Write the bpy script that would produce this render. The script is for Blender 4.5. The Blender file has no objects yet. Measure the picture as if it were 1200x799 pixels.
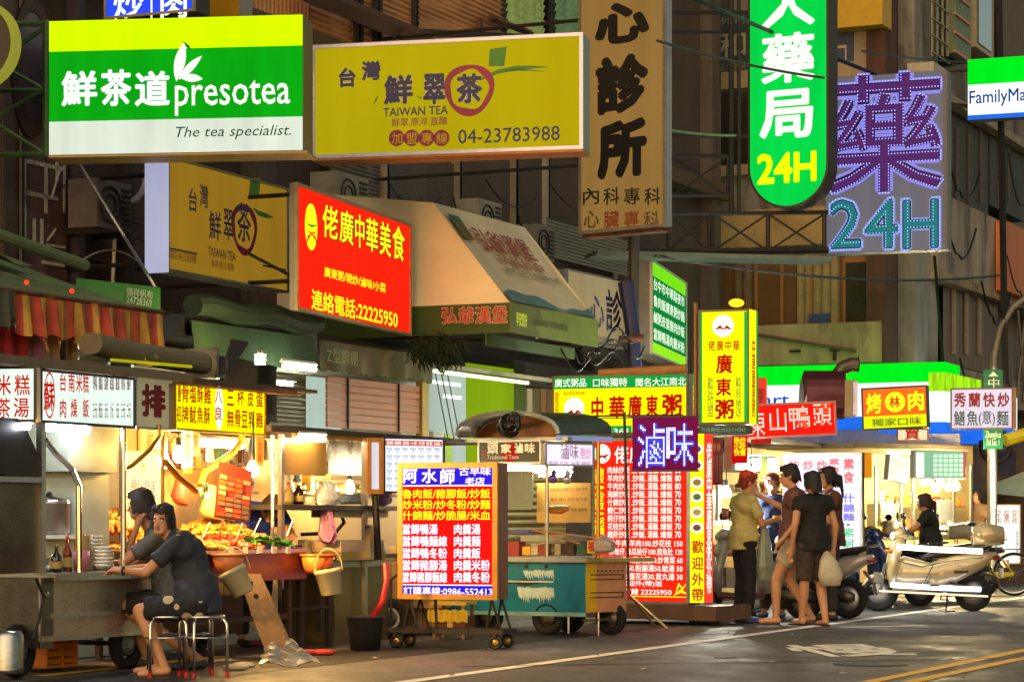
import bpy, math, random
import numpy as np
from mathutils import Vector, Matrix
random.seed(7); R = random.Random(7)
SC = bpy.context.scene; COL = SC.collection
# ---------------- camera ----------------
FP, HZ, CH = 2800.0, 612.0, 1.15          # focal length and horizon in photo pixels, eye height in metres
cd = bpy.data.cameras.new("camera"); cam = bpy.data.objects.new("camera", cd); COL.objects.link(cam)
cam.location = (0, 0, CH); cam.rotation_euler = (math.radians(90), 0, 0)
cd.lens = FP / 1200 * 36; cd.sensor_width = 36; cd.shift_y = (HZ - 399.5) / 1200
cd.clip_end = 600; cd.clip_start = .1
SC.camera = cam
# ---------------- night sky, faint town glow ----------------
w = bpy.data.worlds.new("World"); SC.world = w; w.use_nodes = True
nt = w.node_tree; sky = nt.nodes.new("ShaderNodeTexSky"); sky.sky_type = 'NISHITA'; sky.sun_disc = False
sky.sun_elevation = math.radians(4); sky.sun_rotation = math.radians(200)
nt.links.new(sky.outputs[0], nt.nodes["Background"].inputs[0]); nt.nodes["Background"].inputs[1].default_value = .11
sd = bpy.data.lights.new("sun", 'SUN'); sd.energy = 1.2; sd.angle = math.radians(90); sd.color = (1, .76, .5)
so = bpy.data.objects.new("sun", sd); COL.objects.link(so); so.rotation_euler = (math.radians(66), 0, math.radians(-8))
SC.view_settings.view_transform = 'Standard'; SC.view_settings.look = 'None'
SC.view_settings.exposure = 0.8; SC.view_settings.gamma = 1
cy = SC.cycles; cy.use_denoising = True; cy.max_bounces = 5; cy.diffuse_bounces = 3; cy.glossy_bounces = 3
cy.transmission_bounces = 3; cy.caustics_reflective = False; cy.caustics_refractive = False
cy.sample_clamp_indirect = 4; cy.use_light_tree = True; cy.blur_glossy = 1.0
# ---------------- materials ----------------
def lin(h):
    h = h.lstrip('#'); c = [int(h[i:i+2], 16) / 255 for i in (0, 2, 4)]
    return tuple((x / 12.92 if x <= .04045 else ((x + .055) / 1.055) ** 2.4) for x in c)
MC = {}
def M(h, rough=.6, metal=0, var=.25, sc=6, bump=.0, bsc=40, wear=None, alpha=1, coat=0, stretch=None, trans=0):
    """surface colour with grain, blotches and wear; gives off no light"""
    k = ('m', h, rough, metal, var, sc, bump, bsc, wear, alpha, coat, stretch, trans)
    if k in MC: return MC[k]
    m = bpy.data.materials.new('mat' + h.replace('#', '_')); m.use_nodes = True; n = m.node_tree.nodes; L = m.node_tree.links
    b = n['Principled BSDF']; c = lin(h)
    tc = n.new('ShaderNodeTexCoord'); mp = n.new('ShaderNodeMapping'); L.new(tc.outputs['Object'], mp.inputs[0])
    if stretch: mp.inputs['Scale'].default_value = stretch
    nz = n.new('ShaderNodeTexNoise'); nz.inputs['Scale'].default_value = sc; nz.inputs['Detail'].default_value = 5
    nz.inputs['Roughness'].default_value = .65; L.new(mp.outputs[0], nz.inputs[0])
    rp = n.new('ShaderNodeValToRGB'); L.new(nz.outputs[0], rp.inputs[0])
    e = rp.color_ramp.elements
    e[0].position = .3; e[1].position = .72
    e[0].color = tuple(x * (1 - var) for x in c) + (1,); e[1].color = tuple(min(1, x * (1 + var * .7)) for x in c) + (1,)
    out = rp.outputs[0]
    if wear:
        n2 = n.new('ShaderNodeTexNoise'); n2.inputs['Scale'].default_value = sc * .45; n2.inputs['Detail'].default_value = 9
        n2.inputs['Roughness'].default_value = .75; L.new(mp.outputs[0], n2.inputs[0])
        r2 = n.new('ShaderNodeValToRGB'); L.new(n2.outputs[0], r2.inputs[0]); r2.color_ramp.elements[0].position = .52; r2.color_ramp.elements[1].position = .64
        mx = n.new('ShaderNodeMix'); mx.data_type = 'RGBA'; L.new(r2.outputs[0], mx.inputs[0]); L.new(out, mx.inputs[6])
        mx.inputs[7].default_value = lin(wear) + (1,); out = mx.outputs[2]
    L.new(out, b.inputs['Base Color'])
    rr = n.new('ShaderNodeMapRange'); L.new(nz.outputs[0], rr.inputs[0]); rr.inputs[3].default_value = max(.05, rough - .15); rr.inputs[4].default_value = min(1, rough + .15)
    L.new(rr.outputs[0], b.inputs['Roughness'])
    b.inputs['Metallic'].default_value = metal; b.inputs['Alpha'].default_value = alpha
    b.inputs['Coat Weight'].default_value = coat; b.inputs['Transmission Weight'].default_value = trans
    if bump:
        nb = n.new('ShaderNodeTexNoise'); nb.inputs['Scale'].default_value = bsc; nb.inputs['Detail'].default_value = 4; L.new(mp.outputs[0], nb.inputs[0])
        bp = n.new('ShaderNodeBump'); bp.inputs['Strength'].default_value = bump; bp.inputs['Distance'].default_value = .02
        L.new(nb.outputs[0], bp.inputs['Height']); L.new(bp.outputs[0], b.inputs['Normal'])
    MC[k] = m; return m
def E(h, s=1.0, base=.4, var=.08, sc=2.5, rough=.35):
    s = s*5.0 if s >= 5 else s*.64
    base *= .3
    """something that glows: lamps, tubes, backlit sign sheets, and unlit parts given a glow"""
    k = ('e', h, s, base, var, sc)
    if k in MC: return MC[k]
    m = bpy.data.materials.new('glow' + h.replace('#', '_')); m.use_nodes = True; n = m.node_tree.nodes; L = m.node_tree.links
    b = n['Principled BSDF']; c = lin(h)
    b.inputs['Base Color'].default_value = tuple(x * base for x in c) + (1,); b.inputs['Roughness'].default_value = rough
    b.inputs['Specular IOR Level'].default_value = 0; b.inputs['Emission Color'].default_value = c + (1,); b.inputs['Emission Strength'].default_value = s
    if var:
        tc = n.new('ShaderNodeTexCoord'); nz = n.new('ShaderNodeTexNoise'); nz.inputs['Scale'].default_value = sc; mp = n.new('ShaderNodeMapping'); mp.inputs['Scale'].default_value = (1.6, 1, .35); L.new(tc.outputs['Object'], mp.inputs[0]); L.new(mp.outputs[0], nz.inputs[0])
        mr = n.new('ShaderNodeMapRange'); L.new(nz.outputs[0], mr.inputs[0]); mr.inputs[1].default_value = .3; mr.inputs[2].default_value = .7
        mr.inputs[3].default_value = s * (1 - var); mr.inputs[4].default_value = s * (1 + var); L.new(mr.outputs[0], b.inputs['Emission Strength'])
    MC[k] = m; return m
# ---------------- geometry: every maker returns (verts, faces) ----------------
def join(*gs):
    V, Fc = [], []
    for g in gs:
        o = len(V); V += list(g[0]); Fc += [tuple(i + o for i in f) for f in g[1]]
    return V, Fc
def box(x0, x1, y0, y1, z0, z1):
    if x0 > x1: x0, x1 = x1, x0
    if y0 > y1: y0, y1 = y1, y0
    if z0 > z1: z0, z1 = z1, z0
    return [(x0,y0,z0),(x1,y0,z0),(x1,y1,z0),(x0,y1,z0),(x0,y0,z1),(x1,y0,z1),(x1,y1,z1),(x0,y1,z1)], [(0,3,2,1),(4,5,6,7),(0,1,5,4),(1,2,6,5),(2,3,7,6),(3,0,4,7)]
def basis(d):
    d = Vector(d).normalized(); a = Vector((0,0,1)) if abs(d.z) < .9 else Vector((1,0,0))
    u = d.cross(a).normalized(); return d, u, u.cross(d).normalized()
def tube(pts, r, n=8, caps=True, r1=None):
    pts = [Vector(p) for p in pts]; V, Fc = [], []; m = len(pts)
    for i, p in enumerate(pts):
        d = (pts[min(i+1, m-1)] - pts[max(i-1, 0)]); _, u, v = basis(d)
        if i and u.dot(pu) < 0: pass
        if i:
            u = (pu - d.normalized() * pu.dot(d.normalized())).normalized(); v = d.normalized().cross(u) * -1
        pu = u; rr = r if r1 is None else r + (r1 - r) * i / (m - 1)
        for k in range(n):
            a = 2 * math.pi * k / n; V.append(tuple(p + u * math.cos(a) * rr + v * math.sin(a) * rr))
    for i in range(m - 1):
        for k in range(n):
            a, b = i*n + k, i*n + (k+1) % n; Fc.append((a, b, b + n, a + n))
    if caps: Fc.append(tuple(range(n))[::-1]); Fc.append(tuple(range((m-1)*n, m*n)))
    return V, Fc
def cyl(cx, cy_, z0, z1, r, r1=None, n=16): return tube([(cx,cy_,z0),(cx,cy_,z1)], r, n, True, r if r1 is None else r1)
def lathe(prof, c=(0,0,0), n=16, axis='z'):
    V, Fc = [], []
    for (r, h) in prof:
        for k in range(n):
            a = 2 * math.pi * k / n; x, y = r * math.cos(a), r * math.sin(a)
            V.append((c[0]+x, c[1]+y, c[2]+h) if axis == 'z' else (c[0]+x, c[1]+h, c[2]+y))
    for i in range(len(prof) - 1):
        for k in range(n):
            a, b = i*n + k, i*n + (k+1) % n; Fc.append((a, b, b+n, a+n))
    Fc.append(tuple(range(n))[::-1]); Fc.append(tuple(range((len(prof)-1)*n, len(prof)*n))); return V, Fc
def ell(c, r, n=12, m=8):
    if not hasattr(r, '__len__'): r = (r, r, r)
    V, Fc = [], []
    for j in range(1, m):
        t = math.pi * j / m
        for k in range(n):
            a = 2*math.pi*k/n; V.append((c[0]+r[0]*math.sin(t)*math.cos(a), c[1]+r[1]*math.sin(t)*math.sin(a), c[2]+r[2]*math.cos(t)))
    for j in range(m-2):
        for k in range(n): a, b = j*n+k, j*n+(k+1)%n; Fc.append((a, a+n, b+n, b))
    T0 = len(V); V += [(c[0],c[1],c[2]+r[2]), (c[0],c[1],c[2]-r[2])]
    for k in range(n): Fc.append((T0, k, (k+1)%n)); Fc.append((T0+1, (m-2)*n+(k+1)%n, (m-2)*n+k))
    return V, Fc
def prism(poly, y0, y1):
    """outline in local x,z pushed from y0 to y1"""
    n = len(poly); V = [(x, y0, z) for x, z in poly] + [(x, y1, z) for x, z in poly]
    return V, [tuple(range(n)), tuple(range(n, 2*n))[::-1]] + [(i, i+n, (i+1)%n+n, (i+1)%n) for i in range(n)]
def disc(cx, cz, r, y, th=.004, n=28, rz=None): return prism([(cx + r*math.cos(2*math.pi*k/n), cz + (rz or r)*math.sin(2*math.pi*k/n)) for k in range(n)], y, y + th)
def ring(cx, cz, r0, r1, y0, y1, n=28, wob=0):
    V, Fc = [], []
    for k in range(n):
        a = 2*math.pi*k/n; w_ = 1 + wob*math.sin(a*5+1); ro = r1*(1+wob*math.sin(a*3))
        for (r, y) in ((r0*w_, y0), (ro, y0), (ro, y1), (r0*w_, y1)): V.append((cx+r*math.cos(a), y, cz+r*math.sin(a)))
    for k in range(n):
        a, b = 4*k, 4*((k+1)%n)
        for i in range(4): j = (i+1)%4; Fc.append((a+i, a+j, b+j, b+i))
    return V, Fc
def torus(c, R_, r, axis='y', n=24, m=8, sq=1):
    V, Fc = [], []
    for i in range(n):
        a = 2*math.pi*i/n
        for j in range(m):
            b = 2*math.pi*j/m; rr = R_ + r*math.cos(b); h = r*math.sin(b)*sq
            p = (rr*math.cos(a), h, rr*math.sin(a)) if axis == 'y' else (rr*math.cos(a), rr*math.sin(a), h) if axis == 'z' else (h, rr*math.cos(a), rr*math.sin(a))
            V.append((c[0]+p[0], c[1]+p[1], c[2]+p[2]))
    for i in range(n):
        for j in range(m): Fc.append((i*m+j, i*m+(j+1)%m, ((i+1)%n)*m+(j+1)%m, ((i+1)%n)*m+j))
    return V, Fc
def sheet(A, B, C, D, nu=8, nv=4, f=None, th=.012):
    """cloth or sheet metal between four corners (A-B top, D-C bottom); f(u,v) moves it"""
    A, B, C, D = map(Vector, (A, B, C, D)); nn = (B-A).cross(D-A).normalized(); V = []
    for s in (0, 1):
        for j in range(nv+1):
            for i in range(nu+1):
                u, v = i/nu, j/nv; p = (A*(1-u)+B*u)*(1-v) + (D*(1-u)+C*u)*v
                if f: p = p + Vector(f(u, v))
                V.append(tuple(p + nn*th*s))
    N = (nu+1)*(nv+1); Fc = []; q = lambda i, j, s: s*N + j*(nu+1) + i
    for j in range(nv):
        for i in range(nu):
            Fc.append((q(i,j,0), q(i+1,j,0), q(i+1,j+1,0), q(i,j+1,0))); Fc.append((q(i,j,1), q(i,j+1,1), q(i+1,j+1,1), q(i+1,j,1)))
    for i in range(nu): Fc.append((q(i,0,0), q(i,0,1), q(i+1,0,1), q(i+1,0,0))); Fc.append((q(i,nv,0), q(i+1,nv,0), q(i+1,nv,1), q(i,nv,1)))
    for j in range(nv): Fc.append((q(0,j,0), q(0,j+1,0), q(0,j+1,1), q(0,j,1))); Fc.append((q(nu,j,0), q(nu,j,1), q(nu,j+1,1), q(nu,j+1,0)))
    return V, Fc
def corr(x0, x1, y, z0, z1, pitch=.09, amp=.018, vert=True):
    """ridged sheet standing in the x,z plane"""
    V, Fc = [], []; L = (x1-x0) if vert else (z1-z0); n = max(2, int(L / pitch)) * 4
    n = min(n, 900)
    for i in range(n+1):
        t = i/n; h = y - amp*(.5+.5*max(-1, min(1, 1.6*math.sin(2*math.pi*i/4.0+.8))))
        if vert: V += [(x0+L*t, h, z0), (x0+L*t, h, z1)]
        else: V += [(x0, h, z0+L*t), (x1, h, z0+L*t)]
    for i in range(n): Fc.append((2*i, 2*i+2, 2*i+3, 2*i+1) if vert else (2*i, 2*i+1, 2*i+3, 2*i+2))
    return V, Fc
def loft(secs, n=14, p=2.4):
    """secs: (centre, side half-vector, up half-vector); rounded-square rings joined end to end"""
    V, Fc = [], []
    for c, a, b in secs:
        c, a, b = Vector(c), Vector(a), Vector(b)
        for k in range(n):
            t = 2*math.pi*k/n; cs, sn = math.cos(t), math.sin(t)
            cs = math.copysign(abs(cs)**(2/p), cs); sn = math.copysign(abs(sn)**(2/p), sn); V.append(tuple(c + a*cs + b*sn))
    for i in range(len(secs)-1):
        for k in range(n): a, b = i*n+k, i*n+(k+1)%n; Fc.append((a, b, b+n, a+n))
    Fc.append(tuple(range(n))[::-1]); Fc.append(tuple(range((len(secs)-1)*n, len(secs)*n))); return V, Fc
def jit(g, a): return [(x+R.gauss(0, a), y+R.gauss(0, a), z+R.gauss(0, a)) for x, y, z in g[0]], g[1]
def xf(g, mat): return [tuple(mat @ Vector(v)) for v in g[0]], g[1]
TX = {}
def glyphs(s, bold=0, it=0, ls=1.0, raw=False):
    """lettering outline 0..1; weight comes from a few shifted layers"""
    k = (s, bold, it, ls, raw)
    if k not in TX:
        c = bpy.data.curves.new('t', 'FONT'); c.body = s; c.size = 1; c.offset = 0; c.resolution_u = 2; c.shear = it
        c.align_x = 'CENTER'; c.space_line = ls * (.82 if '\n' in s else 1)
        o = bpy.data.objects.new('t', c); COL.objects.link(o)
        dg = bpy.context.evaluated_depsgraph_get(); me = bpy.data.meshes.new_from_object(o.evaluated_get(dg))
        V = np.array([v.co[:2] for v in me.vertices]); Fc = [tuple(p.vertices) for p in me.polygons]
        bpy.data.objects.remove(o); bpy.data.curves.remove(c); bpy.data.meshes.remove(me)
        e = bold; lay = np.zeros(len(V))
        if e > .003 and not raw:
            nn = 4 if e < .025 or len(s) > 6 else 8; V0, F0 = V, Fc; N = len(V); Vs, Fs, Ls = [V0], list(F0), [np.zeros(N)]
            for i in range(nn):
                a = 2*math.pi*(i+.5)/nn; Vs.append(V0 + [math.cos(a)*e, math.sin(a)*e]); Fs += [tuple(q+N*(i+1) for q in f) for f in F0]; Ls.append(np.full(N, i+1.))
            V, Fc, lay = np.concatenate(Vs), Fs, np.concatenate(Ls)
        lo, hi = V.min(0), V.max(0); TX[k] = ((V - lo) / (hi - lo), Fc, lay)
    return TX[k]
def text(s, x0, x1, z0, z1, y=-.006, bold=0, it=0, ls=1.0, th=0):
    bold *= .8 if len(s) == 1 else .62
    V, Fc, ly = glyphs(s, bold, it, ls); return [(x0 + (x1-x0)*a, y - .00025*l, z0 + (z1-z0)*b) for (a, b), l in zip(V, ly)], Fc
def led_fill(s, x0, x1, z0, z1, step, bold=0):
    """points on a grid that fall inside the lettering"""
    V, Fc, _ = glyphs(s, bold, raw=True); V = V * [x1-x0, z1-z0]; T3 = []
    for f in Fc:
        for i in range(1, len(f)-1): T3.append((V[f[0]], V[f[i]], V[f[i+1]]))
    T3 = np.array(T3); gx, gz = np.meshgrid(np.arange(0, x1-x0, step), np.arange(0, z1-z0, step)); P_ = np.stack([gx.ravel(), gz.ravel()], 1)
    a, b, c = T3[:,0], T3[:,1], T3[:,2]
    def cr(o, d): return (d[:,0]-o[:,0])[None]*(P_[:,None,1]-o[None,:,1]) - (d[:,1]-o[:,1])[None]*(P_[:,None,0]-o[None,:,0])
    s1, s2, s3 = cr(a,b), cr(b,c), cr(c,a); ins = (((s1>=0)&(s2>=0)&(s3>=0)) | ((s1<=0)&(s2<=0)&(s3<=0))).any(1)
    return [(x0+p[0], z0+p[1]) for p in P_[ins]]
def led_edge(s, x0, x1, z0, z1, step, bold=0):
    V, Fc, _ = glyphs(s, bold, raw=True); V = V * [x1-x0, z1-z0]; cnt = {}
    for f in Fc:
        for i in range(len(f)): e = tuple(sorted((f[i], f[(i+1)%len(f)]))); cnt[e] = cnt.get(e, 0) + 1
    out = []
    for (a, b), c in cnt.items():
        if c == 1:
            d = V[b]-V[a]; L_ = math.hypot(*d); n = max(1, round(L_/step))
            for i in range(n): out.append((x0+V[a][0]+d[0]*i/n, z0+V[a][1]+d[1]*i/n))
    return out
def dots(pts, r, y=-.02, dh=.015):
    V, Fc = [], []
    for x, z in pts:
        o = len(V)
        for k in range(6): a = math.pi*k/3; V.append((x+r*math.cos(a), y, z+r*math.sin(a)))
        V.append((x, y-dh, z))
        for k in range(6): Fc.append((o+k, o+(k+1)%6, o+6))
    return V, Fc
# ---------------- objects ----------------
TOP = []
class Fr:
    """an upright plane in the street; x runs along it, y goes into it, z up"""
    def __init__(s, A, B):
        s.O = Vector((A[0], A[1], 0)); s.u = (Vector((B[0], B[1], 0)) - s.O).normalized(); s.y = Vector((-s.u.y, s.u.x, 0))
        s.M = Matrix(((s.u.x, s.y.x, 0, s.O.x), (s.u.y, s.y.y, 0, s.O.y), (0, 0, 1, 0), (0, 0, 0, 1)))
    def at(s, px, py, y=0):
        d = Vector(((px-600)/FP, 1, (HZ-py)/FP)); C = Vector((0, 0, CH)); t = ((s.O + s.y*y) - C).dot(s.y) / d.dot(s.y)
        p = C + d*t; return (p - s.O).dot(s.u), p.z
    def bx(s, px0, py0, px1, py1, y0=0, y1=.02):
        x0, z1 = s.at(px0, py0, y0); _, z0 = s.at(px0, py1, y0); x1, _ = s.at(px1, py0, y0); return box(x0, x1, y0, y1, z0, z1)
    def tx(s, t, px0, py0, px1, py1, y=-.006, **k):
        x0, z1 = s.at(px0, py0, y); _, z0 = s.at(px0, py1, y); x1, _ = s.at(px1, py0, y); return text(t, x0, x1, z0, z1, y, **k)
    def w(s, x, y, z): return s.O + s.u*x + s.y*y + Vector((0, 0, z))
def P(px, py, Y): return Vector(((px-600)*Y/FP, Y, CH + (HZ-py)*Y/FP))
def G(px, py):
    Y = CH*FP/(py-HZ); return Vector(((px-600)*Y/FP, Y, 0))
def FX(xl, Y1, xr, Y2): return Fr(P(xl, HZ, Y1), P(xr, HZ, Y2))
SD = Vector((.42, .9075, 0)).normalized(); SN = Vector((-SD.y, SD.x, 0)); L0 = Vector((-3.47, 17.6, 0))
def S(off, t=0):
    a = L0 + SN*off + SD*t; return Fr(a, a + SD)
def PF(off, t):            # across the street, facing the camera; x = 0 at the road end, negative inward
    a = L0 + SN*off + SD*t; return Fr(a, a - SN)
WF = Fr((0, 0), (1, 0))
def mesh(name, g, m, smooth=False):
    me = bpy.data.meshes.new(name); me.from_pydata([tuple(v) for v in g[0]], [], g[1])
    for mm in (m if isinstance(m, (list, tuple)) else [m]): me.materials.append(mm)
    if smooth: me.polygons.foreach_set('use_smooth', [True]*len(me.polygons))
    return me
def T(name, label, cat, fr=WF, group=None):
    o = bpy.data.objects.new(name, None); COL.objects.link(o); o.empty_display_size = .2; o.matrix_world = fr.M
    o['label'] = label; o['category'] = cat
    if group: o['group'] = group
    TOP.append(o); return o
def pt(par, name, g, m, smooth=False, label=None, kind=None):
    o = bpy.data.objects.new(name, g if isinstance(g, bpy.types.Mesh) else mesh(name, g, m, smooth)); COL.objects.link(o); o.parent = par
    if label: o['label'] = label
    if kind: o['kind'] = kind
    return o
def solo(name, label, cat, g, m, fr=WF, group=None, smooth=False, kind=None):
    o = bpy.data.objects.new(name, g if isinstance(g, bpy.types.Mesh) else mesh(name, g, m, smooth)); COL.objects.link(o); o.matrix_world = fr.M
    if kind: o['kind'] = kind
    o['label'] = label
    if cat: o['category'] = cat
    if group: o['group'] = group
    TOP.append(o); return o
def struct(name, g, m, fr=WF, smooth=False):
    o = bpy.data.objects.new(name, mesh(name, g, m, smooth)); COL.objects.link(o); o.matrix_world = fr.M; o['kind'] = 'structure'; return o
def copy_tree(o, par=None):
    c = o.copy(); COL.objects.link(c)
    if par: c.parent = par
    for ch in list(o.children): copy_tree(ch, c)
    if not par: TOP.append(c)
    return c
def settle():
    """put each thing's origin at its own base"""
    for o in TOP:
        if o.get('kept'): continue
        pts = []
        def walk(q, mt):
            if q.type == 'MESH': pts.extend(mt @ Vector(c) for c in q.bound_box)
            for ch in q.children: walk(ch, mt @ ch.matrix_local)
        walk(o, Matrix())
        if not pts: continue
        lo = [min(p[i] for p in pts) for i in range(3)]; hi = [max(p[i] for p in pts) for i in range(3)]
        b = Vector(((lo[0]+hi[0])/2, (lo[1]+hi[1])/2, lo[2]))
        if o.type == 'MESH': o.data.transform(Matrix.Translation(-b))
        for ch in o.children: ch.location = ch.location - b
        o.matrix_world = o.matrix_world @ Matrix.Translation(b)
def sign(name, label, xl, yt, yb, xr, Y1, Y2, th, face, side, frame=None, fw=.03, group=None, cat='sign', sub='sign_face'):
    fr = FX(xl, Y1, xr, Y2); t = T(name, label, cat, fr, group)
    x0, z1 = fr.at(xl, yt); z0 = fr.at(xl, yb)[1]; x1 = fr.at(xr, yt)[0]
    pt(t, 'sign_case', box(x0, x1, .006, th, z0, z1), side); pt(t, sub, box(x0+.004, x1-.004, 0, .006, z0+.004, z1-.004), face)
    if frame: pt(t, 'sign_frame', join(box(x0-.004, x1+.004, -.02, .02, z1-fw, z1+.004), box(x0-.004, x1+.004, -.02, .02, z0-.004, z0+fw), box(x0-.004, x0+fw, -.018, .02, z0+fw, z1-fw), box(x1-fw, x1+.004, -.018, .02, z0+fw, z1-fw)), frame)
    t['ext'] = (x0, x1, z0, z1); return t, fr
def L_(t, fr, s, px0, py0, px1, py1, m, y=-.006, name='lettering', **k): return pt(t, name, fr.tx(s, px0, py0, px1, py1, y, **k), m)
STEEL = M('#b9b7b0', .32, 1, .12, 5, .15, 30, stretch=(1, 1, 6)); DSTEEL = M('#5c5852', .4, .9, .3, 5, .1); CHROME = M('#d8d6d0', .15, 1, .08)
IRON = M('#2a2724', .6, .4, .4, 8, .2, wear='#3c2a1c'); BLACK = M('#0d0d0e', .5, 0, .3); RUBBER = M('#101010', .85, 0, .2, 20, .3, 60)
WOOD = M('#7a4a22', .6, 0, .35, 4, .2, stretch=(1, 1, 8)); ALU = M('#a8aab0', .4, .8, .12); RUST = M('#6a4630', .7, .3, .4, 6, .3, wear='#3a2414')
GOLD = M('#b58a35', .35, .8, .2); WHITE = M('#d8d6cc', .5, 0, .12); CARD = M('#a07a4c', .8, 0, .15, 3); CREAM = M('#cbb98a', .6, 0, .2)
CONC = M('#8a7f6c', .85, 0, .35, 1.6, .3, 30, wear='#4c4238'); BROWN = M('#4a3026', .7, 0, .35, 2, .2)
# ======================= ground =======================
def ground():
    m = bpy.data.materials.new('asphalt'); m.use_nodes = True; n = m.node_tree.nodes; L = m.node_tree.links; b = n['Principled BSDF']
    tc = n.new('ShaderNodeTexCoord')
    def noise(sc, det, sx=1, sy=1, ro=.6):
        mp = n.new('ShaderNodeMapping'); mp.inputs['Scale'].default_value = (sx, sy, 1); mp.inputs['Rotation'].default_value = (0, 0, math.radians(24.8)); L.new(tc.outputs['Object'], mp.inputs[0])
        z = n.new('ShaderNodeTexNoise'); z.inputs['Scale'].default_value = sc; z.inputs['Detail'].default_value = det; z.inputs['Roughness'].default_value = ro; L.new(mp.outputs[0], z.inputs[0]); return z.outputs[0]
    def ramp(src, a, ca, c_, cc):
        r = n.new('ShaderNodeValToRGB'); L.new(src, r.inputs[0]); e = r.color_ramp.elements; e[0].position = a; e[1].position = c_; e[0].color = ca; e[1].color = cc; return r.outputs[0]
    g = lambda v, t=1.0: (v, v*.95*t, v*.88*t, 1)
    base = ramp(noise(.5, 8, 1, .25), .3, g(.10), .7, g(.15)); fine = ramp(noise(45, 6), .35, g(.35), .65, g(1.1))
    mx = n.new('ShaderNodeMix'); mx.data_type = 'RGBA'; mx.blend_type = 'MULTIPLY'; mx.inputs[0].default_value = .7; L.new(base, mx.inputs[6]); L.new(fine, mx.inputs[7])
    st = ramp(noise(1.6, 9, 1, .5, .75), .55, (0,0,0,1), .63, (.75,.75,.75,1)); m2 = n.new('ShaderNodeMix'); m2.data_type = 'RGBA'; L.new(st, m2.inputs[0]); L.new(mx.outputs[2], m2.inputs[6]); m2.inputs[7].default_value = g(.035)
    L.new(m2.outputs[2], b.inputs['Base Color'])
    rr = ramp(noise(2.2, 5, 1, .5), .35, (.5,)*3+(1,), .65, (.8,)*3+(1,)); L.new(rr, b.inputs['Roughness'])
    bp = n.new('ShaderNodeBump'); bp.inputs['Strength'].default_value = .55; bp.inputs['Distance'].default_value = .008; L.new(noise(90, 3), bp.inputs['Height']); L.new(bp.outputs[0], b.inputs['Normal'])
    return m
ASPH = ground()
struct('road', ([(-150,-60,0),(200,-60,0),(200,300,0),(-150,300,0)], [(0,1,2,3)]), ASPH)
PAVE = M('#5b5248', .75, 0, .4, 1.5, .3, 50, wear='#2c2620')
sp = S(1.2)
struct('pavement', box(-9, 70, 0, 2.9, -.02, .012), PAVE, sp)
struct('asphalt_patch', box(-3, 12, 0, 1.0, .003, .004), M('#26221f', .7, 0, .4, 3, .3, 60), S(-1.1))
WL = M('#f2eddc', .7, 0, .1, 9, .2, 60); YL = M('#f0b82c', .7, 0, .15, 9, .2, 60)
def stripe(name, a, b, wd, m, z=.004):
    a, b = G(*a), G(*b); fr = Fr(a, b); ln = (b-a).length
    struct(name, box(-14, ln+45, -wd/2, wd/2, z, z+.001), m, fr)
stripe('edge_line', (483, 798), (1200, 700), .14, WL)
stripe('centre_line', (1014, 800), (1200, 762), .12, YL); stripe('centre_line', (1062, 800), (1200, 771), .12, YL)
# the lane word painted on the road, read by drivers coming this way
a, b = G(900, 764), G(1040, 764); rf = Fr(a, G(1040, 761)); z5 = text('慢', 0, (b-a).length*.97, 0, 1.9, 0, .03)
struct('road_marking', ([(x+.55*(z/1.9), z - .9, .005-y*.2) for x, y, z in z5[0]], z5[1]), WL, rf)
a, b = G(48, 792), G(262, 769); struct('kerb_line', box(0, (b-a).length, -.06, .06, .0045, .0055), YL, Fr(a, b)); a, b = G(540, 781), G(1200, 771); struct('road_seam', box(0, (b-a).length, -.025, .025, .0062, .007), M('#15120f', .6, 0, .4, 5), Fr(a, b))
a, b = G(985, 735), G(1085, 733); struct('road_marking', box(0, (b-a).length, -.05, .05, .004, .005), WL, Fr(a, b))
for q in ((1020, 778, 9), (850, 770, 4)):
    p = G(q[0], q[1]); solo('manhole_cover' if q[2] == 9 else 'valve_cover', 'dark round iron cover in the road beside the white lane word' if q[2] == 9 else 'small round iron cover in the road left of the lane word', 'manhole', lathe([(.3 if q[2]==9 else .1, .001), (.3 if q[2]==9 else .1, .007), (.01, .008)], (p.x, p.y, 0), 24), IRON)
# ======================= building A : the long dark building behind the stalls =======================
AO = 4.0; SA = S(AO)
TA = T('shop_building', 'long dark four storey building behind the food stalls, clad in sheets and boards', 'building', SA)
DW = M('#4b3d33', .85, 0, .4, .8, .3, 20, wear='#2e2620')
pt(TA, 'wall', join(box(-9, 26, .25, 9, 3.3, 15), box(-9, 26, 3.6, 9, 0, 3.3)), DW)
pt(TA, 'floor_slab', box(-9, 26, -.35, .3, 3.15, 3.45), M('#3a322a', .8, 0, .3, 1, .2))
pt(TA, 'floor_slab', box(-9, 26, -.1, .3, 6.9, 7.15), M('#54432f', .8, 0, .3, 1, .2))
for i, x in enumerate((-6, -.5, 4.9, 9.8, 14.9, 20, 25.4)): pt(TA, 'pillar', box(x, x+.45, .02, .5, 0, 15), M('#564c44', .85, 0, .5, 2.2, .3, wear='#241e1a', stretch=(1, 1, .25)))
BW = M('#6d4434', .7, 0, .35, 1.2, .2, wear='#41291f', stretch=(1, 1, .3))
for i in range(5):
    a_, b_ = -20+i*25, 4+i*25
    if i < 4: pt(TA, 'board', SA.bx(a_, 60, b_, 345, .03, .12), M('#5d4038', .65, 0, .35, 1.0, .15, wear='#3b2822', stretch=(3, 1, .4)))
pt(TA, 'downpipe', tube([SA.at(22, 0)[0:1] and (SA.at(22, 0)[0], -.03, 9.5), (SA.at(22, 0)[0], -.03, 3.4)], .035), BLACK)
pm = M('#b9b3a4', .8, 0, .2, 20, wear='#6a5848')
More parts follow.
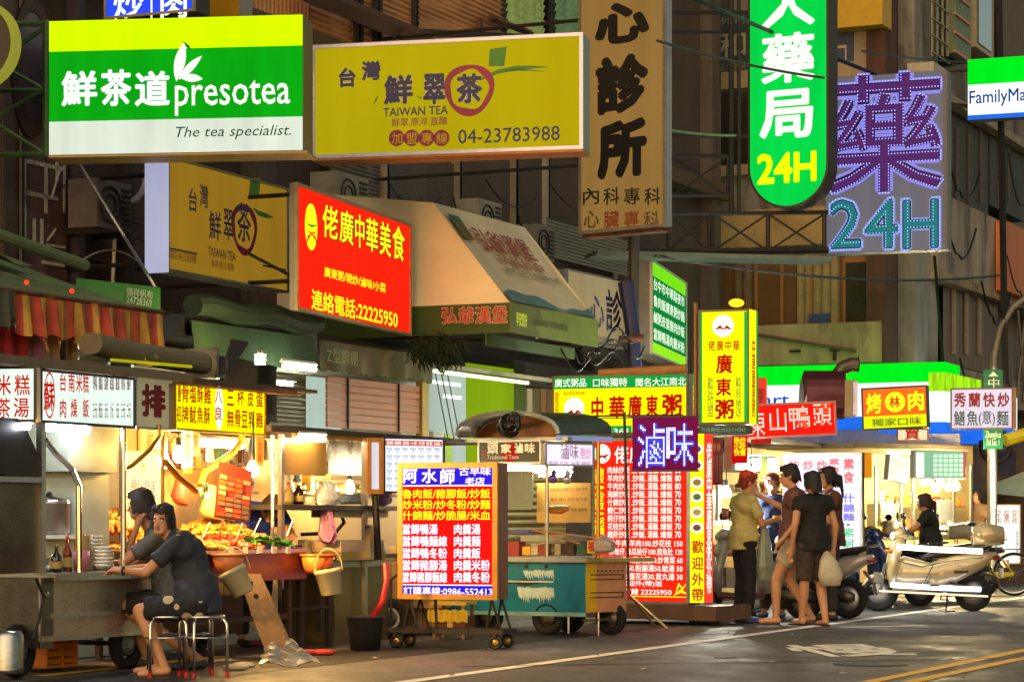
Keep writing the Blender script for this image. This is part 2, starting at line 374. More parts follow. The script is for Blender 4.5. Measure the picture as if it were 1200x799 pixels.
MK = [(28,190,31,290),(53,192,56,250),(66,190,69,212),(26,185,75,190),(26,222,68,227),(39,256,42,284),(48,256,51,290),(55,285,77,288),(50,305,76,309),(75,190,77,250),(29,230,31,240)]
for q in MK: pt(TA, 'tape_strip', SA.bx(*q, .015, .028), pm)
for (a_, b_) in (((62,232),(71,200)), ((57,282),(67,268))):
    x0, z0 = SA.at(*a_); x1, z1 = SA.at(*b_); pt(TA, 'tape_strip', tube([(x0, .015, z0), (x1, .015, z1)], .014, 5), pm)
# dark recess with pipes, between the boards and the pale signs
for q, c in (((92,-40,100,345),'#3d3640'),((150,180,158,345),'#2b2628'),((100,245,168,249),'#4a4450'),((100,300,200,303),'#3a342c')): pt(TA, 'rail', SA.bx(*q, -.05, .1), M(c, .7, 0, .3))
x0, z0 = SA.at(112, 190); pt(TA, 'vent_hood', tube([(x0+.25+.42*math.cos(t), -.2, z0+.02+.42*math.sin(t)) for t in np.linspace(-2.2, .9, 12)], .035), M('#9a94a0', .4, .3))
# upper storey sheets and windows, in photo order along the wall
CS = M('#6e5c44', .6, .1, .3, 1.0, .1, stretch=(1, 1, .4)); CD = M('#4a4036', .65, .1, .35, 1.0, .1, stretch=(1, 1, .3)); CO = M('#bc8450', .6, .1, .3, 1.2, .1)  # CO has the orange light on the upper sheets in its colour
def crg(fr, px0, py0, px1, py1, y, m, par, pitch=.09, vert=True, name='corrugated_sheet'):
    x0, z1 = fr.at(px0, py0, y); _, z0 = fr.at(px0, py1, y); x1, _ = fr.at(px1, py0, y); return pt(par, name, corr(x0, x1, y, z0, z1, pitch, .02, vert), m)
SU = SA
crg(SU, 280, -60, 360, 60, 0, CO, TA); crg(SU, 362, -60, 486, 60, 0, CO, TA, vert=False, pitch=.07); crg(SU, 490, -60, 590, 60, 0, CO, TA, vert=False, pitch=.07)
for (a_, b_) in ((455, 535), (540, 600), (606, 640), (643, 720)): crg(SU, a_, 170, b_, 345, 0, CD, TA, pitch=.07)
crg(SU, 385, 170, 452, 330, 0, M('#6a625a', .7, 0, .3, 1), TA, vert=False, pitch=.05)
for x in (452, 537, 603, 641, 722): pt(TA, 'mullion', SU.bx(x-2, 120, x+2, 345, -.06, .05), M('#8d7c5c' if x < 640 else '#a79f8e', .6, 0, .2))
GLW = E('#8c9a52', .55, .3, .35, 3)
for (a_, b_, c) in ((588, 637, GLW), (645, 678, E('#6f8a5a', .5, .3, .35, 3))):
    wn = pt(TA, 'window', SU.bx(a_, -90, b_, 42, -.02, .04), IRON)
    x0, z1 = SU.at(a_+3, -90); z0 = SU.at(a_, 40)[1]; x1 = SU.at(b_-3, 0)[0]; k = 14
    for i in range(k): zz = z0 + (z1-z0)*i/k; pt(wn, 'louvre', ([(x0,-.03,zz),(x1,-.03,zz),(x1,-.07,zz+(z1-z0)/k*.8),(x0,-.07,zz+(z1-z0)/k*.8),(x0,-.025,zz+.01),(x1,-.025,zz+.01),(x1,-.06,zz+(z1-z0)/k*.8),(x0,-.06,zz+(z1-z0)/k*.8)], [(0,1,2,3),(5,4,7,6),(0,3,7,4),(1,5,6,2),(0,4,5,1),(3,2,6,7)]), c)
for x in (418, 424, 440, 446, 486): pt(TA, 'iron_bar', SU.bx(x, -60, x+2.5, 50, -.1, -.05), IRON)
pt(TA, 'iron_bar', SU.bx(416, 22, 450, 26, -.11, -.05), IRON); pt(TA, 'iron_bar', SU.bx(562, 20, 566, 38, -.1, -.05), RUST)
x0, z0 = SU.at(330, -8); x1, z1 = SU.at(480, 52); pt(TA, 'eave_beam', tube([(x0, -.3, z0), (x1, -.3, z1)], .13, 4), M('#4a2f1c', .8, 0, .3))
x1, z1 = SU.at(480, 40); pt(TA, 'iron_bar', tube([(x1, -.2, z1), (SU.at(610, 46)[0], -.2, SU.at(610, 46)[1])], .05, 4), IRON)
x0, z0 = SU.at(566, 22); x1, z1 = SU.at(615, 40); pt(TA, 'iron_bar', tube([(x0, -.1, z0), (x1, -.1, z1)], .05, 4), RUST)
for (x, a_, b_) in ((696, 270, 420), (712, 270, 420), (730, 260, 420)): crg(SU, x-14, a_, x, b_, -.02, CD, TA, pitch=.06)
crg(SU, 640, 255, 735, 300, -.25, M('#8a8878', .5, .3, .2), TA, vert=False, pitch=.05, name='louvred_vent')
# ground floor shopfronts: shutters and lit rooms
SH = M('#8f8368', .5, .3, .25, 1.5); SG = S(AO+.9)
xs = [-5.5, -.05, 5.35, 10.25, 15.35, 20.4]
for i, x in enumerate(xs):
    x1 = x + (xs[i+1]-x if i < 5 else 5) - .45; bay = [.8, .5, .35, .2, .5, .4][i]
    sh = pt(TA, 'roller_shutter', corr(x+.01, x1, 2.2, bay if i in (1, 2, 3) else .02, 3.1, .12, .03, False), [M('#a09270', .5, .2, .25, 1.5), SH, M('#a8905c', .5, .2, .25, 1.5)][i % 3])
    pt(TA, 'shutter_rail', join(box(x, x+.06, 2.1, 2.3, .02, 3.1), box(x1-.05, x1+.01, 2.1, 2.3, .02, 3.1)), ALU)
    tb = pt(TA, 'ceiling_tube', box(x+.8, min(x+2.6, x1-.3), 1.3, 1.36, 2.95, 3.0), E('#eaf2dc', 14, .5, 0)); pt(tb, 'tube_housing', box(x+.75, min(x+2.65, x1-.25), 1.27, 1.39, 3.0, 3.05), WHITE)
pt(TA, 'arcade_ceiling', box(-9, 26, .3, 3.6, 3.1, 3.14), M('#8a8168', .8, 0, .2))
pt(TA, 'glass_door', box(xs[3]+.1, xs[3]+1.2, .9, .93, 0.02, 2.6), M('#bcd0c8', .1, 0, .1, trans=.6)); 
# ======================= building B : projecting block on the right =======================
cB = P(1036, HZ, 43.5)
BB = Fr(cB + SN*14, cB); BF = Fr(cB, cB + SD)
TB = T('apartment_block', 'weathered concrete apartment block with dark aluminium windows above the green fascia', 'building', BF)
TB2 = T('apartment_side_wall', 'stained beige side wall of the apartment block with wide brown windows behind the pharmacy signs', 'building', BB)
CB = M('#9a8868', .85, 0, .45, 1.8, .3, 30, wear='#5c4c38', stretch=(1, 1, .3)); CB2 = M('#7a7268', .85, 0, .5, 1.6, .3, 30, wear='#3a342e', stretch=(1, 1, .22))
pt(TB2, 'wall', box(0, 13.66, .3, 10, 0, 22), M('#83735a', .85, 0, .45, 2, .3, 30, wear='#4c4032', stretch=(1, 1, .3)))
def bb(n, q, y0, y1, m, par=TB2): return pt(par, n, (BB if par is TB2 else BF).bx(*q, y0, y1), m)
bb('ledge', (760,386,1033,432), -.15, .3, CB); bb('ledge', (760,253,1033,296), -.1, .3, M('#a88a58', .85, 0, .3, 1.3, .3, 30, wear='#7c6440')); bb('ledge', (760,92,1033,112), -.1, .3, CB)
bb('ledge', (760,200,880,212), -.12, .3, CB)
WD = M('#3c2a1e', .35, 0, .3, 2); FRM = M('#9a6236', .5, .2, .2)
for i, x in enumerate((778, 830, 885, 940)):
    wn = bb('window', (x, 302, x+50, 384), .02, .1, M('#54402e', .5, 0, .2)); pt(wn, 'pane', BB.bx(x+2, 305, x+48, 382, -.01, .01), M('#6a4c30', .12, 0, .3, .6, coat=1))
wn = bb('window', (986, 302, 1022, 384), .0, .1, FRM); pt(wn, 'pane', BB.bx(991, 308, 1017, 379, -.03, .0), M('#3a3426', .12, 0, .35, .8, coat=1))
for x in (830, 886, 916, 950): bb('window_post', (x-1.5, 300, x+1.5, 386), -.03, .02, FRM)
for (a_, b_, c) in ((935, 985, '#8a7450'), (862, 884, '#6a5236')):   # curtains behind the panes
    x0, z1 = BB.at(a_, 303); z0 = BB.at(a_, 383)[1]; x1 = BB.at(b_, 303)[0]
    pt(TB2, 'curtain', corr(x0, x1, -.02, z0, z1, .16, .03), M(c, .9, 0, .25))
bb('cloth_box', (948, 368, 972, 384), -.1, -.02, M('#33406a', .8))
wn = bb('window', (806, 112, 878, 203), .0, .1, M('#2a2622', .6)); 
for i in range(3): pt(wn, 'pane', BB.bx(809+i*23, 116, 830+i*23, 200, -.03, .0), M('#33302a', .15, 0, .4, .6, coat=1))
bb('window', (960, 90, 975, 200), .0, .1, BLACK)
nb = bb('name_board', (800, 20, 880, 90), -.05, .02, M('#2e3a40', .5))
for (t, q, c) in (('協和', (806, 42, 874, 72), '#8f8a6c'), ('骨科·外科', (810, 24, 874, 34), '#7e7a62'), ('台中市南屯區大墩路', (802, 78, 874, 87), '#77745e')):
    pt(nb, 'lettering', BB.tx(t, *q, y=-.06, bold=.02), M(c, .6))
bb('canopy', (972, -30, 1034, 34), -.5, .1, M('#c09a18', .6, 0, .15)); bb('wall_panel', (975, 34, 1033, 90), -.04, .1, M('#948a78', .8, 0, .3, 2, .2, wear='#5d5648'))
bb('painted_board', (976, 30, 1000, 90), -.08, .0, M('#34405c', .6)); pt(TB2, 'lettering', BB.tx('口', 978, 54, 992, 84, y=-.09, bold=.02), M('#a9a48f'))
for q in ((885, 392, 887, 425), (925, 410, 937, 413), (972, 408, 984, 411), (976, 410, 979, 422)): bb('wall_bracket', q, -.22, -.15, IRON)
x0, z0 = BB.at(885, 392); x1, z1 = BB.at(1007, 412); pt(TB2, 'diagonal_pipe', tube([(x0, -.22, z0), (x1, -.22, z1)], .035, 6), M('#5d4a34', .7))
# street face of B
pt(TB, 'wall', box(.02, 70, .3, 12, 0, 24), CB2)
def bf(n, q, y0, y1, m): return pt(TB, n, BF.bx(*q, y0, y1), m)
bf('column', (1037, -200, 1052, 440), -.05, .3, M('#54362a', .85, 0, .5, 2, .2, wear='#2c1a14', stretch=(1, 1, .25))); bf('column', (1072, -200, 1099, 430), -.12, .3, M('#8c887c', .85, 0, .5, 2, .3, wear='#4a453c', stretch=(1, 1, .3)))
bf('recess_shade', (1052, -100, 1072, 440), .2, .32, BLACK)  # black sheet, the shade between the columns put into its colour
def bfc(q, y, m, pitch=.35): return crg(BF, *q, y, m, TB, pitch)
bfc((1104, 322, 1168, 425), -.02, M('#6a5a52', .5, .3, .3, 1.2, .1)); bf('parapet', (1100, 425, 1300, 462), -.35, .3, M('#8c8478', .85, 0, .55, 2.2, .4, 30, wear='#2e2822', stretch=(1, 1, .3)))
bf('ledge', (1100, 316, 1300, 326), -.3, .3, CB); bf('parapet', (1100, 224, 1300, 318), -.28, .3, M('#94897a', .85, 0, .55, 2.0, .4, 30, wear='#3a322a', stretch=(1, 1, .25)))
bf('shutter', (1108, 128, 1158, 240), -.1, .3, M('#2c2420', .6, .2, .3)); bf('shutter', (1160, 150, 1200, 240), -.12, .3, M('#241d1c', .6, .2, .3))
for x in (1122, 1136, 1150, 1170, 1182): bf('shutter_seam', (x, 150, x+1.2, 238), -.14, -.1, M('#4a3c34'))
for x in (1118, 1133, 1148): bf('mullion', (x, 322, x+2.5, 415), -.09, -.04, M('#948270', .5, .3))
wn = bf('window', (1092, -60, 1118, 60), -.1, .3, IRON); 
for i in range(4): pt(wn, 'bar', BF.bx(1093+i*6, -60, 1094+i*6, 66, -.35, -.32), M('#8a8468', .5, .5))
for i in range(6): pt(wn, 'bar', BF.bx(1093, -40+i*20, 1113, -38.5+i*20, -.37, -.34), M('#8a8468', .5, .5))
bf('balcony_panel', (1120, -60, 1138, 62), -.3, .3, M('#6c7c5c', .6, 0, .25)); 
for i in range(5): bf('panel_joint', (1120, -30+i*22, 1138, -27+i*22), -.34, -.3, M('#c08a78', .6))
bf('air_conditioner', (1094, 72, 1112, 92), -.6, -.1, M('#b0ab98', .6)); bf('ledge', (1075, 84, 1300, 94), -.35, .3, M('#8a8470', .8, 0, .3, 2))
wn = bf('window', (1144, -60, 1165, 55), -.05, .3, M('#a89c7c', .5)); pt(wn, 'pane', BF.bx(1147, -57, 1162, 50, -.08, -.05), M('#4a4638', .2, 0, .4, coat=1))
crg(BF, 1168, -60, 1300, 70, -.1, M('#5f564a', .6, .2, .3), TB, .2)
bf('lit_wall', (1178, 258, 1260, 340), -.5, -.3, M('#c26a30', .6, 0, .35, 2, .1));  # orange light put into the wall colour
for i in range(9):                                      # lattice grille
    x0, z0 = BF.at(1170+i*8, 470); x1, z1 = BF.at(1180+i*8, 400)
    pt(TB, 'lattice_bar', tube([(x0, -.4, z0), (x1, -.4, z1+.6)], .03, 5), M('#6c665a', .6)); pt(TB, 'lattice_bar', tube([(x1, -.42, z0), (x0, -.42, z1+.6)], .03, 5), M('#6c665a', .6))
# far block closing the street
cC = P(1120, HZ, 75); solo('far_tower_block', 'dark tower block far down the street behind the right-hand shops', 'building', join(box(6, 60, 0, 12, 0, 40)), M('#3c362e', .9, 0, .4, .3), Fr(cC, cC+SD))
# ======================= convenience store fascia =======================
fs, _ = None, None
ff = FX(872, 42.6, 1107, 41.2); ts = T('store_fascia', 'long curved shop fascia in green, white and blue stripes under the apartment block', 'sign', ff)
def fasc(name, fr, px0, px1, bands, y1=1.2):
    for (ya, yb, m) in bands: pt(ts, name, xf(fr.bx(px0, ya, px1, yb, 0, y1), ff.M.inverted() @ fr.M), m)
GB = E('#00d018', 1.25, .3); WB = E('#e4f2ee', 1.15, .5); BBL = E('#1f62d8', 1.1, .3)
fasc('stripe', ff, 872, 1107, ((430, 452, GB), (452.3, 490, WB), (490.3, 502, BBL)))
pt(ts, 'lettering', ff.tx('FamilyMart', 806, 463, 925, 482, bold=.02), E('#1f4fc0', .9, .3))
fd = Fr(ff.w(ff.at(1107, 450)[0]+.01, 0, 0), ff.w(ff.at(1107, 450)[0]+.01, 0, 0) + SD)
fasc('stripe', fd, 1107.5, 1150, ((436, 458, E('#8fd016', 1.1, .3, .5, 6)), (458.3, 494, WB), (494.3, 505, BBL))); fasc('stripe', fd, 1151, 1192, ((458, 497, WB), (497.3, 514, BBL)))
pt(ts, 'soffit', xf(box(.2, ff.at(1107, 450)[0], 1.21, 1.3, 2.5, 3.2), Matrix()), M('#b8b4a4', .6))
# ======================= hanging and box signs =======================
W = E('#f4f7ec', 1.15, .5, 0); CASE = M('#8e8c86', .5, .4, .2); CASED = M('#3b3630', .6, .3, .3)
def rect(t, fr, q, m, y=-.003, name='stripe'): return pt(t, name, fr.bx(*q, y, y+.0025), m)
# --- green tea shop sign
t, fr = sign('shop_sign', 'large green lightbox of the tea shop with white leaf logo, top left', 57, 25, 182, 355, 22.3, 22.0, .42, E('#0a9a10', 1.1, .3, .12), CASED)
TEA = t
rect(t, fr, (57.5, 25.3, 354.6, 61), E('#c3ea00', 1.15, .3, .08)); rect(t, fr, (57.5, 143, 354.6, 181.8), E('#cfdacb', 1.0, .5, .12))
Wt = E('#eef3e6', 1.05, .5, 0)
for s, q in (('鮮', (72, 84, 114, 125)), ('茶', (118, 82, 154, 125)), ('道', (158, 84, 199, 125))): L_(t, fr, s, *q, E('#69c9c4', .8, .3, 0), y=-.005, bold=.05, name='lettering_shadow'); L_(t, fr, s, *q, Wt, y=-.008, bold=.035)
L_(t, fr, 'presotea', 205, 96, 340, 136, Wt, y=-.008, bold=.012); 

L_(t, fr, 'The tea specialist.', 206, 149, 341, 165, E('#0d5a2a', .5, .4, 0), it=.25)
def leaf(px, w_):
    (x0, z0), (x1, z1) = fr.at(*px[0]), fr.at(*px[1]); d = Vector((x1-x0, z1-z0)); n_ = Vector((-d.y, d.x)); pl = []
    for k in range(9): u = k/8; p = Vector((x0, z0)) + d*u + n_*w_*math.sin(math.pi*u)**.8; pl.append((p.x, p.y))
    for k in range(7, 0, -1): u = k/8; p = Vector((x0, z0)) + d*u - n_*w_*.75*math.sin(math.pi*u); pl.append((p.x, p.y))
    pt(t, 'leaf_logo', prism(pl, -.012, -.008), Wt)
leaf(((207, 96), (217, 50)), .16); leaf(((210, 94), (237, 66)), .13); leaf(((212, 92), (238, 93)), .2)
pt(t, 'leaf_logo', prism([fr.at(*p) for p in ((214, 48), (222, 54), (225, 60), (219, 56))], -.013, -.009), E('#0d7a2a', .8, .3, 0))
pt(t, 'side_panel', box(t['ext'][1]+.002, t['ext'][1]+.006, .01, .41, t['ext'][2], t['ext'][3]), M('#6d6018', .5, 0, .2))
pt(t, 'bottom_tray', fr.bx(57, 182.5, 360, 185, -.02, .42), M('#9a8248', .5, .3))
# --- its bracket on the left
br = T('sign_bracket', 'green painted steel lattice bracket holding the tea shop sign from the left', 'bracket', fr)
GI = M('#3e5a3a', .5, .5, .3)
def bar(t, fr, a_, b_, r, m, y=0, name='strut', n=6): x0, z0 = fr.at(*a_, y); x1, z1 = fr.at(*b_, y); return pt(t, name, tube([(x0, y, z0), (x1, y, z1)], r, n), m)
for yy in (.05, .38):
    for a_, b_, r in (((-60,28),(56,28),.03), ((-60,106),(55,106),.025), ((-60,181),(56,181),.03), ((54,24),(54,184),.035), ((-4,72),(53,32),.022), ((0,76),(50,104),.022), ((50,106),(0,134),.022), ((0,148),(52,180),.022)):
        bar(br, fr, a_, b_, r, GI, yy)
# round dark sign with yellow rim at the frame's edge, and the oval behind
fr2 = FX(-60, 21.6, 25, 21.4); t = T('round_sign', 'round dark sign with a yellow rim at the far left edge above the stalls', 'sign', fr2)
cx, cz = fr2.at(-28, 52); pt(t, 'disc', disc(cx, cz, .36, 0, .1, 40), M('#4a4238', .6)); pt(t, 'rim', ring(cx, cz, .355, .40, -.02, .1, 48), E('#a9a83c', .6, .4))
fr2 = FX(20, 23, 70, 23.2); t = T('oval_mirror_sign', 'dark oval sign board on the wall behind the green bracket', 'sign', fr2)
cx, cz = fr2.at(38, 80); pt(t, 'board', disc(cx, cz, .16, 0, .08, 40, .58), M('#3a3440', .3, 0, .3, coat=.6)); o = pt(t, 'rim', ring(cx, cz, .16, .2, -.02, .08, 40), IRON)
o.data.transform(Matrix.Translation((cx, 0, cz)) @ Matrix.Diagonal((1, 1, 3.4, 1)) @ Matrix.Translation((-cx, 0, -cz)))
# --- blue sign peeking above
t, fr = sign('shop_sign', 'blue lightbox with white characters cut off by the top edge above the green sign', 123, -60, 23, 228, 24, 23.6, .3, E('#2540d8', 1.25, .3), CASED, M('#8c8a70', .5), .02)
L_(t, fr, '炒', 133, -12, 168, 24, Wt, bold=.03); L_(t, fr, '肉', 188, -10, 219, 24, Wt, bold=.03); rect(t, fr, (176.5, -58, 178.5, 23), Wt)
L_(t, fr, '熱', 133, -56, 168, -18, Wt, bold=.03); L_(t, fr, '燒', 188, -56, 219, -18, Wt, bold=.03)
t, fr = sign('shop_sign', 'plain mustard sign panel behind the green tea shop sign', 240, -60, 24, 280, 25, 24.8, .25, M('#b88a14', .5, 0, .1), CASE)
# --- yellow tea sign (projecting)
YT = M('#b5a012', .4, 0, .12, .8, .05); TY = E('#8f8208', .42, .8, .08)
t, fr = sign('shop_sign', 'wide yellow sign reading Taiwan Tea with purple brush ring, above the red one', 366, 54, 186, 683, 26.3, 25.6, .38, E('#a89a0a', .9, .8, .08, 1.2), CASE, M('#b9bcdc', .35, .5), .035)
NV = M('#23265c', .5); MG = M('#8c1848', .5); OL = M('#c8c4b8', .5)
for s, q in (('台', (397, 80, 417, 103)), ('灣', (424, 72, 446, 95)), ('鮮', (450, 89, 484, 123)), ('翠', (496, 87, 522, 123)), ('茶', (535, 87, 565, 122))):
    L_(t, fr, s, *q, OL, y=-.006, bold=.08, name='lettering_shadow'); L_(t, fr, s, *q, NV, y=-.009, bold=.045)
L_(t, fr, 'TAIWAN TEA', 449, 127, 525, 137, NV, bold=.025); L_(t, fr, '鮮翠.原淬.直釀', 459, 139, 524, 149, MG, bold=.01)
for i, s in enumerate('加盟專線'):
    cx, cz = fr.at(465+17.5*i, 162); pt(t, 'red_dot', disc(cx, cz, .09, -.006, .003, 24), MG); L_(t, fr, s, 459+17.5*i, 156, 471.5+17.5*i, 169, M('#c8a41c'), y=-.01, bold=.015)
L_(t, fr, '04-23783988', 537, 152, 656, 169, NV, bold=.012)
cx, cz = fr.at(550, 105); pt(t, 'brush_ring', ring(cx, cz, .215, .28, -.0055, -.003, 36, .05), MG)
def swoosh(t, fr, pts, wd, m, y=-.004):
    c = [Vector(fr.at(*p)) for p in pts]; up, dn = [], []
    for i, p in enumerate(c):
        d = (c[min(i+1, len(c)-1)] - c[max(i-1, 0)]).normalized(); n_ = Vector((-d.y, d.x)); k = wd*math.sin(math.pi*(i+.15)/(len(c)-.7)); up.append(p+n_*k); dn.append(p-n_*k)
    V = [(p.x, y, p.y) for p in up+dn]; m_ = len(c); pt(t, 'brush_stroke', (V, [(i, i+1, m_+i+1, m_+i) for i in range(m_-1)]), m)
GR = M('#3c7d22', .5)
swoosh(t, fr, [(556, 98), (570, 90), (585, 84), (605, 80), (625, 79), (643, 79)], .025, GR); swoosh(t, fr, [(590, 84), (610, 82), (638, 84)], .012, GR); swoosh(t, fr, [(438, 122), (441, 117), (443, 113)], .012, GR); swoosh(t, fr, [(488, 112), (492, 115), (496, 116)], .008, GR)
pt(t, 'tea_packet_print', prism([fr.at(*p) for p in ((574, 58), (594, 55), (591, 78), (573, 78))], -.006, -.004), GR)
pt(t, 'bottom_tray', fr.bx(366, 186.5, 683, 189, -.02, .38), M('#b06a20', .5, .3))
# --- second yellow tea sign, angled along the street, white end
t, fr = sign('shop_sign', 'unlit yellow Taiwan Tea sign angled along the street left of the red sign', 196, 183, 317, 337, 23.6, 25.9, .25, E('#a07a20', .66, .8, .1, 1.5), CASE, M('#6a6a5a', .5), .02)  # unlit face and end panel given a dim glow of their own
for s, q in (('台', (221, 220, 231, 247)), ('灣', (234, 215, 244, 242)), ('鮮', (245, 246, 259, 280)), ('翠', (262, 244, 273, 281)), ('茶', (278, 236, 294, 282))): L_(t, fr, s, *q, M('#3a2f5e', .5), bold=.02)
cx, cz = fr.at(286, 268); pt(t, 'brush_ring', ring(cx, cz, .21, .27, -.0055, -.003, 36, .05), M('#74204a'))
L_(t, fr, 'TAIWAN TEA', 244, 289, 276, 300, M('#3a2f3e'), bold=.02); L_(t, fr, '鮮翠.原淬.直釀', 248, 304, 274, 313, M('#8a2a30')); L_(t, fr, '0800-04-23783988', 199, 292, 230, 303, M('#7a2a20'))
rect(t, fr, (199, 290, 231, 292), M('#3a3050')); rect(t, fr, (308, 310, 335, 312), M('#3a3050')); swoosh(t, fr, [(296, 244), (303, 250), (312, 253), (320, 255)], .03, GR)
pt(t, 'tea_packet_print', prism([fr.at(*p) for p in ((293, 209), (305, 208), (303, 233), (291, 231))], -.006, -.004), GR)
x0, x1, z0, z1 = t['ext']; pt(t, 'end_panel', box(x0-.012, x0-.002, -.02, .25, z0-.02, z1+.02), E('#b8bcdc', .7, .8))
# --- red sign
RED = E('#f0200c', 1.15, .3, .1); YL2 = E('#fff21a', 1.2, .4, 0); DK = M('#3a0a04', .6)
t, fr = sign('shop_sign', 'big red lightbox with yellow characters and phone number, in front of the white awning', 347, 214, 363, 481, 24.2, 27.6, .07, RED, CASE, M('#a8906a', .5), .03)
for i, (s, q) in enumerate((('佬', (379, 236, 399, 292)), ('廣', (402, 241, 418, 294)), ('中', (421, 247, 437, 297)), ('華', (440, 251, 456, 302)), ('美', (459, 256, 474, 307)))):
    pass
for s, xa, xb in (('佬', 378, 396), ('廣', 398, 414), ('中', 416, 427), ('華', 429, 443), ('美', 445, 458), ('食', 460, 474)):
    k = (xa-347)*.3; L_(t, fr, s, xa-1, 228+k, xb+1, 268+k*1.05, DK, y=-.006, bold=.045, name='lettering_shadow'); L_(t, fr, s, xa, 229+k, xb, 267+k*1.05, YL2, y=-.01, bold=.02)
for s, q in (('廣東粥/現炒/滷味/小菜', (380, 312, 452, 324)), ('連絡電話:22225950', (365, 338, 466, 362))):
    L_(t, fr, s, *q, DK, y=-.006, bold=.06, name='lettering_shadow'); L_(t, fr, s, *q, YL2, y=-.01, bold=.025)
cx, cz = fr.at(364, 266); pt(t, 'logo_disc', disc(cx, cz, .17, -.008, .004, 32, .24), YL2)
swoosh(t, fr, [(357, 288), (360, 278), (364, 274)], .02, RED, -.012); swoosh(t, fr, [(371, 290), (368, 279), (364, 274)], .02, RED, -.012); swoosh(t, fr, [(358, 262), (364, 265), (371, 264)], .014, E('#1c9a20', 1, .3, 0), -.012); swoosh(t, fr, [(359, 270), (364, 274), (370, 272)], .012, RED, -.012)
# --- heart clinic sign
OC = E('#8a6a36', .85, .8, .12, 1.2)
t, fr = sign('clinic_sign', 'tall ochre sign with big black brush characters of the clinic', 679, -40, 274, 780, 29.2, 28.4, .13, OC, ALU, M('#9a9288', .4, .5), .03)
KB = M('#14110e', .6)
for s, q in (('心', (697, 8, 761, 56)), ('診', (698, 69, 760, 137)), ('所', (700, 144, 758, 212)), ('臟', (699, -70, 760, -4))): L_(t, fr, s, *q, KB, bold=.07)
for i, s in enumerate('內科專科'): L_(t, fr, s, 683+24*i, 221, 702+24*i, 241, M('#1c2a20'), bold=.02)
for i, s in enumerate('心臟專科'): L_(t, fr, s, 684+23.5*i, 248, 702+23.5*i, 268, M('#8a3a1c' if 0 < i < 3 else '#5e4c2c'), bold=.02)
pt(t, 'top_hanger', fr.bx(683, 274, 776, 279, .05, .25), RUST)
# --- pharmacy pill sign
frp = FX(877, 31.4, 970, 30.9); t = T('pharmacy_sign', 'tall rounded green lightbox with white characters and yellow 24H', 'sign', frp)
def pill(a_, b_, top, bot, y0, y1, fr=frp):
    x0, zt = fr.at(a_, top); x1, _ = fr.at(b_, top); zb = fr.at(a_, bot)[1]; r = (x1-x0)/2; c = (x0+x1)/2
    return prism([(x0, zt)] + [(c - r*math.cos(a), zb + r - r*math.sin(a)) for a in np.linspace(0, math.pi, 22)] + [(x1, zt)], y0, y1)
pt(t, 'sign_case', pill(876, 971, -60, 247, .006, .35), CASED); pt(t, 'sign_face', pill(879, 968, -60, 244, 0, .006), E('#06c040', 1.15, .3, .1))
for s, q in (('大', (893, -52, 953, -8)), ('人', (893, -14, 955, 35)), ('藥', (892, 42, 955, 100)), ('局', (890, 108, 953, 165))): L_(t, frp, s, *q, Wt, bold=.035)
L_(t, frp, '24H', 887, 181, 957, 217, E('#d8f400', 1.15, .3, 0), bold=.06)
# --- LED medicine sign
frm = FX(968, 33.6, 1105, 33.0); t = T('pharmacy_sign', 'square grey sign with purple and teal characters outlined in tiny LEDs', 'sign', frm)
pt(t, 'sign_case', frm.bx(967, 92, 1110, 298, .006, .3), M('#5b5a60', .5, .3)); pt(t, 'sign_face', frm.bx(967.5, 92.5, 1105, 297.5, 0, .006), E('#77747e', .62, .6, .15, 1.5))
PUR = M('#4a1d52', .5); LED = E('#8f8cff', 2.6, .6, 0); LEDG = E('#7fb0f0', 1.8, .6, 0)
def ledsign(t, fr, s, q, halo, fill, led, b=.05):
    x0, z1 = fr.at(q[0], q[1]); _, z0 = fr.at(q[0], q[3]); x1, _ = fr.at(q[2], q[1])
    k = .035; pt(t, 'lettering_rim', text(s, x0-k, x1+k, z0-k, z1+k, -.006, b+.035), halo); pt(t, 'lettering_edge', text(s, x0-.005, x1+.005, z0-.005, z1+.005, -.010, b+.008), M('#1c0a10', .6)); pt(t, 'lettering', text(s, x0+.012, x1-.012, z0+.012, z1-.012, -.014, b-.018), fill)
    pt(t, 'led_string', dots(led_edge(s, x0-.02, x1+.02, z0-.02, z1+.02, .042, b+.02), .009, -.02), led, kind='stuff')
ledsign(t, frm, '藥', (970, 92, 1104, 228), E('#8a86e8', .9, .5, 0), E('#5a2f6c', .7, .6, 0), LED, .015)
for s, a_, b_ in (('2', 973, 1009), ('4', 1014, 1052), ('H', 1058, 1100)): ledsign(t, frm, s, (a_, 235, b_, 292), E('#8a9ae8', .9, .5, 0), E('#2a7a80', .8, .6, 0), LEDG, .03)
# --- steel trusses carrying the clinic and pharmacy signs
frt = FX(778, 30.5, 968, 31.0); t = T('sign_truss', 'black steel lattice truss running behind the clinic and pharmacy signs', 'truss', frt)
for yy in (.4, .8):
    for a_, b_, r in (((735,296),(970,293),.05), ((735,251),(970,249),.03), ((782,295),(782,250),.02), ((831,294),(831,250),.03), ((835,294),(835,250),.02), ((900,294),(900,250),.03), ((966,293),(966,250),.03),
        ((784,293),(829,252),.015),((784,252),(829,293),.015),((837,293),(898,252),.015),((837,252),(898,293),.015),((902,293),(964,252),.015),((902,252),(964,293),.015),
        ((857,-60),(857,250),.035),((866,-60),(866,250),.025),((780,15),(876,15),.03),((780,229),(853,229),.03),((780,183),(853,183),.03),((790,229),(850,186),.015),((790,186),(850,229),.015),((780,160),(876,160),.02),((780,38),(866,38),.02),((853,183),(853,230),.02)):
        bar(t, frt, a_, b_, r, IRON, yy)
pt(t, 'beam', frt.bx(700, 293, 976, 298, .3, .9), M('#5e6a5e', .5, .4))
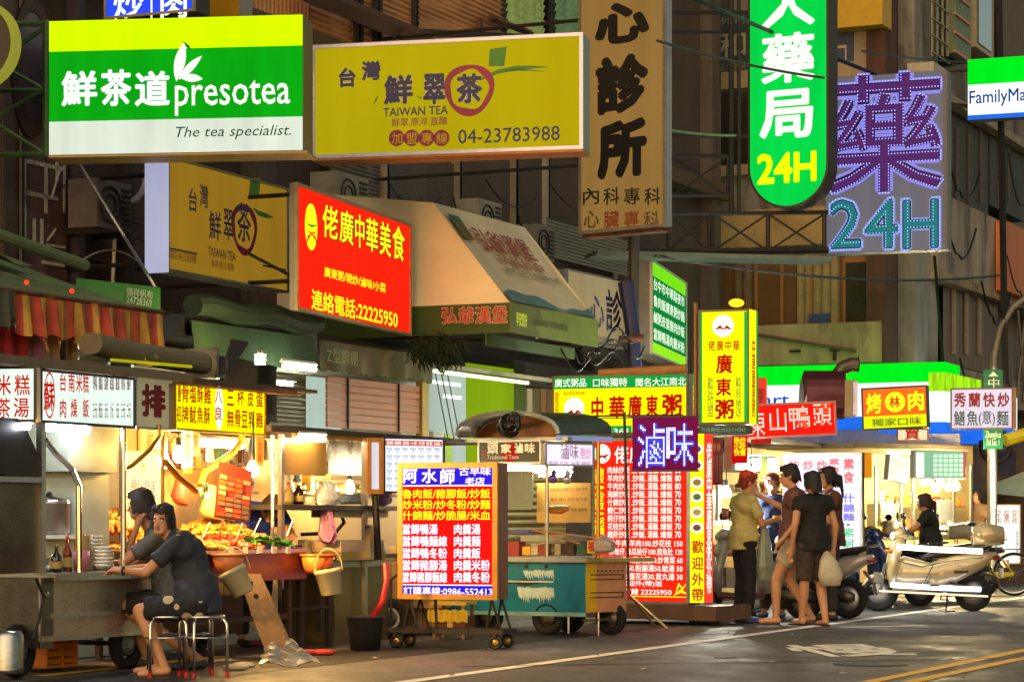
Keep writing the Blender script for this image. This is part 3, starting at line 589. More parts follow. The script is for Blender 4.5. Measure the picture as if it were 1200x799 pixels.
# --- convenience store blade
t, fr = sign('shop_sign', 'bright green, white and blue convenience store lightbox at the right edge', 1134, 70, 141, 1216, 39.5, 39.1, .3, WB, CASED)
rect(t, fr, (1134, 70.3, 1215, 100), GB); rect(t, fr, (1134, 135.5, 1215, 140.8), BBL); L_(t, fr, 'FamilyMart', 1136, 107, 1216, 127, E('#1b3c9a', .8, .3, 0), bold=.02)
# --- bracket sign on green menu box (angled along the street)
t, fr = sign('menu_sign', 'green box sign with four rows of white characters, angled above the porridge stall', 763, 304, 414, 804, 31.5, 34.6, .3, E('#0c7a34', 1.0, .3), M('#6e6658', .6), ALU, .02)
rect(t, fr, (764, 305, 803.5, 322), E('#6fd018', 1.1, .3)); rect(t, fr, (764, 400, 803.5, 413), E('#8ad820', 1.1, .3))
for i, s in enumerate(('台中市中華路夜市', '魯肉飯廣東粥炒麵', '鹹粥皮蛋瘦肉炒飯', '當歸鴨湯肉羹米粉')):
    y0 = 325+i*19.5; L_(t, fr, s, 766, y0, 802, y0+14, E('#d8f0d0', 1.1, .3, 0), bold=.03)
t, fr = sign('clinic_sign', 'faded cream clinic sign behind the blue wrapped pole', 664, 315, 398, 750, 30.6, 32.6, .12, E('#a8966c', .6, .8, .1), CASE, ALU, .02)  # faint glow put into the dull cream face to brighten it
L_(t, fr, '心', 691, 345, 708, 382, M('#4a4468'), bold=.03); L_(t, fr, '診', 710, 338, 729, 388, M('#3a3458'), bold=.03); L_(t, fr, '所', 732, 345, 747, 398, M('#4a4468'), bold=.03)
rect(t, fr, (664.5, 388, 749, 396), M('#7c765e'))
# blue wrapped pole, black wires
b0 = G(742, 655); b0 = Vector(((742-600)*30.2/FP, 30.2, 0)); t = T('utility_pole', 'steel pole wrapped in dark blue tarpaulin left of the green menu sign', 'pole')
pt(t, 'pole', tube([(b0.x, b0.y, 0), (b0.x+.02, b0.y, 9)], .07, 12), M('#4a4c44', .5, .5, .3)); a_, b_ = P(733, 330, 30.1), P(745, 450, 30.1)
pt(t, 'tarpaulin_wrap', tube([a_, a_.lerp(b_, .5)+Vector((.03, 0, 0)), b_], .1, 12, True, .085), M('#1d2350', .5, 0, .3, 6, .4, 12)); pt(t, 'clamp', tube([P(733, 398, 30)+Vector((-.08,0,0)), P(747, 396, 30)+Vector((.08,0,0))], .05, 8), RUST)
# --- green canvas ad
fr = S(1.9); t = T('canvas_sign', 'green canvas sheet with the awning maker name and number, above the striped awning', 'sign', fr)
x0, z0 = fr.at(93, 326); x1, z1 = fr.at(188, 337); zb = fr.at(188, 366)[1]; zl = fr.at(93, 340)[1]
pt(t, 'canvas', prism([(x0, zl), (x1, zb), (x1, z1), (x0, z0)], 0, .03), M('#1f7a18', .6, 0, .2, 3)); L_(t, fr, '儲祥帆布', 148, 336, 179, 346, M('#c8d4b8'), bold=.01); L_(t, fr, '24728369', 148, 346.5, 178, 355, M('#c8d4b8'), bold=.01)
# ======================= awnings and tents =======================
def wave(fx, amp, k2=0): return lambda u, v: (0, amp*math.sin(u*fx)*(v+.2) + k2*math.sin(v*3+u*2), .012*math.sin(u*fx*.7+v*2))
CANV = M('#5c6b45', .8, 0, .3, 2.5, .3, 20, wear='#3f4a32')
# striped awning on the left
fr = S(.75); t = T('striped_awning', 'old green canvas awning with red and yellow striped scalloped valance, far left', 'awning', fr)
xa, za = fr.at(18, 347); xb, zb = fr.at(192, 366); zm = fr.at(18, 386)[1]
STR = bpy.data.materials.new('stripes'); STR.use_nodes = True; n = STR.node_tree.nodes; L = STR.node_tree.links
tc = n.new('ShaderNodeTexCoord'); sx = n.new('ShaderNodeSeparateXYZ'); L.new(tc.outputs['Object'], sx.inputs[0]); mu = n.new('ShaderNodeMath'); mu.operation = 'MULTIPLY'; mu.inputs[1].default_value = 1/.235; L.new(sx.outputs[0], mu.inputs[0])
frn = n.new('ShaderNodeMath'); frn.operation = 'FRACT'; L.new(mu.outputs[0], frn.inputs[0]); cr = n.new('ShaderNodeValToRGB'); cr.color_ramp.interpolation = 'CONSTANT'; L.new(frn.outputs[0], cr.inputs[0])
e = cr.color_ramp.elements; e[0].color = lin('#c04c30')+(1,); e[1].position = .36; e[1].color = lin('#d0a044')+(1,)
for p_, c_ in ((.5, '#c8962e'), (.68, '#8a5a20'), (.8, '#b0401e')): q = e.new(p_); q.color = lin(c_)+(1,)
nz = n.new('ShaderNodeTexNoise'); nz.inputs['Scale'].default_value = 5; nz.inputs['Detail'].default_value = 6; L.new(tc.outputs['Object'], nz.inputs[0]); r2 = n.new('ShaderNodeValToRGB'); L.new(nz.outputs[0], r2.inputs[0]); r2.color_ramp.elements[0].position = .35; r2.color_ramp.elements[0].color = (.6,.55,.5,1); r2.color_ramp.elements[1].position = .65
mx = n.new('ShaderNodeMix'); mx.data_type = 'RGBA'; mx.blend_type = 'MULTIPLY'; mx.inputs[0].default_value = 1; L.new(cr.outputs[0], mx.inputs[6]); L.new(r2.outputs[0], mx.inputs[7]); L.new(mx.outputs[2], n['Principled BSDF'].inputs['Base Color']); n['Principled BSDF'].inputs['Roughness'].default_value = .7
za = zb = (za+zb)/2
def scal(u, v): return (0, .035*math.sin(u*70)*(v+.1), (-.045*abs(math.sin(u*math.pi*9)) if v > .9 else 0))
pt(t, 'valance', sheet((xa, 0, za), (xb, 0, zb), (xb, -.02, zm-.02), (xa, -.02, zm), 90, 5, scal), STR)
pt(t, 'canopy_cloth', sheet((xa-.9, 2.1, za+.75), (xb-.1, 2.1, za+.75), (xb, 0, zb+.01), (xa, 0, za+.01), 30, 8, lambda u, v: (0, 0, -.05*math.sin(v*math.pi)+.012*math.sin(u*40)*math.sin(v*3))), CANV)
pt(t, 'rolled_cloth', tube([(xa-1.2, 2.1, za+.95), (xa-.2, .5, za+.6), (xb-.3, .6, za+.42)], .05, 8), CANV)
pt(t, 'canopy_cloth', sheet((xa-1.5, 2.4, za+1.1), (xb-.7, 2.4, za+.95), (xb-.5, 1.0, za+.42), (xa-1.2, .9, za+.55), 20, 6, lambda u, v: (0, 0, .03*math.sin(u*25))), CANV)
pt(t, 'side_curtain', sheet((xa-1.1, -.02, za+.02), (xa-.02, -.02, za+.02), (xa-.02, 0, zm+.0), (xa-1.1, 0, zm), 20, 4, wave(40, .04)), M('#4a4e40', .8, 0, .3, 4))
pt(t, 'front_rail', tube([(xa-.6, 0, za+.02), (xb, 0, zb+.02)], .018), RUST); 
for x, y in ((178, 342), (37, 333)): x0, z0 = fr.at(x-98, 342, .5); 
for q in ((30, 331), (83, 341)):
    lx, lz = fr.at(q[0], q[1], -.02); solo('marker_lamp', 'tiny red marker lamp on the edge of the green canvas, ' + ('the left one' if q[0] == 30 else 'the right one'), 'lamp', ell((lx, -.03, lz), .018, 8, 6), E('#ff2010', 4, .5, 0), fr)
# cloths hanging below
cl = [('#a82a30', 0, 38), ('#b87a98', 22, 62), ('#d0b890', 52, 80), ('#3a3350', 76, 88), ('#e0c098', 82, 107)]
fq = S(1.05)
lab = ['dark red cloth with white print hanging at the left edge', 'purple pink cloth hanging under the striped awning', 'beige curtain hanging under the striped awning', 'narrow dark violet cloth beside the print bag', 'pink patterned bag hanging below the green scallops']
for i, (c, a_, b_) in enumerate(cl):
    x0, z1 = fq.at(a_, 380); x1, z0 = fq.at(b_, 424); solo('hanging_cloth' if i < 4 else 'print_bag', lab[i], 'cloth' if i < 4 else 'bag', sheet((x0, i*.03, z1), (x1, i*.03, z1), (x1, i*.03, z0-.1), (x0, i*.03, z0-.1), 14, 6, lambda u, v: (0, .04*math.sin(u*14)*v, 0)), M(c, .8, 0, .35, 6), fq)
# long fabric roll with open end
fr = S(.35); t = T('awning_box', 'long beige rolled awning box with rusty open end above the rice stall', 'awning', fr)
x0, z1 = fr.at(106, 392); x1, _ = fr.at(236, 400); zz = z1-.11
pt(t, 'fabric_roll', loft([((x0, 0, zz+.04), (0, .11, 0), (0, 0, .085)), ((x0+.6, 0, zz), (0, .12, 0), (0, 0, .09)), ((x1, 0, zz-.02), (0, .11, 0), (0, 0, .09))], 20), M('#6b634a', .75, 0, .25, 3, .2))
pt(t, 'end_bracket', join(box(x1, x1+.04, -.15, .16, zz-.14, zz+.11), box(x1+.04, x1+.2, -.12, -.08, zz-.14, zz+.04)), M('#8d897c', .6, .5, .35, 14, .3, wear='#3a2a1e'))
for k in range(7): pt(t, 'gear_piece', box(x1+.03+R.random()*.1, x1+.08+R.random()*.14, -.16, -.1+R.random()*.05, zz-.12+R.random()*.1, zz-.02+R.random()*.1), M(['#6a6458','#a49c8a','#2c2824'][k%3], .6, .5, .3))
pt(t, 'end_flap', prism([(x1+.12, zz-.2), (x1+.24, zz-.12), (x1+.62, zz+.2), (x1+.34, zz+.21)], -.1, -.08), M('#241f1c', .6, 0, .3))
pt(t, 'yellow_trim', tube([(fr.at(118, 422)[0], -.1, fr.at(118, 422)[1]), (fr.at(212, 430)[0], -.1, fr.at(212, 430)[1])], .014, 6), E('#d8d020', .5, .6))
# green canvases in the middle
fr = S(2.0); t = T('green_awning', 'rolled dark green canvas with a hanging green valance under the red sign', 'awning', fr)
x0, z1 = fr.at(226, 347); x1, _ = fr.at(372, 372); zr = fr.at(226, 355)[1]
pt(t, 'rolled_cloth', tube([(x0+(x1-x0)*u, .02*math.sin(u*9), zr-.02+.025*math.sin(u*13)) for u in np.linspace(0, 1, 12)], .11, 10), M('#1c3018', .75, 0, .3, 7, .5, 12))
pt(t, 'roller_housing', box(x0, x1+.2, .12, .5, zr-.3, zr-.1), BLACK)
z2 = fr.at(231, 375)[1]; z3 = fr.at(231, 404)[1]; pt(t, 'valance', sheet((x0+.05, .05, z2), (x1, .05, z2), (x1, .0, z3-.1), (x0+.05, .0, z3-.1), 40, 6, lambda u, v: (0, .025*math.sin(u*30+math.sin(u*9))*v, .02*math.sin(u*7)*v)), M('#223c1a', .8, 0, .3, 3, .3))
pt(t, 'lettering', text('儲祥帆布', x1-.55, x1-.15, z2-.42, z2-.28, -.045), M('#7c9468')); 
fr = S(2.3); t = T('dark_awning', 'sagging dark olive canvas awning over the wooden slat screen', 'awning', fr)
x0, z1 = fr.at(375, 398); x1, _ = fr.at(508, 420); z2 = fr.at(375, 430)[1]
pt(t, 'canopy_cloth', sheet((x0, 1.6, z1+.35), (x1, 1.6, z1+.35), (x1, 0, z1), (x0, 0, z1), 20, 6), M('#3a2c22', .8, 0, .3, 3))
pt(t, 'valance', sheet((x0, 0, z1-.01), (x1, 0, z1-.01), (x1, .0, z2), (x0, .0, z2), 60, 5, lambda u, v: (0, .03*math.sin(u*34)*v, -.04*abs(math.sin(u*40))*(v > .9))), M('#5a5a2a', .75, 0, .35, 4, .3, wear='#6a4c2c')); pt(t, 'lettering', text('Z型鋼棚', x0+.1, x0+.8, z2+.06, z1-.08, -.03), M('#8a8a50'))
fr = S(2.2); t = T('dark_awning', 'black sheet metal canopy edge running right from the green room', 'awning', fr)
x0, z1 = fr.at(515, 424); x1, _ = fr.at(700, 460); pt(t, 'canopy_cloth', sheet((x0, 1.7, z1+.1), (x1, 1.7, z1+.1), (x1, 0, z1-.03), (x0, 0, z1-.03), 10, 3), M('#2a2420', .6, .2, .3)); pt(t, 'edge_trim', box(x0, x1, -.03, .01, z1-.07, z1-.02), M('#9a9878', .5)); pt(t, 'edge_tube', box(x0+.1, x0+2.8, .1, .14, z1-.12, z1-.08), E('#d8e8a0', 3, .5))
# burger tent
t27 = 12.0; fr = PF(1.75, 11.0); A = P(598, 356, 27.3); fr = Fr(A, A - SN); fd = Fr(A, A + SD)
t = T('peaked_tent', 'big cream tent awning with green valance lettered in red, in the middle', 'awning', fd)
# cross-section (inward, z)
zb = A.z; prof = [(0, zb), (.98, zb+1.2), (3.1, zb+1.48), (3.1, zb)]; ln = 2.55
CRM = M('#e6dab8', .7, 0, .12, 1.5, .15, 8); GRN = M('#37521e', .6, 0, .2, 3)
V = [(0, y, z) for y, z in prof] + [(ln, y, z) for y, z in prof]
pt(t, 'tent_side', ([(x, y, z) for x in (0, .012) for y, z in prof], [(0,1,2,3), (7,6,5,4), (0,4,5,1), (1,5,6,2), (2,6,7,3), (3,7,4,0)]), CRM)
pt(t, 'tent_front', sheet((0.012, .98, zb+1.2), (ln, .98, zb+1.2), (ln, 0, zb), (.012, 0, zb), 16, 12, lambda u, v: (0, .04*math.sin(v*math.pi), -.03*math.sin(v*math.pi)*math.sin(u*math.pi)), .01), M('#e0d4ae', .7, 0, .15, 1.5, .15, 8))
pt(t, 'tent_roof', sheet((0.012, 3.1, zb+1.48), (ln, 3.1, zb+1.48), (ln, .98, zb+1.21), (.012, .98, zb+1.21), 4, 4, None, .01), CRM)
pt(t, 'tent_side', ([(x, y, z) for x in (ln, ln+.01) for y, z in prof], [(0,1,2,3), (7,6,5,4), (0,4,5,1), (1,5,6,2), (2,6,7,3), (3,7,4,0)]), CRM)
pt(t, 'side_valance', box(-.015, .0, .0, 3.1, zb-.33, zb+.015), GRN); pt(t, 'front_valance', box(-.015, ln, -.015, -.002, zb-.33, zb+.01), M('#5f6f22', .6, 0, .2, 3))
inv = fd.M.inverted() @ fr.M
RL = M('#b03a28', .5); 
for s, q in (('弘', (518, 361, 535, 379)), ('爺', (538, 360, 555, 379)), ('漢', (557, 360, 575, 379)), ('堡', (577, 359, 594, 378))):
    # the across-street frame runs right to left, so build on the mirrored plane
    fm = Fr(A - SN*(-3.1), A); gi = fd.M.inverted() @ fm.M
    pt(t, 'lettering_shadow', xf(fm.tx(s, q[0]-1, q[1]-1, q[2]+1, q[3]+1, y=-.019, bold=.05), gi), M('#c8a890')); pt(t, 'lettering', xf(fm.tx(s, *q, y=-.023, bold=.02), gi), RL)
# print on the sloping front: baked into the slope by shear
def slope(g):  # u along x, v 0..1 up the slope
    return [(x, .98*v - .012 + .04*math.sin(v*math.pi) - .02 + y*.8, zb + 1.2*v + .012) for x, y, v in g[0]], g[1]
def SL(s, x0, x1, v0, v1, m, b=.02): pt(t, 'lettering', slope(text(s, x0, x1, v0, v1, 0, b)), m)
SL('弘爺漢堡', .55, 2.1, .58, .82, M('#a2463a'), .03); SL('早餐輕食', .75, 2.1, .46, .56, M('#b0604c')); SL('漢堡·三明治·鐵板麵·奶茶', .7, 2.3, .37, .42, M('#7a7058'))
pt(t, 'logo_print', slope(([(.12,0,.66),(.42,0,.66),(.42,0,.9),(.12,0,.9)], [(0,1,2,3)])), M('#2f7a3a', .5)); SL('H', .18, .42, .66, .86, M('#c03a28'), .06)
pt(t, 'hill_print', slope((sum([[(ln*u, 0, .02), (ln*u, 0, .10+.05*math.sin(u*7)+.02*math.sin(u*19))] for u in np.linspace(.01, .99, 24)], []), [(2*i, 2*i+2, 2*i+3, 2*i+1) for i in range(23)])), M('#5e8a8c', .6, 0, .3, 5))
pt(t, 'lettering', text('早安您好', .12, .42, zb-.24, zb-.08, -.02, .03), E('#d8e04a', .7, .5)); pt(t, 'lettering', text('弘爺漢堡 早餐專賣店', .6, 1.6, zb-.2, zb-.12, -.02, .02), M('#4a5220'))
for x in (.1, ln-.1): pt(t, 'tent_pole', tube([(x, .1, zb-.3), (x, 3.0, zb-.1)], .02), RUST)
pt(t, 'green_fringe', box(.0, ln, .3, .32, zb-.47, zb-.33), GRN)
# bush of green netting under it
g = []
for k in range(1100):
    a = R.random()*6.28; p = P(511+max(-30,min(30,R.gauss(0, 15))), 399+abs(R.gauss(0, 9)), 27.35+R.random()*.5); d = Vector((R.gauss(0,.035), R.gauss(0,.035), R.gauss(-.03,.04))); d2 = Vector((.012, 0, .008))
    g.append(([tuple(p), tuple(p+d+d2), tuple(p+d*1.8), tuple(p+d-d2)], [(0,1,2,3)]))
solo('hanging_plant', 'dark green feathery plant hanging under the green lettered valance', 'plant', join(*g), M('#16280e', .9, 0, .4, 20))
# ======================= wires =======================
def wire(n, pts, r, sag, lab, m=BLACK):
    a_, b_ = P(*pts[0]), P(*pts[1]); solo('wire', lab, 'wire', tube([a_.lerp(b_, u) - Vector((0, 0, sag*4*u*(1-u))) for u in np.linspace(0, 1, 18)], r, 5), m)
wire(1, ((770, 48, 28), (970, 92, 31)), .018, .05, 'black wire crossing in front of the green pharmacy pill sign', M('#3c4638'))
wire(2, ((782, 152, 29), (862, 159, 31)), .016, .02, 'pale green wire between the clinic sign and the truss', M('#6a8a62'))
wire(3, ((770, -20, 29), (1045, 95, 34)), .03, .02, 'thick black stay running down to the top of the LED sign')
wire(4, ((768, 300, 30.5), (1200, 318, 52)), .022, .25, 'thin black wire drooping below the LED sign')
wire(5, ((1010, 60, 34), (1200, 70, 48)), .016, .1, 'thin wire above the LED sign running right')
wire(6, ((93, 192, 22.8), (183, 338, 23.8)), .018, 0, 'pale grey stay slanting down below the green shop sign', M('#8f93a8', .4, .5))
wire(7, ((90, 310, 22.8), (160, 305, 24.6)), .01, -.12, 'thin grey cable looping on the dark wall left', M('#77726a'))
wire(8, ((1095, 300, 43), (1108, 462, 44)), .03, 0, 'tangled dark cable hanging down the grey pillar on the right')
wire(9, ((1170, -20, 40), (1178, 450, 40)), .06, 0, 'thick black cable bundle running down beside the lamp post')
wire(10, ((1182, 180, 40), (1200, 240, 40)), .02, .3, 'loose black cable by the right edge')
for i in range(7):
    a_ = P(640+i*14, 400+R.random()*14, 29+R.random()); b_ = a_ + Vector((R.uniform(.3, .9), .3, R.uniform(-.35, .2)))
    solo('loose_cable', ['first','second','third','fourth','fifth','sixth','seventh'][i]+' loose black cable from the left below the faded clinic sign', 'cable', tube([a_.lerp(b_, u) + Vector((0, 0, .13*math.sin(u*7+i))) for u in np.linspace(0, 1, 14)], .013, 5), BLACK, group='loose cables below the clinic sign')
# ======================= stall makers =======================
def wheel(par, x, y, z, r, w_=.12, tyre=RUBBER, hub=DSTEEL, axis='y', name='wheel'):
    g = torus((x, y, z), r-w_*.42, w_*.45, axis, 22, 8, 1.1); o = pt(par, name, g, tyre, True)
    h = lathe([(r*.2, -w_*.5), (r*.45, -w_*.3), (r*.45, w_*.3), (r*.2, w_*.5)], (0,0,0), 14, 'y')
    if axis == 'x': h = [(b, a, c) for a, b, c in h[0]], h[1]
    pt(o, 'hub', ([(a+x, b+y, c+z) for a, b, c in h[0]], h[1]), hub); return o
def tubelight(label, fr, px0, py0, px1, py1, y, s=18, col='#f2f6ff', grp=None):
    x0, z0 = fr.at(px0, py0, y); x1, z1 = fr.at(px1, py1, y); t = T('fluorescent_tube', label, 'lamp', fr, grp)
    pt(t, 'tube', tube([(x0, y, z0), (x1, y, z1)], .022, 8), E(col, s, .6, 0)); pt(t, 'housing', tube([(x0-.03, y+.01, z0+.05), (x1+.03, y+.01, z1+.05)], .03, 4), WHITE); return t
def bulb(label, px, py, Y, s=120, r=.05, col='#ffd28a', grp=None):
    c = P(px, py, Y); t = T('light_bulb', label, 'lamp', WF, grp)
    pt(t, 'glass', lathe([(.012, .085), (r*.55, .06), (r, .0), (r*.9, -.03), (r*.5, -.05), (.004, -.055)], c, 12), E(col, s, .6, 0), True)
    pt(t, 'socket', cyl(c.x, c.y, c.z+.08, c.z+.15, .022), BLACK); pt(t, 'cord', tube([(c.x, c.y, c.z+.15), (c.x+.01, c.y, c.z+.5)], .006, 5), BLACK); return t
def bottle(label, p, h, r, m, cap='#b02018', grp=None):
    t = T('bottle', label, 'bottle', WF, grp); pt(t, 'glass', lathe([(r, 0), (r, h*.55), (r*.9, h*.62), (r*.35, h*.76), (r*.32, h*.9)], p, 12), m, True); pt(t, 'cap', lathe([(r*.4, h*.9), (r*.36, h), (.003, h+.01)], p, 10), M(cap, .4)); pt(t, 'paper_label', lathe([(r*1.04, h*.15), (r*1.04, h*.42)], p, 12), M('#b8a060', .6)); return t
def bowl_stack(label, p, n, r, grp=None, col='#d9d4c2'):
    t = T('bowl_stack', label, 'bowls', WF, grp)
    for i in range(n): pt(t, 'bowl', lathe([(r*.5, i*.028), (r*.9, i*.028+.03), (r, i*.028+.05), (r*.94, i*.028+.05), (r*.5, i*.028+.02)], p, 16), M(col, .3), True)
    return t
# ======================= stall A: stainless rice and soup cart =======================
fr = S(0); t = T('noodle_cart', 'stainless steel street kitchen cart with white lit menu boards, far left', 'food cart', fr); CA = t
OR = M('#c0b4a4', .3, .75, .25, 3, .12, 20); HT = .775; X1 = 1.62
pt(t, 'worktop', box(-.02, X1+.18, -.14, .86, HT-.03, HT), STEEL)
pt(t, 'worktop_lip', box(-.03, X1+.19, -.15, -.14, HT-.055, HT+.004), STEEL)
pt(t, 'front_panel', box(.0, X1, .0, .02, .27, HT-.03), OR); pt(t, 'end_panel', box(.001, .02, .021, .86, .22, HT-.03), M('#6a655c', .4, .9, .3, 4, .1))
pt(t, 'front_rail', box(.0, X1, -.02, 0, .27, .31), STEEL); pt(t, 'front_rail', box(.1, X1, -.02, 0, .44, .475), STEEL); pt(t, 'corner_post', box(-.01, .14, -.012, .0, .22, HT-.055), M('#7e786c', .4, .9, .3, 4))
for q in (-.01, .1): pt(t, 'bolt', lathe([(.022, 0), (.022, -.012), (.005, -.016)], (.05, -.014, .62), 10, 'y'), CHROME); break
pt(t, 'side_flap', prism([(-.02, .78), (-.9, .78), (-.9, 1.46), (-.02, 1.46)], .0, .015), M('#6e665a', .35, .95, .3, 3, .1))
RZ0, RZ1 = fr.at(42, 430)[1], fr.at(42, 420)[1]
pt(t, 'post', box(-.03, .02, -.03, .02, HT, RZ0-.0), STEEL); x2 = fr.at(142, 500)[0]; pt(t, 'post', tube([(x2, -.02, HT), (x2, -.02, RZ0)], .024, 10), CHROME); pt(t, 'post', tube([(X1, .8, HT), (X1, .8, RZ0)], .02, 8), CHROME)
for (x0_, sgn) in ((.03, 1), (x2, 1)):
    c = [(x0_, -.02, fr.at(42, 515)[1]-.0), (x0_+.12, -.02, fr.at(42, 530)[1]), (x0_+.33, -.02, fr.at(42, 548)[1]), (x0_+.42, -.02, fr.at(42, 568)[1]), (x0_+.43, -.02, HT)]
    if sgn == 1 and x0_ < .1: pt(t, 'curved_brace', tube(c, .022, 8), CHROME)
z5_ = [(x2+.0, -.02, fr.at(142, 550)[1]), (x2+.12, -.02, fr.at(142, 545)[1]), (x2+.38, -.02, fr.at(142, 525)[1]), (x2+.5, -.02, fr.at(142, 510)[1]), (x2+.5, -.02, fr.at(142, 495)[1])]
pt(t, 'curved_brace', tube(z5_, .02, 8), GOLD)
XE = fr.at(214, 440)[0]; pt(t, 'roof', box(-1.2, XE, -.06, 1.2, RZ0+.0, RZ0+.035), M('#5f5a52', .5, .6, .3)); pt(t, 'roof_edge', box(-1.2, XE, -.1, -.06, RZ0-.01, RZ0+.06), M('#7d6a5a', .4, .8, .3, 8, .1, stretch=(6, 1, 1)))
pt(t, 'splash_box', fr.bx(87, 552, 128, 668, .35, .7), M('#c4ccbc', .35, .5, .1)); pt(t, 'splash_box', fr.bx(80, 495, 137, 552, .3, .75), M('#a8ae9c', .4, .5, .2))
pt(t, 'hood', prism([(-.6, 1.5), (-.08, 1.46), (-.08, 1.62), (-.3, 1.9), (-.6, 1.9)], -.05, .5), M('#2c2a28', .4, .6, .3)); pt(t, 'hood_rim', box(-.8, -.04, -.07, .5, 1.44, 1.48), ALU)
for x, y in ((-.05, .18), (1.25, .1), (1.3, .8), (-.05, .8)): wheel(t, x, y, .2, .2, .1, hub=M('#8a8a86', .5, .7))
pt(t, 'axle', tube([(1.25, .1, .2), (1.3, .8, .2)], .02), IRON)
pt(t, 'gas_can', lathe([(.12, .05), (.12, .08), (.12, .32), (.1, .36)], (-.2, .15, 0), 16), STEEL, True)
pt(t, 'cable', tube([(-.1, -.03, .74), (-.03, -.05, .6), (-.1, -.05, .42), (-.16, -.04, .3)], .012), BLACK)
fm = S(-.1); 
def board(name, label, frx, q, face, frame, th=.1):
    b = T(name, label, 'sign', frx); x0, z1 = frx.at(q[0], q[1]); z0 = frx.at(q[0], q[3])[1]; x1 = frx.at(q[2], q[1])[0]
    pt(b, 'sign_case', box(x0, x1, .006, th, z0, z1), CASE); pt(b, 'sign_face', box(x0+.003, x1-.003, 0, .006, z0+.003, z1-.003), face)
    if frame: pt(b, 'sign_frame', join(box(x0, x1, -.015, .01, z1-.012, z1+.006), box(x0, x1, -.015, .01, z0-.008, z0+.012), box(x0-.006, x0+.012, -.014, .01, z0+.012, z1-.012), box(x1-.012, x1+.006, -.014, .01, z0+.012, z1-.012)), frame)
    return b
WF1 = E('#d2e4d8', 1.15, .6, .06); RD = E('#cc1c0c', .8, .4, 0)
fp = FX(-60, 17.35, 42, 17.25); b = board('menu_board', 'white lit board reading rice cake and tea soup in red, cut by the left edge', fp, (-58, 431, 42, 494), WF1, CASED)
for s, q in (('米', (-4, 439, 13, 463)), ('糕', (17, 439, 35, 463)), ('茶', (-3, 466, 12, 490)), ('湯', (16, 466, 34, 489)), ('油', (-30, 440, -10, 463)), ('排', (-30, 466, -10, 489))): L_(b, fp, s, *q, RD, bold=.02)
fr = S(-.1); b = board('menu_board', 'white lit board with circled red character and a price list, between the two left boards', fr, (47, 433, 157, 494), WF1, CASED)
def wq(fr, s, q, m, b_, t_, **k):  # box given by its own corners, top edge drops along the wall
    return L_(t_, fr, s, *q, m, **k)
cx, cz = fr.at(57.5, 463); o = pt(b, 'circle', ring(cx, cz, .062, .068, -.006, -.003, 32), RD); o.data.transform(Matrix.Translation((cx,0,cz)) @ Matrix.Diagonal((.95,1,2.5,1)) @ Matrix.Translation((-cx,0,-cz)))
L_(b, fr, '蘇', 51, 446, 64, 481, RD, bold=.03)
for s, xa, y0 in (('台', 70, 436), ('南', 80, 437), ('米', 89, 437.5), ('糕', 97, 438), ('肉', 70, 467), ('燥', 83, 467), ('飯', 97, 467)): L_(b, fr, s, xa, y0, xa+(7.5 if xa < 95 else 7), y0+22, RD, bold=.025)
for i, s in enumerate(('四神湯\n\n三十元', '豬血湯\n\n卅五元', '苦瓜排骨\n\n五十元', '虱目魚湯\n\n六十元', '滷蛋豆腐\n\n十五元', '燙青菜\n\n三十元', '香腸小\n\n二十元')): L_(b, fr, s, 109+i*6.6, 438, 113.5+i*6.6, 490, M('#b03a30', .6), bold=.02)
fr = S(.0); b = board('cutlet_board', 'grey steel panel with one big dark red character beside the white board', fr, (158, 440, 203, 501), E('#a89f78', .45, 2.5, .1), ALU)  # unlit panel, a dim glow is put into its colour
L_(b, fr, '排', 166, 449, 194, 488, M('#7c1418', .6), bold=.06)
YB = E('#e0ea00', 1.2, .4, .08); RR = E('#c81a08', .75, .4, 0)
fr = S(-.05); b = board('menu_board', 'yellow lit board of the fried chicken stall with white oval in its middle', fr, (204, 449, 310, 503), YB, M('#a87c20', .5, .4))
for s, q in (('鹽', (208, 453, 212, 474)), ('骨', (213, 453, 221, 475)), ('塩', (222, 454, 230, 475)), ('酥', (231, 455, 238, 476)), ('雞', (239, 456, 247, 477)), ('招', (207, 478, 212, 498)), ('牌', (213, 478, 221, 499)), ('魷', (222, 478, 230, 500)), ('魚', (231, 479, 238, 500)), ('酥', (239, 480, 246, 501)),
    ('三', (266, 459, 274, 479)), ('杯', (278, 460, 286, 479)), ('皮', (290, 461, 297, 480)), ('蛋', (300, 462, 308, 481)), ('無', (266, 483, 274, 504)), ('骨', (275, 483, 282, 504)), ('豆', (283, 484, 290, 505)), ('乳', (291, 485, 298, 505)), ('雞', (300, 486, 308, 505))): L_(b, fr, s, q[0], q[1]-3, q[2], q[3]-4, RR, bold=.03)
cx, cz = fr.at(256, 478); o = pt(b, 'white_oval', disc(cx, cz, .06, -.008, .004, 32, .18), Wt); L_(b, fr, '八', 252, 458, 260, 472, RR, y=-.012, bold=.02); L_(b, fr, '良', 252, 476, 260, 492, RR, y=-.012, bold=.02)
# lamps of stall A
fr = S(0); tubelight('cool white tube under the white menu boards of the left cart', fr, 47, 501, 103, 505, .2, 16, '#e4eeff'); tubelight('short tube behind the left corner post', PF(.2, -.3), 15, 500, 34, 500, .0, 8, '#e4eeff')
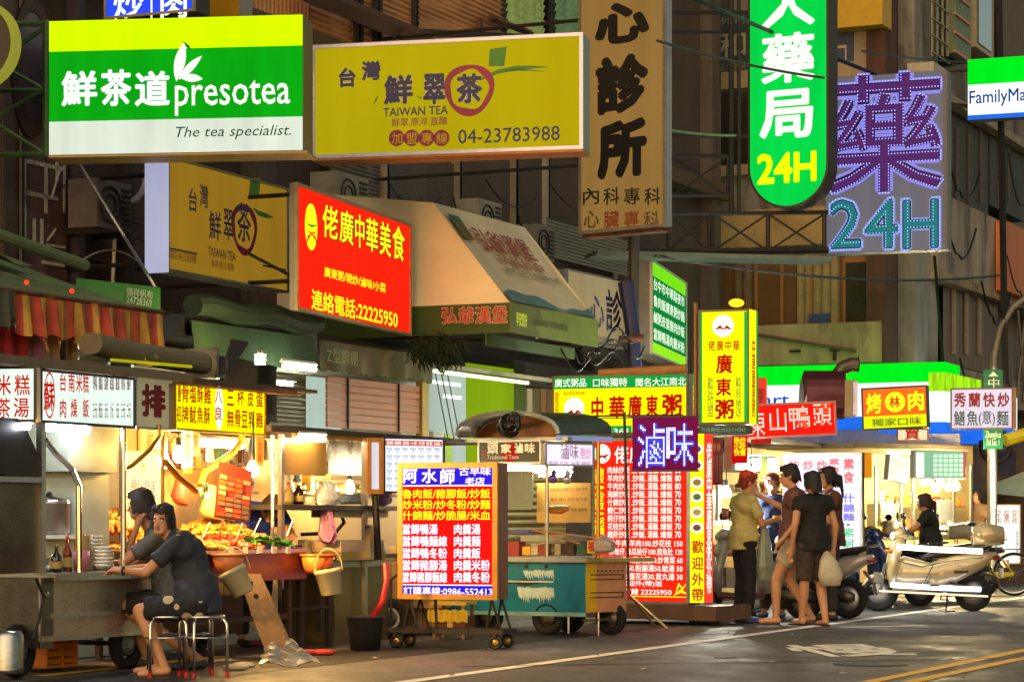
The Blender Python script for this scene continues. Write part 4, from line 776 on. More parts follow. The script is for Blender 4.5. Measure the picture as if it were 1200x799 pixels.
# things on the worktop
fa = S(.05)
def on(px, z, off=.2, t_=None):
    f = S(off); x, _ = f.at(px, 660); p = f.w(x, 0, z); return Vector(p)
bottle('dark soy sauce bottle nearest the corner post', on(66, HT, .1), .2, .042, M('#1a0f08', .15, 0, .1, coat=1), '#6a4a18'); bottle('tall sauce bottle with red cap beside the soy sauce', on(79, HT, .1), .27, .036, M('#7a2a10', .2, 0, .2), '#c83a10')
p = on(95, HT, .08); t = T('chopstick_cup', 'pink plastic cup full of wooden chopsticks', 'cup'); pt(t, 'cup', lathe([(.055, 0), (.066, .16), (.06, .16), (.05, .01)], p, 16), M('#c87a8c', .4, 0, .1), True)
for k in range(18): a = R.random()*6.3; r = .045*R.random(); pt(t, 'chopstick', tube([(p.x+r*math.cos(a), p.y+r*math.sin(a), p.z+.03), (p.x+1.8*r*math.cos(a), p.y+1.8*r*math.sin(a), p.z+.27+.02*R.random())], .0045, 4), M('#c9a878', .6))
bowl_stack('tall stack of white bowls behind the chopstick cup', on(109, HT, .38), 9, .075); bowl_stack('lower stack of white bowls left of the seated man\'s hand', on(122, HT, .2), 6, .08)
p = on(138, HT, .3); solo('metal_cup', 'small metal cup between the bowls and the man\'s hand', 'cup', lathe([(.05, 0), (.055, .08), (.05, .08)], p, 14), STEEL, smooth=True)
p = on(58, HT, .5); t = T('cooking_pot', 'tall steel stock pot with lid at the back of the left cart', 'pot'); pt(t, 'pot', lathe([(.15, 0), (.16, .02), (.16, .24), (.165, .25)], p, 20), STEEL, True); pt(t, 'lid', lathe([(.165, .25), (.15, .27), (.03, .3), (.02, .33), (.002, .335)], p, 20), CHROME, True); pt(t, 'handle', torus((p.x-.17, p.y-.05, p.z+.2), .03, .008, 'y', 12, 6), CHROME)
t.location.z += .28; p2 = Vector(p); solo('pot_stand', 'white steel shelf under the tall stock pot', 'shelf', join(box(p.x-.25, p.x+.3, p.y-.18, p.y+.2, HT+.25, HT+.28), cyl(p.x-.15, p.y, HT, HT+.25, .02), cyl(p.x+.22, p.y, HT, HT+.25, .02)), WHITE)
for i, (px, o_, r) in enumerate(((45, .25, .09), (56, .18, .075), (43, .55, .12))): p = on(px, HT, o_); solo('mixing_bowl', ['steel bowl by the corner post', 'smaller steel bowl beside the soy sauce', 'large steel bowl behind the corner post'][i], 'bowl', lathe([(r*.5, 0), (r, r*.8), (r*.93, r*.8), (r*.45, .01)], p, 18), STEEL, smooth=True)
t = T('bag_hooks', 'dark bag and yellow cords hanging behind the left cart', 'bag', S(1.0)); f = S(1.0)
pt(t, 'bag', loft([((f.at(66, 545)[0], 0, f.at(66, 545)[1]), (.13, 0, 0), (0, .05, .02)), ((f.at(66, 535)[0], 0, f.at(66, 530)[1]), (.15, 0, 0), (0, .06, .02)), ((f.at(64, 520)[0], 0, f.at(64, 520)[1]), (.06, 0, 0), (0, .03, .01))]), M('#38383c', .5)); 
for k in range(5): x, z = f.at(64+k*2, 548); pt(t, 'cord', torus((x, -.05, z), .05+.01*k, .006, 'y', 16, 5), M('#c89a2a'))
for i, (px0, py0, px1, py1, c, l) in enumerate(((83, 520, 92, 560, '#b04a5a', 'pink rag hanging by the steel splash box'), (42, 535, 58, 600, '#b8b4d0', 'pale violet sheet hanging behind the corner post'), (58, 548, 70, 600, '#c8a83a', 'yellow package behind the left cart'), (75, 520, 85, 620, '#b4a07a', 'beige pipe cover behind the left cart'))):
    x0, z1 = f.at(px0, py0); x1, z0 = f.at(px1, py1); solo('hanging_rag' if i < 2 else 'package', l, 'cloth' if i < 2 else 'package', sheet((x0, .05*i-.2, z1), (x1, .05*i-.2, z1), (x1, .05*i-.2, z0), (x0, .05*i-.2, z0), 8, 6, lambda u, v: (0, .02*math.sin(u*9+v*3), 0), .02), M(c, .7, 0, .25), f)
# rear wall of the left stall: warm boards
f = S(1.35); t = T('stall_back_wall', 'brownish partition behind the left cart', 'partition', f)
for i, (a_, b_, c) in enumerate(((-60, 30, '#6a5c4c'), (30, 75, '#c8b88c'), (75, 140, '#c4bc94'), (140, 165, '#9a8458'))): pt(t, 'panel', f.bx(a_+.4, 450, b_-.4, 740, .001*i, .03), M(c, .5, .2, .25, 2))
# crates under the cart
def crate(label, p, c, s=(.4, .3, .26), rot=0, grp=None):
    t = T('crate', label, 'crate', Fr((p[0], p[1]), (p[0]+math.cos(rot), p[1]+math.sin(rot))), grp); a_, b_, h = s; m = M(c, .5, 0, .15); z = p[2]
    pt(t, 'base', box(0, a_, 0, b_, z, z+.02), m)
    for i in range(4): 
        zz = z+.02+(h-.02)*i/4; pt(t, 'slat', join(box(0, a_, 0, .012, zz+.01, zz+h/4*.72), box(0, a_, b_-.012, b_, zz+.01, zz+h/4*.72)), m)
    for x in (0, a_/2, a_-.02): pt(t, 'rib', box(x, x+.02, -.006, b_+.006, z, z+h), m)
    return t
p = S(.4).w(.62, 0, 0); crate('orange crate on the ground under the left cart, lower one', (p.x, p.y, .03), '#d07818', rot=1.13); crate('orange crate stacked on the other under the left cart', (p.x, p.y, .31), '#d8801c', rot=1.1)
# ======================= stools =======================
def stool(label, p, rot):
    t = T('stool', label, 'stool', Fr((p.x, p.y), (p.x+math.cos(rot), p.y+math.sin(rot))), 'round tube stools by the left cart')
    pt(t, 'seat', lathe([(.13, .445), (.15, .45), (.155, .458), (.14, .466), (.01, .468)], (0,0,0), 24), M('#8a4a3a', .4, 0, .2), True); pt(t, 'seat_rim', torus((0,0,.453), .155, .012, 'z', 28, 8), CHROME, True)
    for k in range(4):
        a = math.pi/4 + k*math.pi/2; c, s = math.cos(a), math.sin(a)
        l = pt(t, 'leg', tube([(c*.11, s*.11, .44), (c*.165, s*.165, .43), (c*.185, s*.185, .4), (c*.19, s*.19, .03)], .0125, 8), CHROME, True); pt(l, 'leg_cap', cyl(c*.19, s*.19, 0, .045, .017), M('#b01c1c', .5))
    pt(t, 'ring', torus((0,0,.3), .18, .006, 'z', 28, 6), CHROME); return t
stool('left tube stool with red feet under the seated man', Vector(((196-600)*17.75/FP, 17.75, 0)), .2); stool('right tube stool with red feet behind the seated man', Vector(((238-600)*17.75/FP, 17.75, 0)), .55)
stool('tube stool standing behind the other two', Vector(((217-600)*18.35/FP, 18.35, 0)), .9)
# ======================= stall B: fried snack stall =======================
f = S(.1); t = T('snack_stall', 'fried snack stall with a heaped brown display tray on trestles', 'food stall', f); xA, xB = f.at(212, 650)[0], f.at(358, 650)[0]; zt, zl = f.at(262, 646)[1], f.at(262, 682)[1]
BRN = M('#7a3c2c', .35, .4, .3, 4, .1)
pt(t, 'tray_front', box(xA, xB, -.01, .02, zl, zt), BRN); pt(t, 'tray_rim', box(xA-.01, xB+.01, -.03, .0, zt-.02, zt+.01), STEEL); pt(t, 'tray_end', box(xB-.02, xB, .021, 1.1, zl, zt), BRN); pt(t, 'tray_floor', box(xA, xB-.021, .021, 1.1, zl, zl+.03), STEEL)
for (x, y) in ((xA+.3, .1), (xB-.12, .1), (xB-.12, 1.0), (xA+.3, 1.0)): pt(t, 'trestle_leg', box(x, x+.05, y, y+.05, 0, zl), M('#4a3320', .6, 0, .3))
for y in (.1, 1.0): pt(t, 'trestle_rail', box(xA+.3, xB-.07, y+.01, y+.04, zl*.45, zl*.45+.05), M('#4a3320', .6, 0, .3))
pt(t, 'back_box', f.bx(240, 700, 285, 745, .3, .9), M('#50351f', .6, 0, .3)); wheel(t, f.at(285, 730)[0], .5, .2, .2, .12)
xL = f.at(310, 650)[0]
for px, m in ((331, STEEL), (203, GOLD)): x, z = f.at(px, 510); pt(t, 'post', tube([(x, .1, zt), (x, .1, z)], .018, 8), m)
rz = f.at(203, 447)[1]; pt(t, 'roof', box(f.at(205, 500)[0], f.at(372, 500)[0], .0, 1.6, rz+.02, rz+.05), M('#4c3c24', .6, 0, .3)); pt(t, 'roof_beam', box(f.at(205, 500)[0], f.at(345, 500)[0], -.03, .03, rz-.02, rz+.02), RUST)
for (a_, b_) in (((203, 562), (252, 520)), ((250, 545), (300, 510))):
    pass
pt(t, 'curved_brace', tube([(f.at(247, 568)[0], .1, f.at(247, 568)[1]), (f.at(252, 552)[0], .1, f.at(252, 552)[1]), (f.at(285, 530)[0], .1, f.at(285, 530)[1]), (f.at(294, 518)[0], .1, f.at(294, 518)[1]), (f.at(296, 505)[0], .1, f.at(296, 505)[1])], .028, 8), GOLD)
pt(t, 'curved_brace', tube([(f.at(200, 540)[0], .05, f.at(200, 540)[1]), (f.at(215, 558)[0], .05, f.at(215, 558)[1]), (f.at(236, 575)[0], .05, f.at(236, 575)[1])], .03, 8), GOLD)
fl = PF(.1, f.at(300, 600)[0]+.3); fx = FX(245, 19.9, 296, 20.0); x0, z1 = fx.at(258, 540); 
t = T('price_board', 'tilted red price panel of grey and red tiles hanging beside the bulb', 'sign', fx); c4 = [fx.at(*p) for p in ((257, 540), (296, 552), (293, 612), (251, 606))]
pt(t, 'panel', prism(c4, 0, .02), M('#8a2c14', .4, 0, .2))
for r in range(8):
    for c in range(4):
        if R.random() < .85:
            u0, v0 = .06+c*.23, .22+r*.095; q = lambda u, v: (Vector(c4[0])*(1-u)+Vector(c4[1])*u)*(1-v)+(Vector(c4[3])*(1-u)+Vector(c4[2])*u)*v
            pt(t, 'tile', prism([tuple(q(*k)) for k in ((u0, v0), (u0+.2, v0), (u0+.2, v0+.07), (u0, v0+.07))], -.012, -.001), M(['#a88a60', '#c83c14', '#7a5a44', '#e05018'][R.randrange(4)], .4))
for i, (px, py) in enumerate(((296, 551), (209, 534), (193, 541))): bulb(['big bulb hanging right of the red price panel', 'bare bulb at the left end of the snack stall', 'small bulb in a round reflector left of the snack stall'][i], px, py, 19.6 if i else 20.2, [260, 200, 70][i], .055 if i == 0 else .045, '#ffc66a')
t = T('light_bulb', 'square bright bulb under the green canvas', 'lamp'); c = P(305, 421, 23); pt(t, 'glass', box(c.x-.045, c.x+.045, c.y-.04, c.y+.04, c.z-.05, c.z+.045), E('#ffe6a0', 50, .6, 0)); pt(t, 'socket', cyl(c.x, c.y, c.z+.05, c.z+.1, .03), BLACK)
c = P(213, 384, 23.5); t = T('light_bulb', 'round white bulb behind the end of the striped awning', 'lamp'); pt(t, 'glass', ell(c, .05), E('#f4e8c8', 50, .6, 0), True); pt(t, 'socket', cyl(c.x, c.y, c.z+.04, c.z+.14, .025), BLACK)
tubelight('warm tube under the yellow fried chicken board', S(.5), 236, 520, 284, 523, .0, 14, '#ffd9b0'); tubelight('cool tube hanging under the green canvas valance', S(1.7), 333, 429, 369, 433, 0, 8, '#eef6e0'); tubelight('short violet white lamp right of the yellow board', S(.6), 320, 505, 327, 506, 0, 10, '#d8d0ff')
# food heaps
def heap(label, name, cnt, cx, cy, cz, sx, sy, sz, m, kind='stick', size=.05):
    g = []
    for _ in range(cnt):
        u, v = R.gauss(0, .38), R.gauss(0, .38); u = max(-1, min(1, u)); v = max(-1, min(1, v)); h = sz*math.cos(u*1.4)*math.cos(v*1.4); x, y, z = cx+u*sx, cy+v*sy, cz+h+R.random()*.02
        a, b_ = R.random()*6.3, R.uniform(-.4, .5); d = Vector((math.cos(a)*math.cos(b_), math.sin(a)*math.cos(b_), math.sin(b_)))*size*R.uniform(.6, 1.3)
        if kind == 'stick': g.append(tube([Vector((x,y,z))-d, Vector((x,y,z))+d], size*.22, 5))
        elif kind == 'ball': g.append(ell((x,y,z), (size*R.uniform(.4,.7), size*R.uniform(.4,.7), size*R.uniform(.35,.6)), 6, 5))
        else:
            s_ = Vector((-d.y, d.x, R.uniform(-.02,.03)))*.7; p0 = Vector((x,y,z)); g.append(([tuple(p0-d), tuple(p0+s_), tuple(p0+d), tuple(p0-s_), tuple(p0+Vector((0,0,.012)))], [(0,1,4),(1,2,4),(2,3,4),(3,0,4),(0,3,2,1)]))
    return solo(name, label, 'food', join(*g), m, f, kind='stuff')
f = S(.1); zz = zt-.03; xw = xB-xA
FY = M('#cc780e', .45, 0, .7, 16, .3, 80, coat=.3); FO = M('#8c3410', .45, 0, .6, 16); FB = M('#c8984c', .6, 0, .6, 16); FG = M('#2c7010', .5, 0, .6, 16); FR = M('#982410', .45, 0, .5, 16)
hb = lambda px: f.at(px, 640)[0]
heap('golden heap of fried tofu strips in the middle of the tray', 'fried_tofu', 300, hb(250), .45, zz+.05, .55, .35, .10, FY, 'stick', .06)
heap('long pile of golden fried pieces at the back left of the tray', 'fried_snack', 260, hb(225), .85, zz+.12, .6, .3, .14, FY, 'ball', .06); heap('pale fried mushrooms heaped at the back of the tray', 'fried_mushroom', 200, hb(265), 1.0, zz+.24, .5, .22, .12, FB, 'ball', .06)
heap('battered pieces heaped at the right of the tray', 'fried_chicken', 220, hb(340), .8, zz+.12, .55, .3, .15, M('#c88c34', .5, 0, .6, 16), 'ball', .065); heap('orange brown sausage pieces at the front of the tray', 'sausage', 200, hb(288), .22, zz+.04, .55, .18, .05, FO, 'ball', .05)
heap('red skewers laid at the front centre of the tray', 'skewer', 60, hb(297), .3, zz+.1, .35, .12, .04, FR, 'stick', .06); heap('bright green peppers at the front right of the tray', 'green_pepper', 170, hb(335), .2, zz+.05, .32, .18, .07, FG, 'leaf', .06); heap('yellow corn pieces on the left of the tray', 'corn', 200, hb(232), .15, zz+.04, .55, .16, .06, M('#b07c10', .45, 0, .6, 16), 'ball', .05)
heap('lettuce leaves at the middle right of the tray', 'lettuce', 80, hb(312), .45, zz+.12, .4, .16, .05, M('#7aa028', .5, 0, .3, 20), 'leaf', .07)
solo('food_bed', 'bed of crumbs and fried bits filling the snack tray', 'food', ([(xA+.05+(xw-.1)*i/20, .04+1.05*j/10, zt-.06+.06*math.sin(i*.9)*math.sin(j)+.012*j) for j in range(11) for i in range(21)], [(j*21+i, j*21+i+1, j*21+i+22, j*21+i+21) for j in range(10) for i in range(20)]), M('#c8781a', .5, 0, .4, 25, .4, 60), f, kind='stuff')
def basket(label, px, c, w_=.14):
    x, z = f.at(px, 658, -.12); t = T('basket', label, 'basket', f, 'orange colanders on the snack tray edge'); m = M(c, .45, 0, .15)
    pt(t, 'bowl', lathe([(w_*.6, -.1), (w_*.8, -.05), (w_, .06), (w_*.94, .06), (w_*.74, -.04), (w_*.02, -.09)], (x, -.14, z), 20), m, True); pt(t, 'rim', torus((x, -.14, z+.06), w_, .012, 'z', 26, 6), m); return t
basket('pinkish orange plastic colander on the left front of the snack tray', 265, '#d87838'); basket('bright orange basket at the right end of the snack tray', 371, '#e0621a', .15); basket('second orange basket piled behind the right one', 366, '#d8742a', .12).location += Vector((0, 0, 0))
def bucket(label, px, py, tilt, Y):
    c = P(px, py, Y); t = T('bucket', label, 'bucket', Fr((c.x, c.y), (c.x+1, c.y)), 'cream buckets hanging from the stall'); mt = Matrix.Translation((0, 0, c.z)) @ Matrix.Rotation(tilt, 4, 'Y'); m = M('#c2b48a', .45, 0, .15, 5)
    pt(t, 'body', xf(lathe([(.085, -.12), (.09, -.115), (.115, .07), (.125, .075), (.125, .11), (.118, .11), (.108, .06), (.082, -.1)], (0,0,0), 22), mt), m, True); pt(t, 'handle', xf(tube([(.122*math.cos(a), 0, .09+.2*math.sin(a)) for a in np.linspace(0, math.pi, 14)], .007, 6), Matrix.Translation((0,0,c.z)) @ Matrix.Rotation(tilt*.3, 4, 'Y')), M('#a89a78'))
bucket('cream bucket hanging tilted under the pink colander', 278, 681, -.5, 19.9); bucket('cream bucket hanging from the right end of the snack stall', 386, 681, -.15, 21.0)
# leaning plank, bag, litter
a_, b_ = G(333, 777), P(290, 672, 20.3); t = T('leaning_board', 'brown board with two bolts leaning against the snack stall', 'board')
wv = Vector((.115, .03, 0)); V = [a_-wv, a_+wv*.9, b_+wv*.75, b_-wv*.75]; V = [Vector(v) for v in V]; k = Vector((.02, .05, 0)); pt(t, 'board', ([tuple(v) for v in V] + [tuple(v+k) for v in V], [(0,1,2,3),(7,6,5,4),(0,4,5,1),(1,5,6,2),(2,6,7,3),(3,7,4,0)]), M('#4a3628', .98, 0, .4, 3, .2, wear='#241a12'))
for u in (.75, .9): c = a_.lerp(b_, u); pt(t, 'bolt', lathe([(.02, 0), (.02, -.03), (.004, -.035)], c, 8, 'y'), IRON)
g = sheet(a_+Vector((-.1,-.35,.16)), a_+Vector((.1,-.35,.2)), a_+Vector((.32,-.45,.02)), a_+Vector((-.15,-.5,.02)), 8, 6, lambda u, v: (R.gauss(0,.012), R.gauss(0,.012), .03*math.sin(u*9)), .01); solo('plastic_bag', 'clear plastic bag lying at the foot of the leaning board', 'bag', g, M('#a8a090', .25, 0, .2, trans=.3))
for i, (px, py, c) in enumerate(((285, 782, '#b8b09a'), (296, 757, '#9a2c28'), (379, 768, '#a82a20'), (362, 768, '#8a2018'), (276, 786, '#a8a08a'))):
    p = G(px, py); solo('litter' if i in (0, 1, 4) else 'slipper', ['crumpled paper on the road near the leaning board', 'red rag behind the stools', 'red slipper under the trestle, right one', 'red slipper under the trestle, left one', 'small scrap of paper left of the crumpled one'][i], 'litter' if i in (0,1,4) else 'slipper', ell((p.x, p.y, .03), (.11, .06, .03), 8, 5) if i else ell((p.x, p.y, .02), (.1, .07, .03), 7, 4), M(c, .7))
# hanging bags and sheets behind the snack stall
f = S(1.0)
for i, (x0, y0, x1, y1, c, l) in enumerate(((218, 560, 245, 605, '#c89a58', 'translucent bag of rolls hanging left of the price panel'), (208, 568, 232, 608, '#d8b070', 'tan paper sack beside the bag of rolls'), (300, 545, 320, 590, '#d8d8d0', 'white plastic bag hanging right of the bulb'), (188, 555, 200, 590, '#c85a4a', 'pink red cloth strip hanging by the floral sheet'), (308, 560, 330, 595, '#c8c8bc', 'second white bag behind the steel post'))):
    a0, b1 = f.at(x0, y0); a1, b0 = f.at(x1, y1); cx, hz = (a0+a1)/2, (b1-b0); solo('hanging_bag', l, 'bag', loft([((cx, -.3+i*.05, b1), (.03, 0, 0), (0, .02, 0)), ((cx+.01, -.3+i*.05, b1-hz*.25), ((a1-a0)*.3, 0, 0), (0, .05, 0)), ((cx, -.3+i*.05, b1-hz*.7), ((a1-a0)*.5, 0, .02), (0, .08, 0)), ((cx+.02, -.3+i*.05, b0), ((a1-a0)*.42, 0, -.02), (0, .06, 0))], 16), M(c, .35, 0, .3, 9, .4, 14), f, smooth=True)
f = S(1.3); t = T('stall_back_wall', 'warm lit back wall of the snack stall with posters', 'partition', f); 
for i, (a_, b_, c, y0, y1) in enumerate(((165, 205, '#c0aa70', 440, 740), (205, 262, '#d0a860', 480, 740), (262, 330, '#c89e60', 500, 740), (330, 388, '#b89c64', 505, 740), (388, 480, '#a08a5a', 515, 740))): pt(t, 'panel', f.bx(a_+.4, y0, b_-.4, y1, .001*i, .03), M(c, .6, .1, .25, 2))
FQ = S(.9); t = T('floral_banner', 'pale banner with blue characters and snowflakes behind the seated man', 'banner', FQ); pt(t, 'cloth', FQ.bx(148, 528, 190, 622, 0, .02), M('#b8ac84', .7, 0, .15))
L_(t, FQ, '新鮮\n健康', 153, 560, 184, 590, M('#2a3480', .6), bold=.02); L_(t, FQ, '香脆\n好吃', 157, 594, 182, 618, M('#2a3480', .6), bold=.02)
for px, py in ((168, 548), (157, 572)):
    x, z = FQ.at(px, py); pt(t, 'snowflake', join(*[box(x-.05, x+.05, -.008, -.004, z-.004, z+.004) if k == 0 else xf(box(-.05, .05, -.008-.0002*k, -.004, -.004, .004), Matrix.Translation((x, 0, z)) @ Matrix.Rotation(k*math.pi/4, 4, 'Y')) for k in range(4)]), M('#5a5a70'))
for i, (q, c, s, l) in enumerate((((214, 505, 226, 548), '#8fb0a0', '菜單', 'pale green hanging menu strip'), ((226, 507, 234, 534), '#7a4a20', '酥', 'narrow brown hanging strip'), ((300, 507, 309, 545), '#c07a18', '三杯雞', 'orange strip hanging right of the bulb'), ((178, 512, 196, 526), '#c8b030', 'NO!', 'yellow cloth with lettering above the floral banner'))):
    fz = S(.3+.02*i); t = T('paper_strip', l, 'sign', fz); pt(t, 'sheet', fz.bx(*q, 0, .008), M(c, .6, 0, .2)); L_(t, fz, s if i in (1, 3) else '\n'.join(s), q[0]+2, q[1]+3, q[2]-2, q[3]-3, M('#6a1c14' if i != 3 else '#b04a1c'), bold=.02)
# coil of green cord
x, z = S(.2).at(242, 573); t = T('cord_coil', 'coil of green cord hanging from the curved brass brace', 'cord', S(.2))
for k in range(5): pt(t, 'loop', torus((x+.01*k-.02, .01*k, z-.006*k), .05+.006*(k%3), .006, 'y', 20, 5), M('#6aa088', .5))
# ======================= stall C: steel counters with shelf =======================
f = S(.35); t = T('soup_stall', 'tan steel counters, shelf and hood of the soup stall behind the trolley sign', 'food stall', f)
TAN = M('#a58c58', .4, .6, .25, 2, .1); zc = lambda px, py, y=0: f.at(px, py, y)
def fb(n, q, y0, y1, m, **k): return pt(t, n, f.bx(*q, y0, y1), m, **k)
fb('post', (330, 508, 333.5, 765), 0, .04, STEEL); fb('post', (428, 508, 431, 725), 0, .04, STEEL)
fb('hood_panel', (334, 513, 382, 556), .0, .03, M('#b89048', .35, .5, .2, 2)); fb('hood_panel', (385, 512, 430, 555), .3, .33, M('#a8aaa0', .3, .7, .2))
fb('shelf', (331, 591, 470, 597), -.02, .5, DSTEEL); fb('worktop', (331, 652, 470, 657), 0, .8, DSTEEL)
fb('roof', (318, 498, 560, 505), -.1, 1.7, M('#3c3020', .5, .4, .3)); fb('roof_fascia', (345, 506, 520, 512), -.08, -.05, M('#9a7430', .5, .3, .3))
fb('back_panel', (334, 560, 470, 650), .9, .93, M('#b09a60', .4, .5, .2, 2)); fb('cabinet', (392, 664, 455, 762), .1, .7, M('#8a7c58', .35, .8, .25, 3, .1)); fb('cabinet_rim', (388, 658, 457, 665), .05, .75, STEEL)
fb('box_tray', (400, 646, 452, 657), -.05, .3, TAN); fb('box_tray', (400, 633, 450, 646), -.04, .28, M('#b8a088', .6, 0, .15))
pt(t, 'black_tube', tube([(zc(432, 560)[0], -.06, zc(432, 560)[1]), (zc(437, 655)[0], -.06, zc(437, 655)[1])], .035, 8), BLACK); fb('tube_sleeve', (434, 615, 438, 655), -.1, -.04, CHROME)
for q in ((336, 690, 341, 770), (352, 680, 357, 768), (386, 660, 390, 772), (376, 700, 380, 740)): fb('trestle_leg', q, -.1, -.05, M('#3a2a1c', .7, 0, .3))
fb('trestle_rail', (336, 712, 390, 716), -.11, -.06, M('#3a2a1c', .7, 0, .3)); fb('trestle_rail', (300, 668, 388, 674), -.12, -.04, M('#5c4022', .6, 0, .3))
fb('low_shelf', (392, 597, 455, 606), .05, .3, M('#8c8a70', .4, .5)); 
pt(t, 'black_hose', tube([(zc(450, 596)[0], .5, zc(450, 596)[1]), (zc(456, 612)[0], .5, zc(456, 612)[1]), (zc(446, 624)[0], .5, zc(446, 624)[1]), (zc(408, 626)[0], .5, zc(408, 626)[1])], .02, 6), BLACK)
for i, (px, c, l) in enumerate(((338, '#c83018', 'red capped sauce bottle on the upper shelf of the soup stall'), (350, '#d8d0c0', 'clear sauce bottle with dark sauce on the upper shelf'))):
    x, z = f.at(px, 591, .15); p = f.w(x, .15, z); bottle(l, p, .2, .048, M('#2a160a' if i else '#b8a050', .2), c)
x, z = f.at(362, 591, .1); solo('paper_tub', 'small white tub beside the sauce bottles on the upper shelf', 'tub', lathe([(.04, 0), (.055, .07), (.05, .07)], f.w(x, .1, z), 12), WHITE, smooth=True)
for i, (q, c, l) in enumerate((((378, 564, 396, 592), '#b8bcc4', 'crumpled white plastic bags piled on the shelf'), ((384, 598, 390, 634), '#b070a0', 'pink plastic bag hanging under the shelf'), ((340, 560, 345, 590), '#c8882a', 'orange bottle shaped cloth on the shelf'))):
    if i == 2: continue
    a0, b1 = f.at(q[0], q[1]); a1, b0 = f.at(q[2], q[3]); cx, hz = (a0+a1)/2, b1-b0
    solo('plastic_bag', l, 'bag', jit(loft([((cx, .05, b1), (.03, 0, 0), (0, .03, 0)), ((cx-.01, .03, b1-hz*.3), ((a1-a0)*.35, 0, .01), (0, .06, 0)), ((cx, .03, b1-hz*.75), ((a1-a0)*.5, 0, -.01), (0, .09, 0)), ((cx, .03, b0), ((a1-a0)*.4, 0, 0), (0, .07, 0))], 18), .011), M(c, .3, 0, .2, 8, .6, 14), f)
for i, px in enumerate((404, 414, 424)): x, z = f.at(px, 591, .2); bowl_stack(['left', 'middle', 'right'][i]+' upturned bowls on the shelf left of the white display sign', f.w(x, .2, z), 3, .07, None, '#b8c4cc')
x, z = f.at(447, 591, .0); solo('cloth_bundle', 'violet cloth bundle on the shelf under the white lit menu', 'cloth', loft([((x-.1, 0, z+.1), (0, .06, 0), (0, 0, .05)), ((x, 0, z+.07), (0, .09, 0), (0, 0, .09)), ((x+.1, 0, z+.05), (0, .07, 0), (0, 0, .05))], 10), M('#8a78b8', .7, 0, .2), f)
c = G(428, 762); t = T('trash_bucket', 'black plastic bucket with a red hose, by the blue and red sign', 'bucket'); pt(t, 'bucket', lathe([(.13, 0), (.165, .3), (.175, .31), (.16, .31), (.12, .02)], (c.x, c.y, 0), 22), M('#2c2a28', .5), True); pt(t, 'rim', torus((c.x, c.y, .305), .17, .01, 'z', 24, 6), M('#3c3a36'))
pt(t, 'hose', tube([P(452, 660, c.y-.05), P(453, 680, c.y-.1), P(448, 705, c.y-.12), P(437, 722, c.y-.1), P(430, 726, c.y)], .028, 8), M('#b81c1c', .4))
pb = T('slat_screen', 'wooden slat screen behind the stalls under the dark olive awning', 'screen', S(2.6)); f2 = S(2.6)
zb_, zt_ = f2.at(385, 500)[1], f2.at(385, 440)[1]; x0, x1 = f2.at(384, 440)[0], f2.at(492, 440)[0]
for i in range(7): zz = zb_+(zt_-zb_)*i/7; pt(pb, 'slat', box(x0, x1, 0, .03, zz, zz+.075), M('#a05a28', .5, 0, .3, 3, .1, stretch=(1, 1, 10)))
pt(pb, 'side_post', box(x1+.01, x1+.18, -.03, .06, zb_-.3, zt_+.2), M('#a08830', .5)); pt(pb, 'back_light_panel', box(x0, x0+(x1-x0)*.34, .25, .28, zb_, zt_), E('#b8cfc0', .8, .5)); pt(pb, 'back_board', box(x0+(x1-x0)*.34, x1, .25, .28, zb_, zt_), M('#4a2c14', .6))
for u in (.2, .75): pt(pb, 'batten', box(x0+(x1-x0)*u, x0+(x1-x0)*u+.02, -.02, -.001, zb_, zt_), BLACK)
f2 = S(2.9); t = T('lit_shop_room', 'bright shop interior with pale glass and lime green wall panel', 'shop', f2)
def f2b(n, q, y0, y1, m): return pt(t, n, f2.bx(*q, y0, y1), m)
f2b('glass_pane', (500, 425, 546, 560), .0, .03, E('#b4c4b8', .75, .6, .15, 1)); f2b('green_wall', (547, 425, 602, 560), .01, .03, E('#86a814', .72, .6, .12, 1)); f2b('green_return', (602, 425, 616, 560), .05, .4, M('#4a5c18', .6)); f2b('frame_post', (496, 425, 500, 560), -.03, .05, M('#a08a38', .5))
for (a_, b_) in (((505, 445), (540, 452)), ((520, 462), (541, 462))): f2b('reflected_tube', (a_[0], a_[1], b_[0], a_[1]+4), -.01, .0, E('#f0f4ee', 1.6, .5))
for i, (a_, c) in enumerate(((618, '#b8a888'), (624, '#6a5a3a'), (634, '#8c6a3a'), (640, '#7a5c34'))): f2b('wall_panel', (a_, 455, a_+8, 560), .1, .2, M(c, .6))
f2b('white_column', (508, 505, 520, 560), -.1, 0, M('#c8d8d0', .5)); f2b('lime_column', (521, 508, 530, 560), -.1, 0, M('#8ab830', .5))
for k in range(3): x, z = f2.at(520+k*7, 425, -.3); solo('cord', ['left', 'middle', 'right'][k]+' thin cord in front of the bright glass pane', 'cord', tube([(x-.25, -.3, z-.1), (x+.15, -.3, z-1.0)], .008, 5), BLACK, f2)
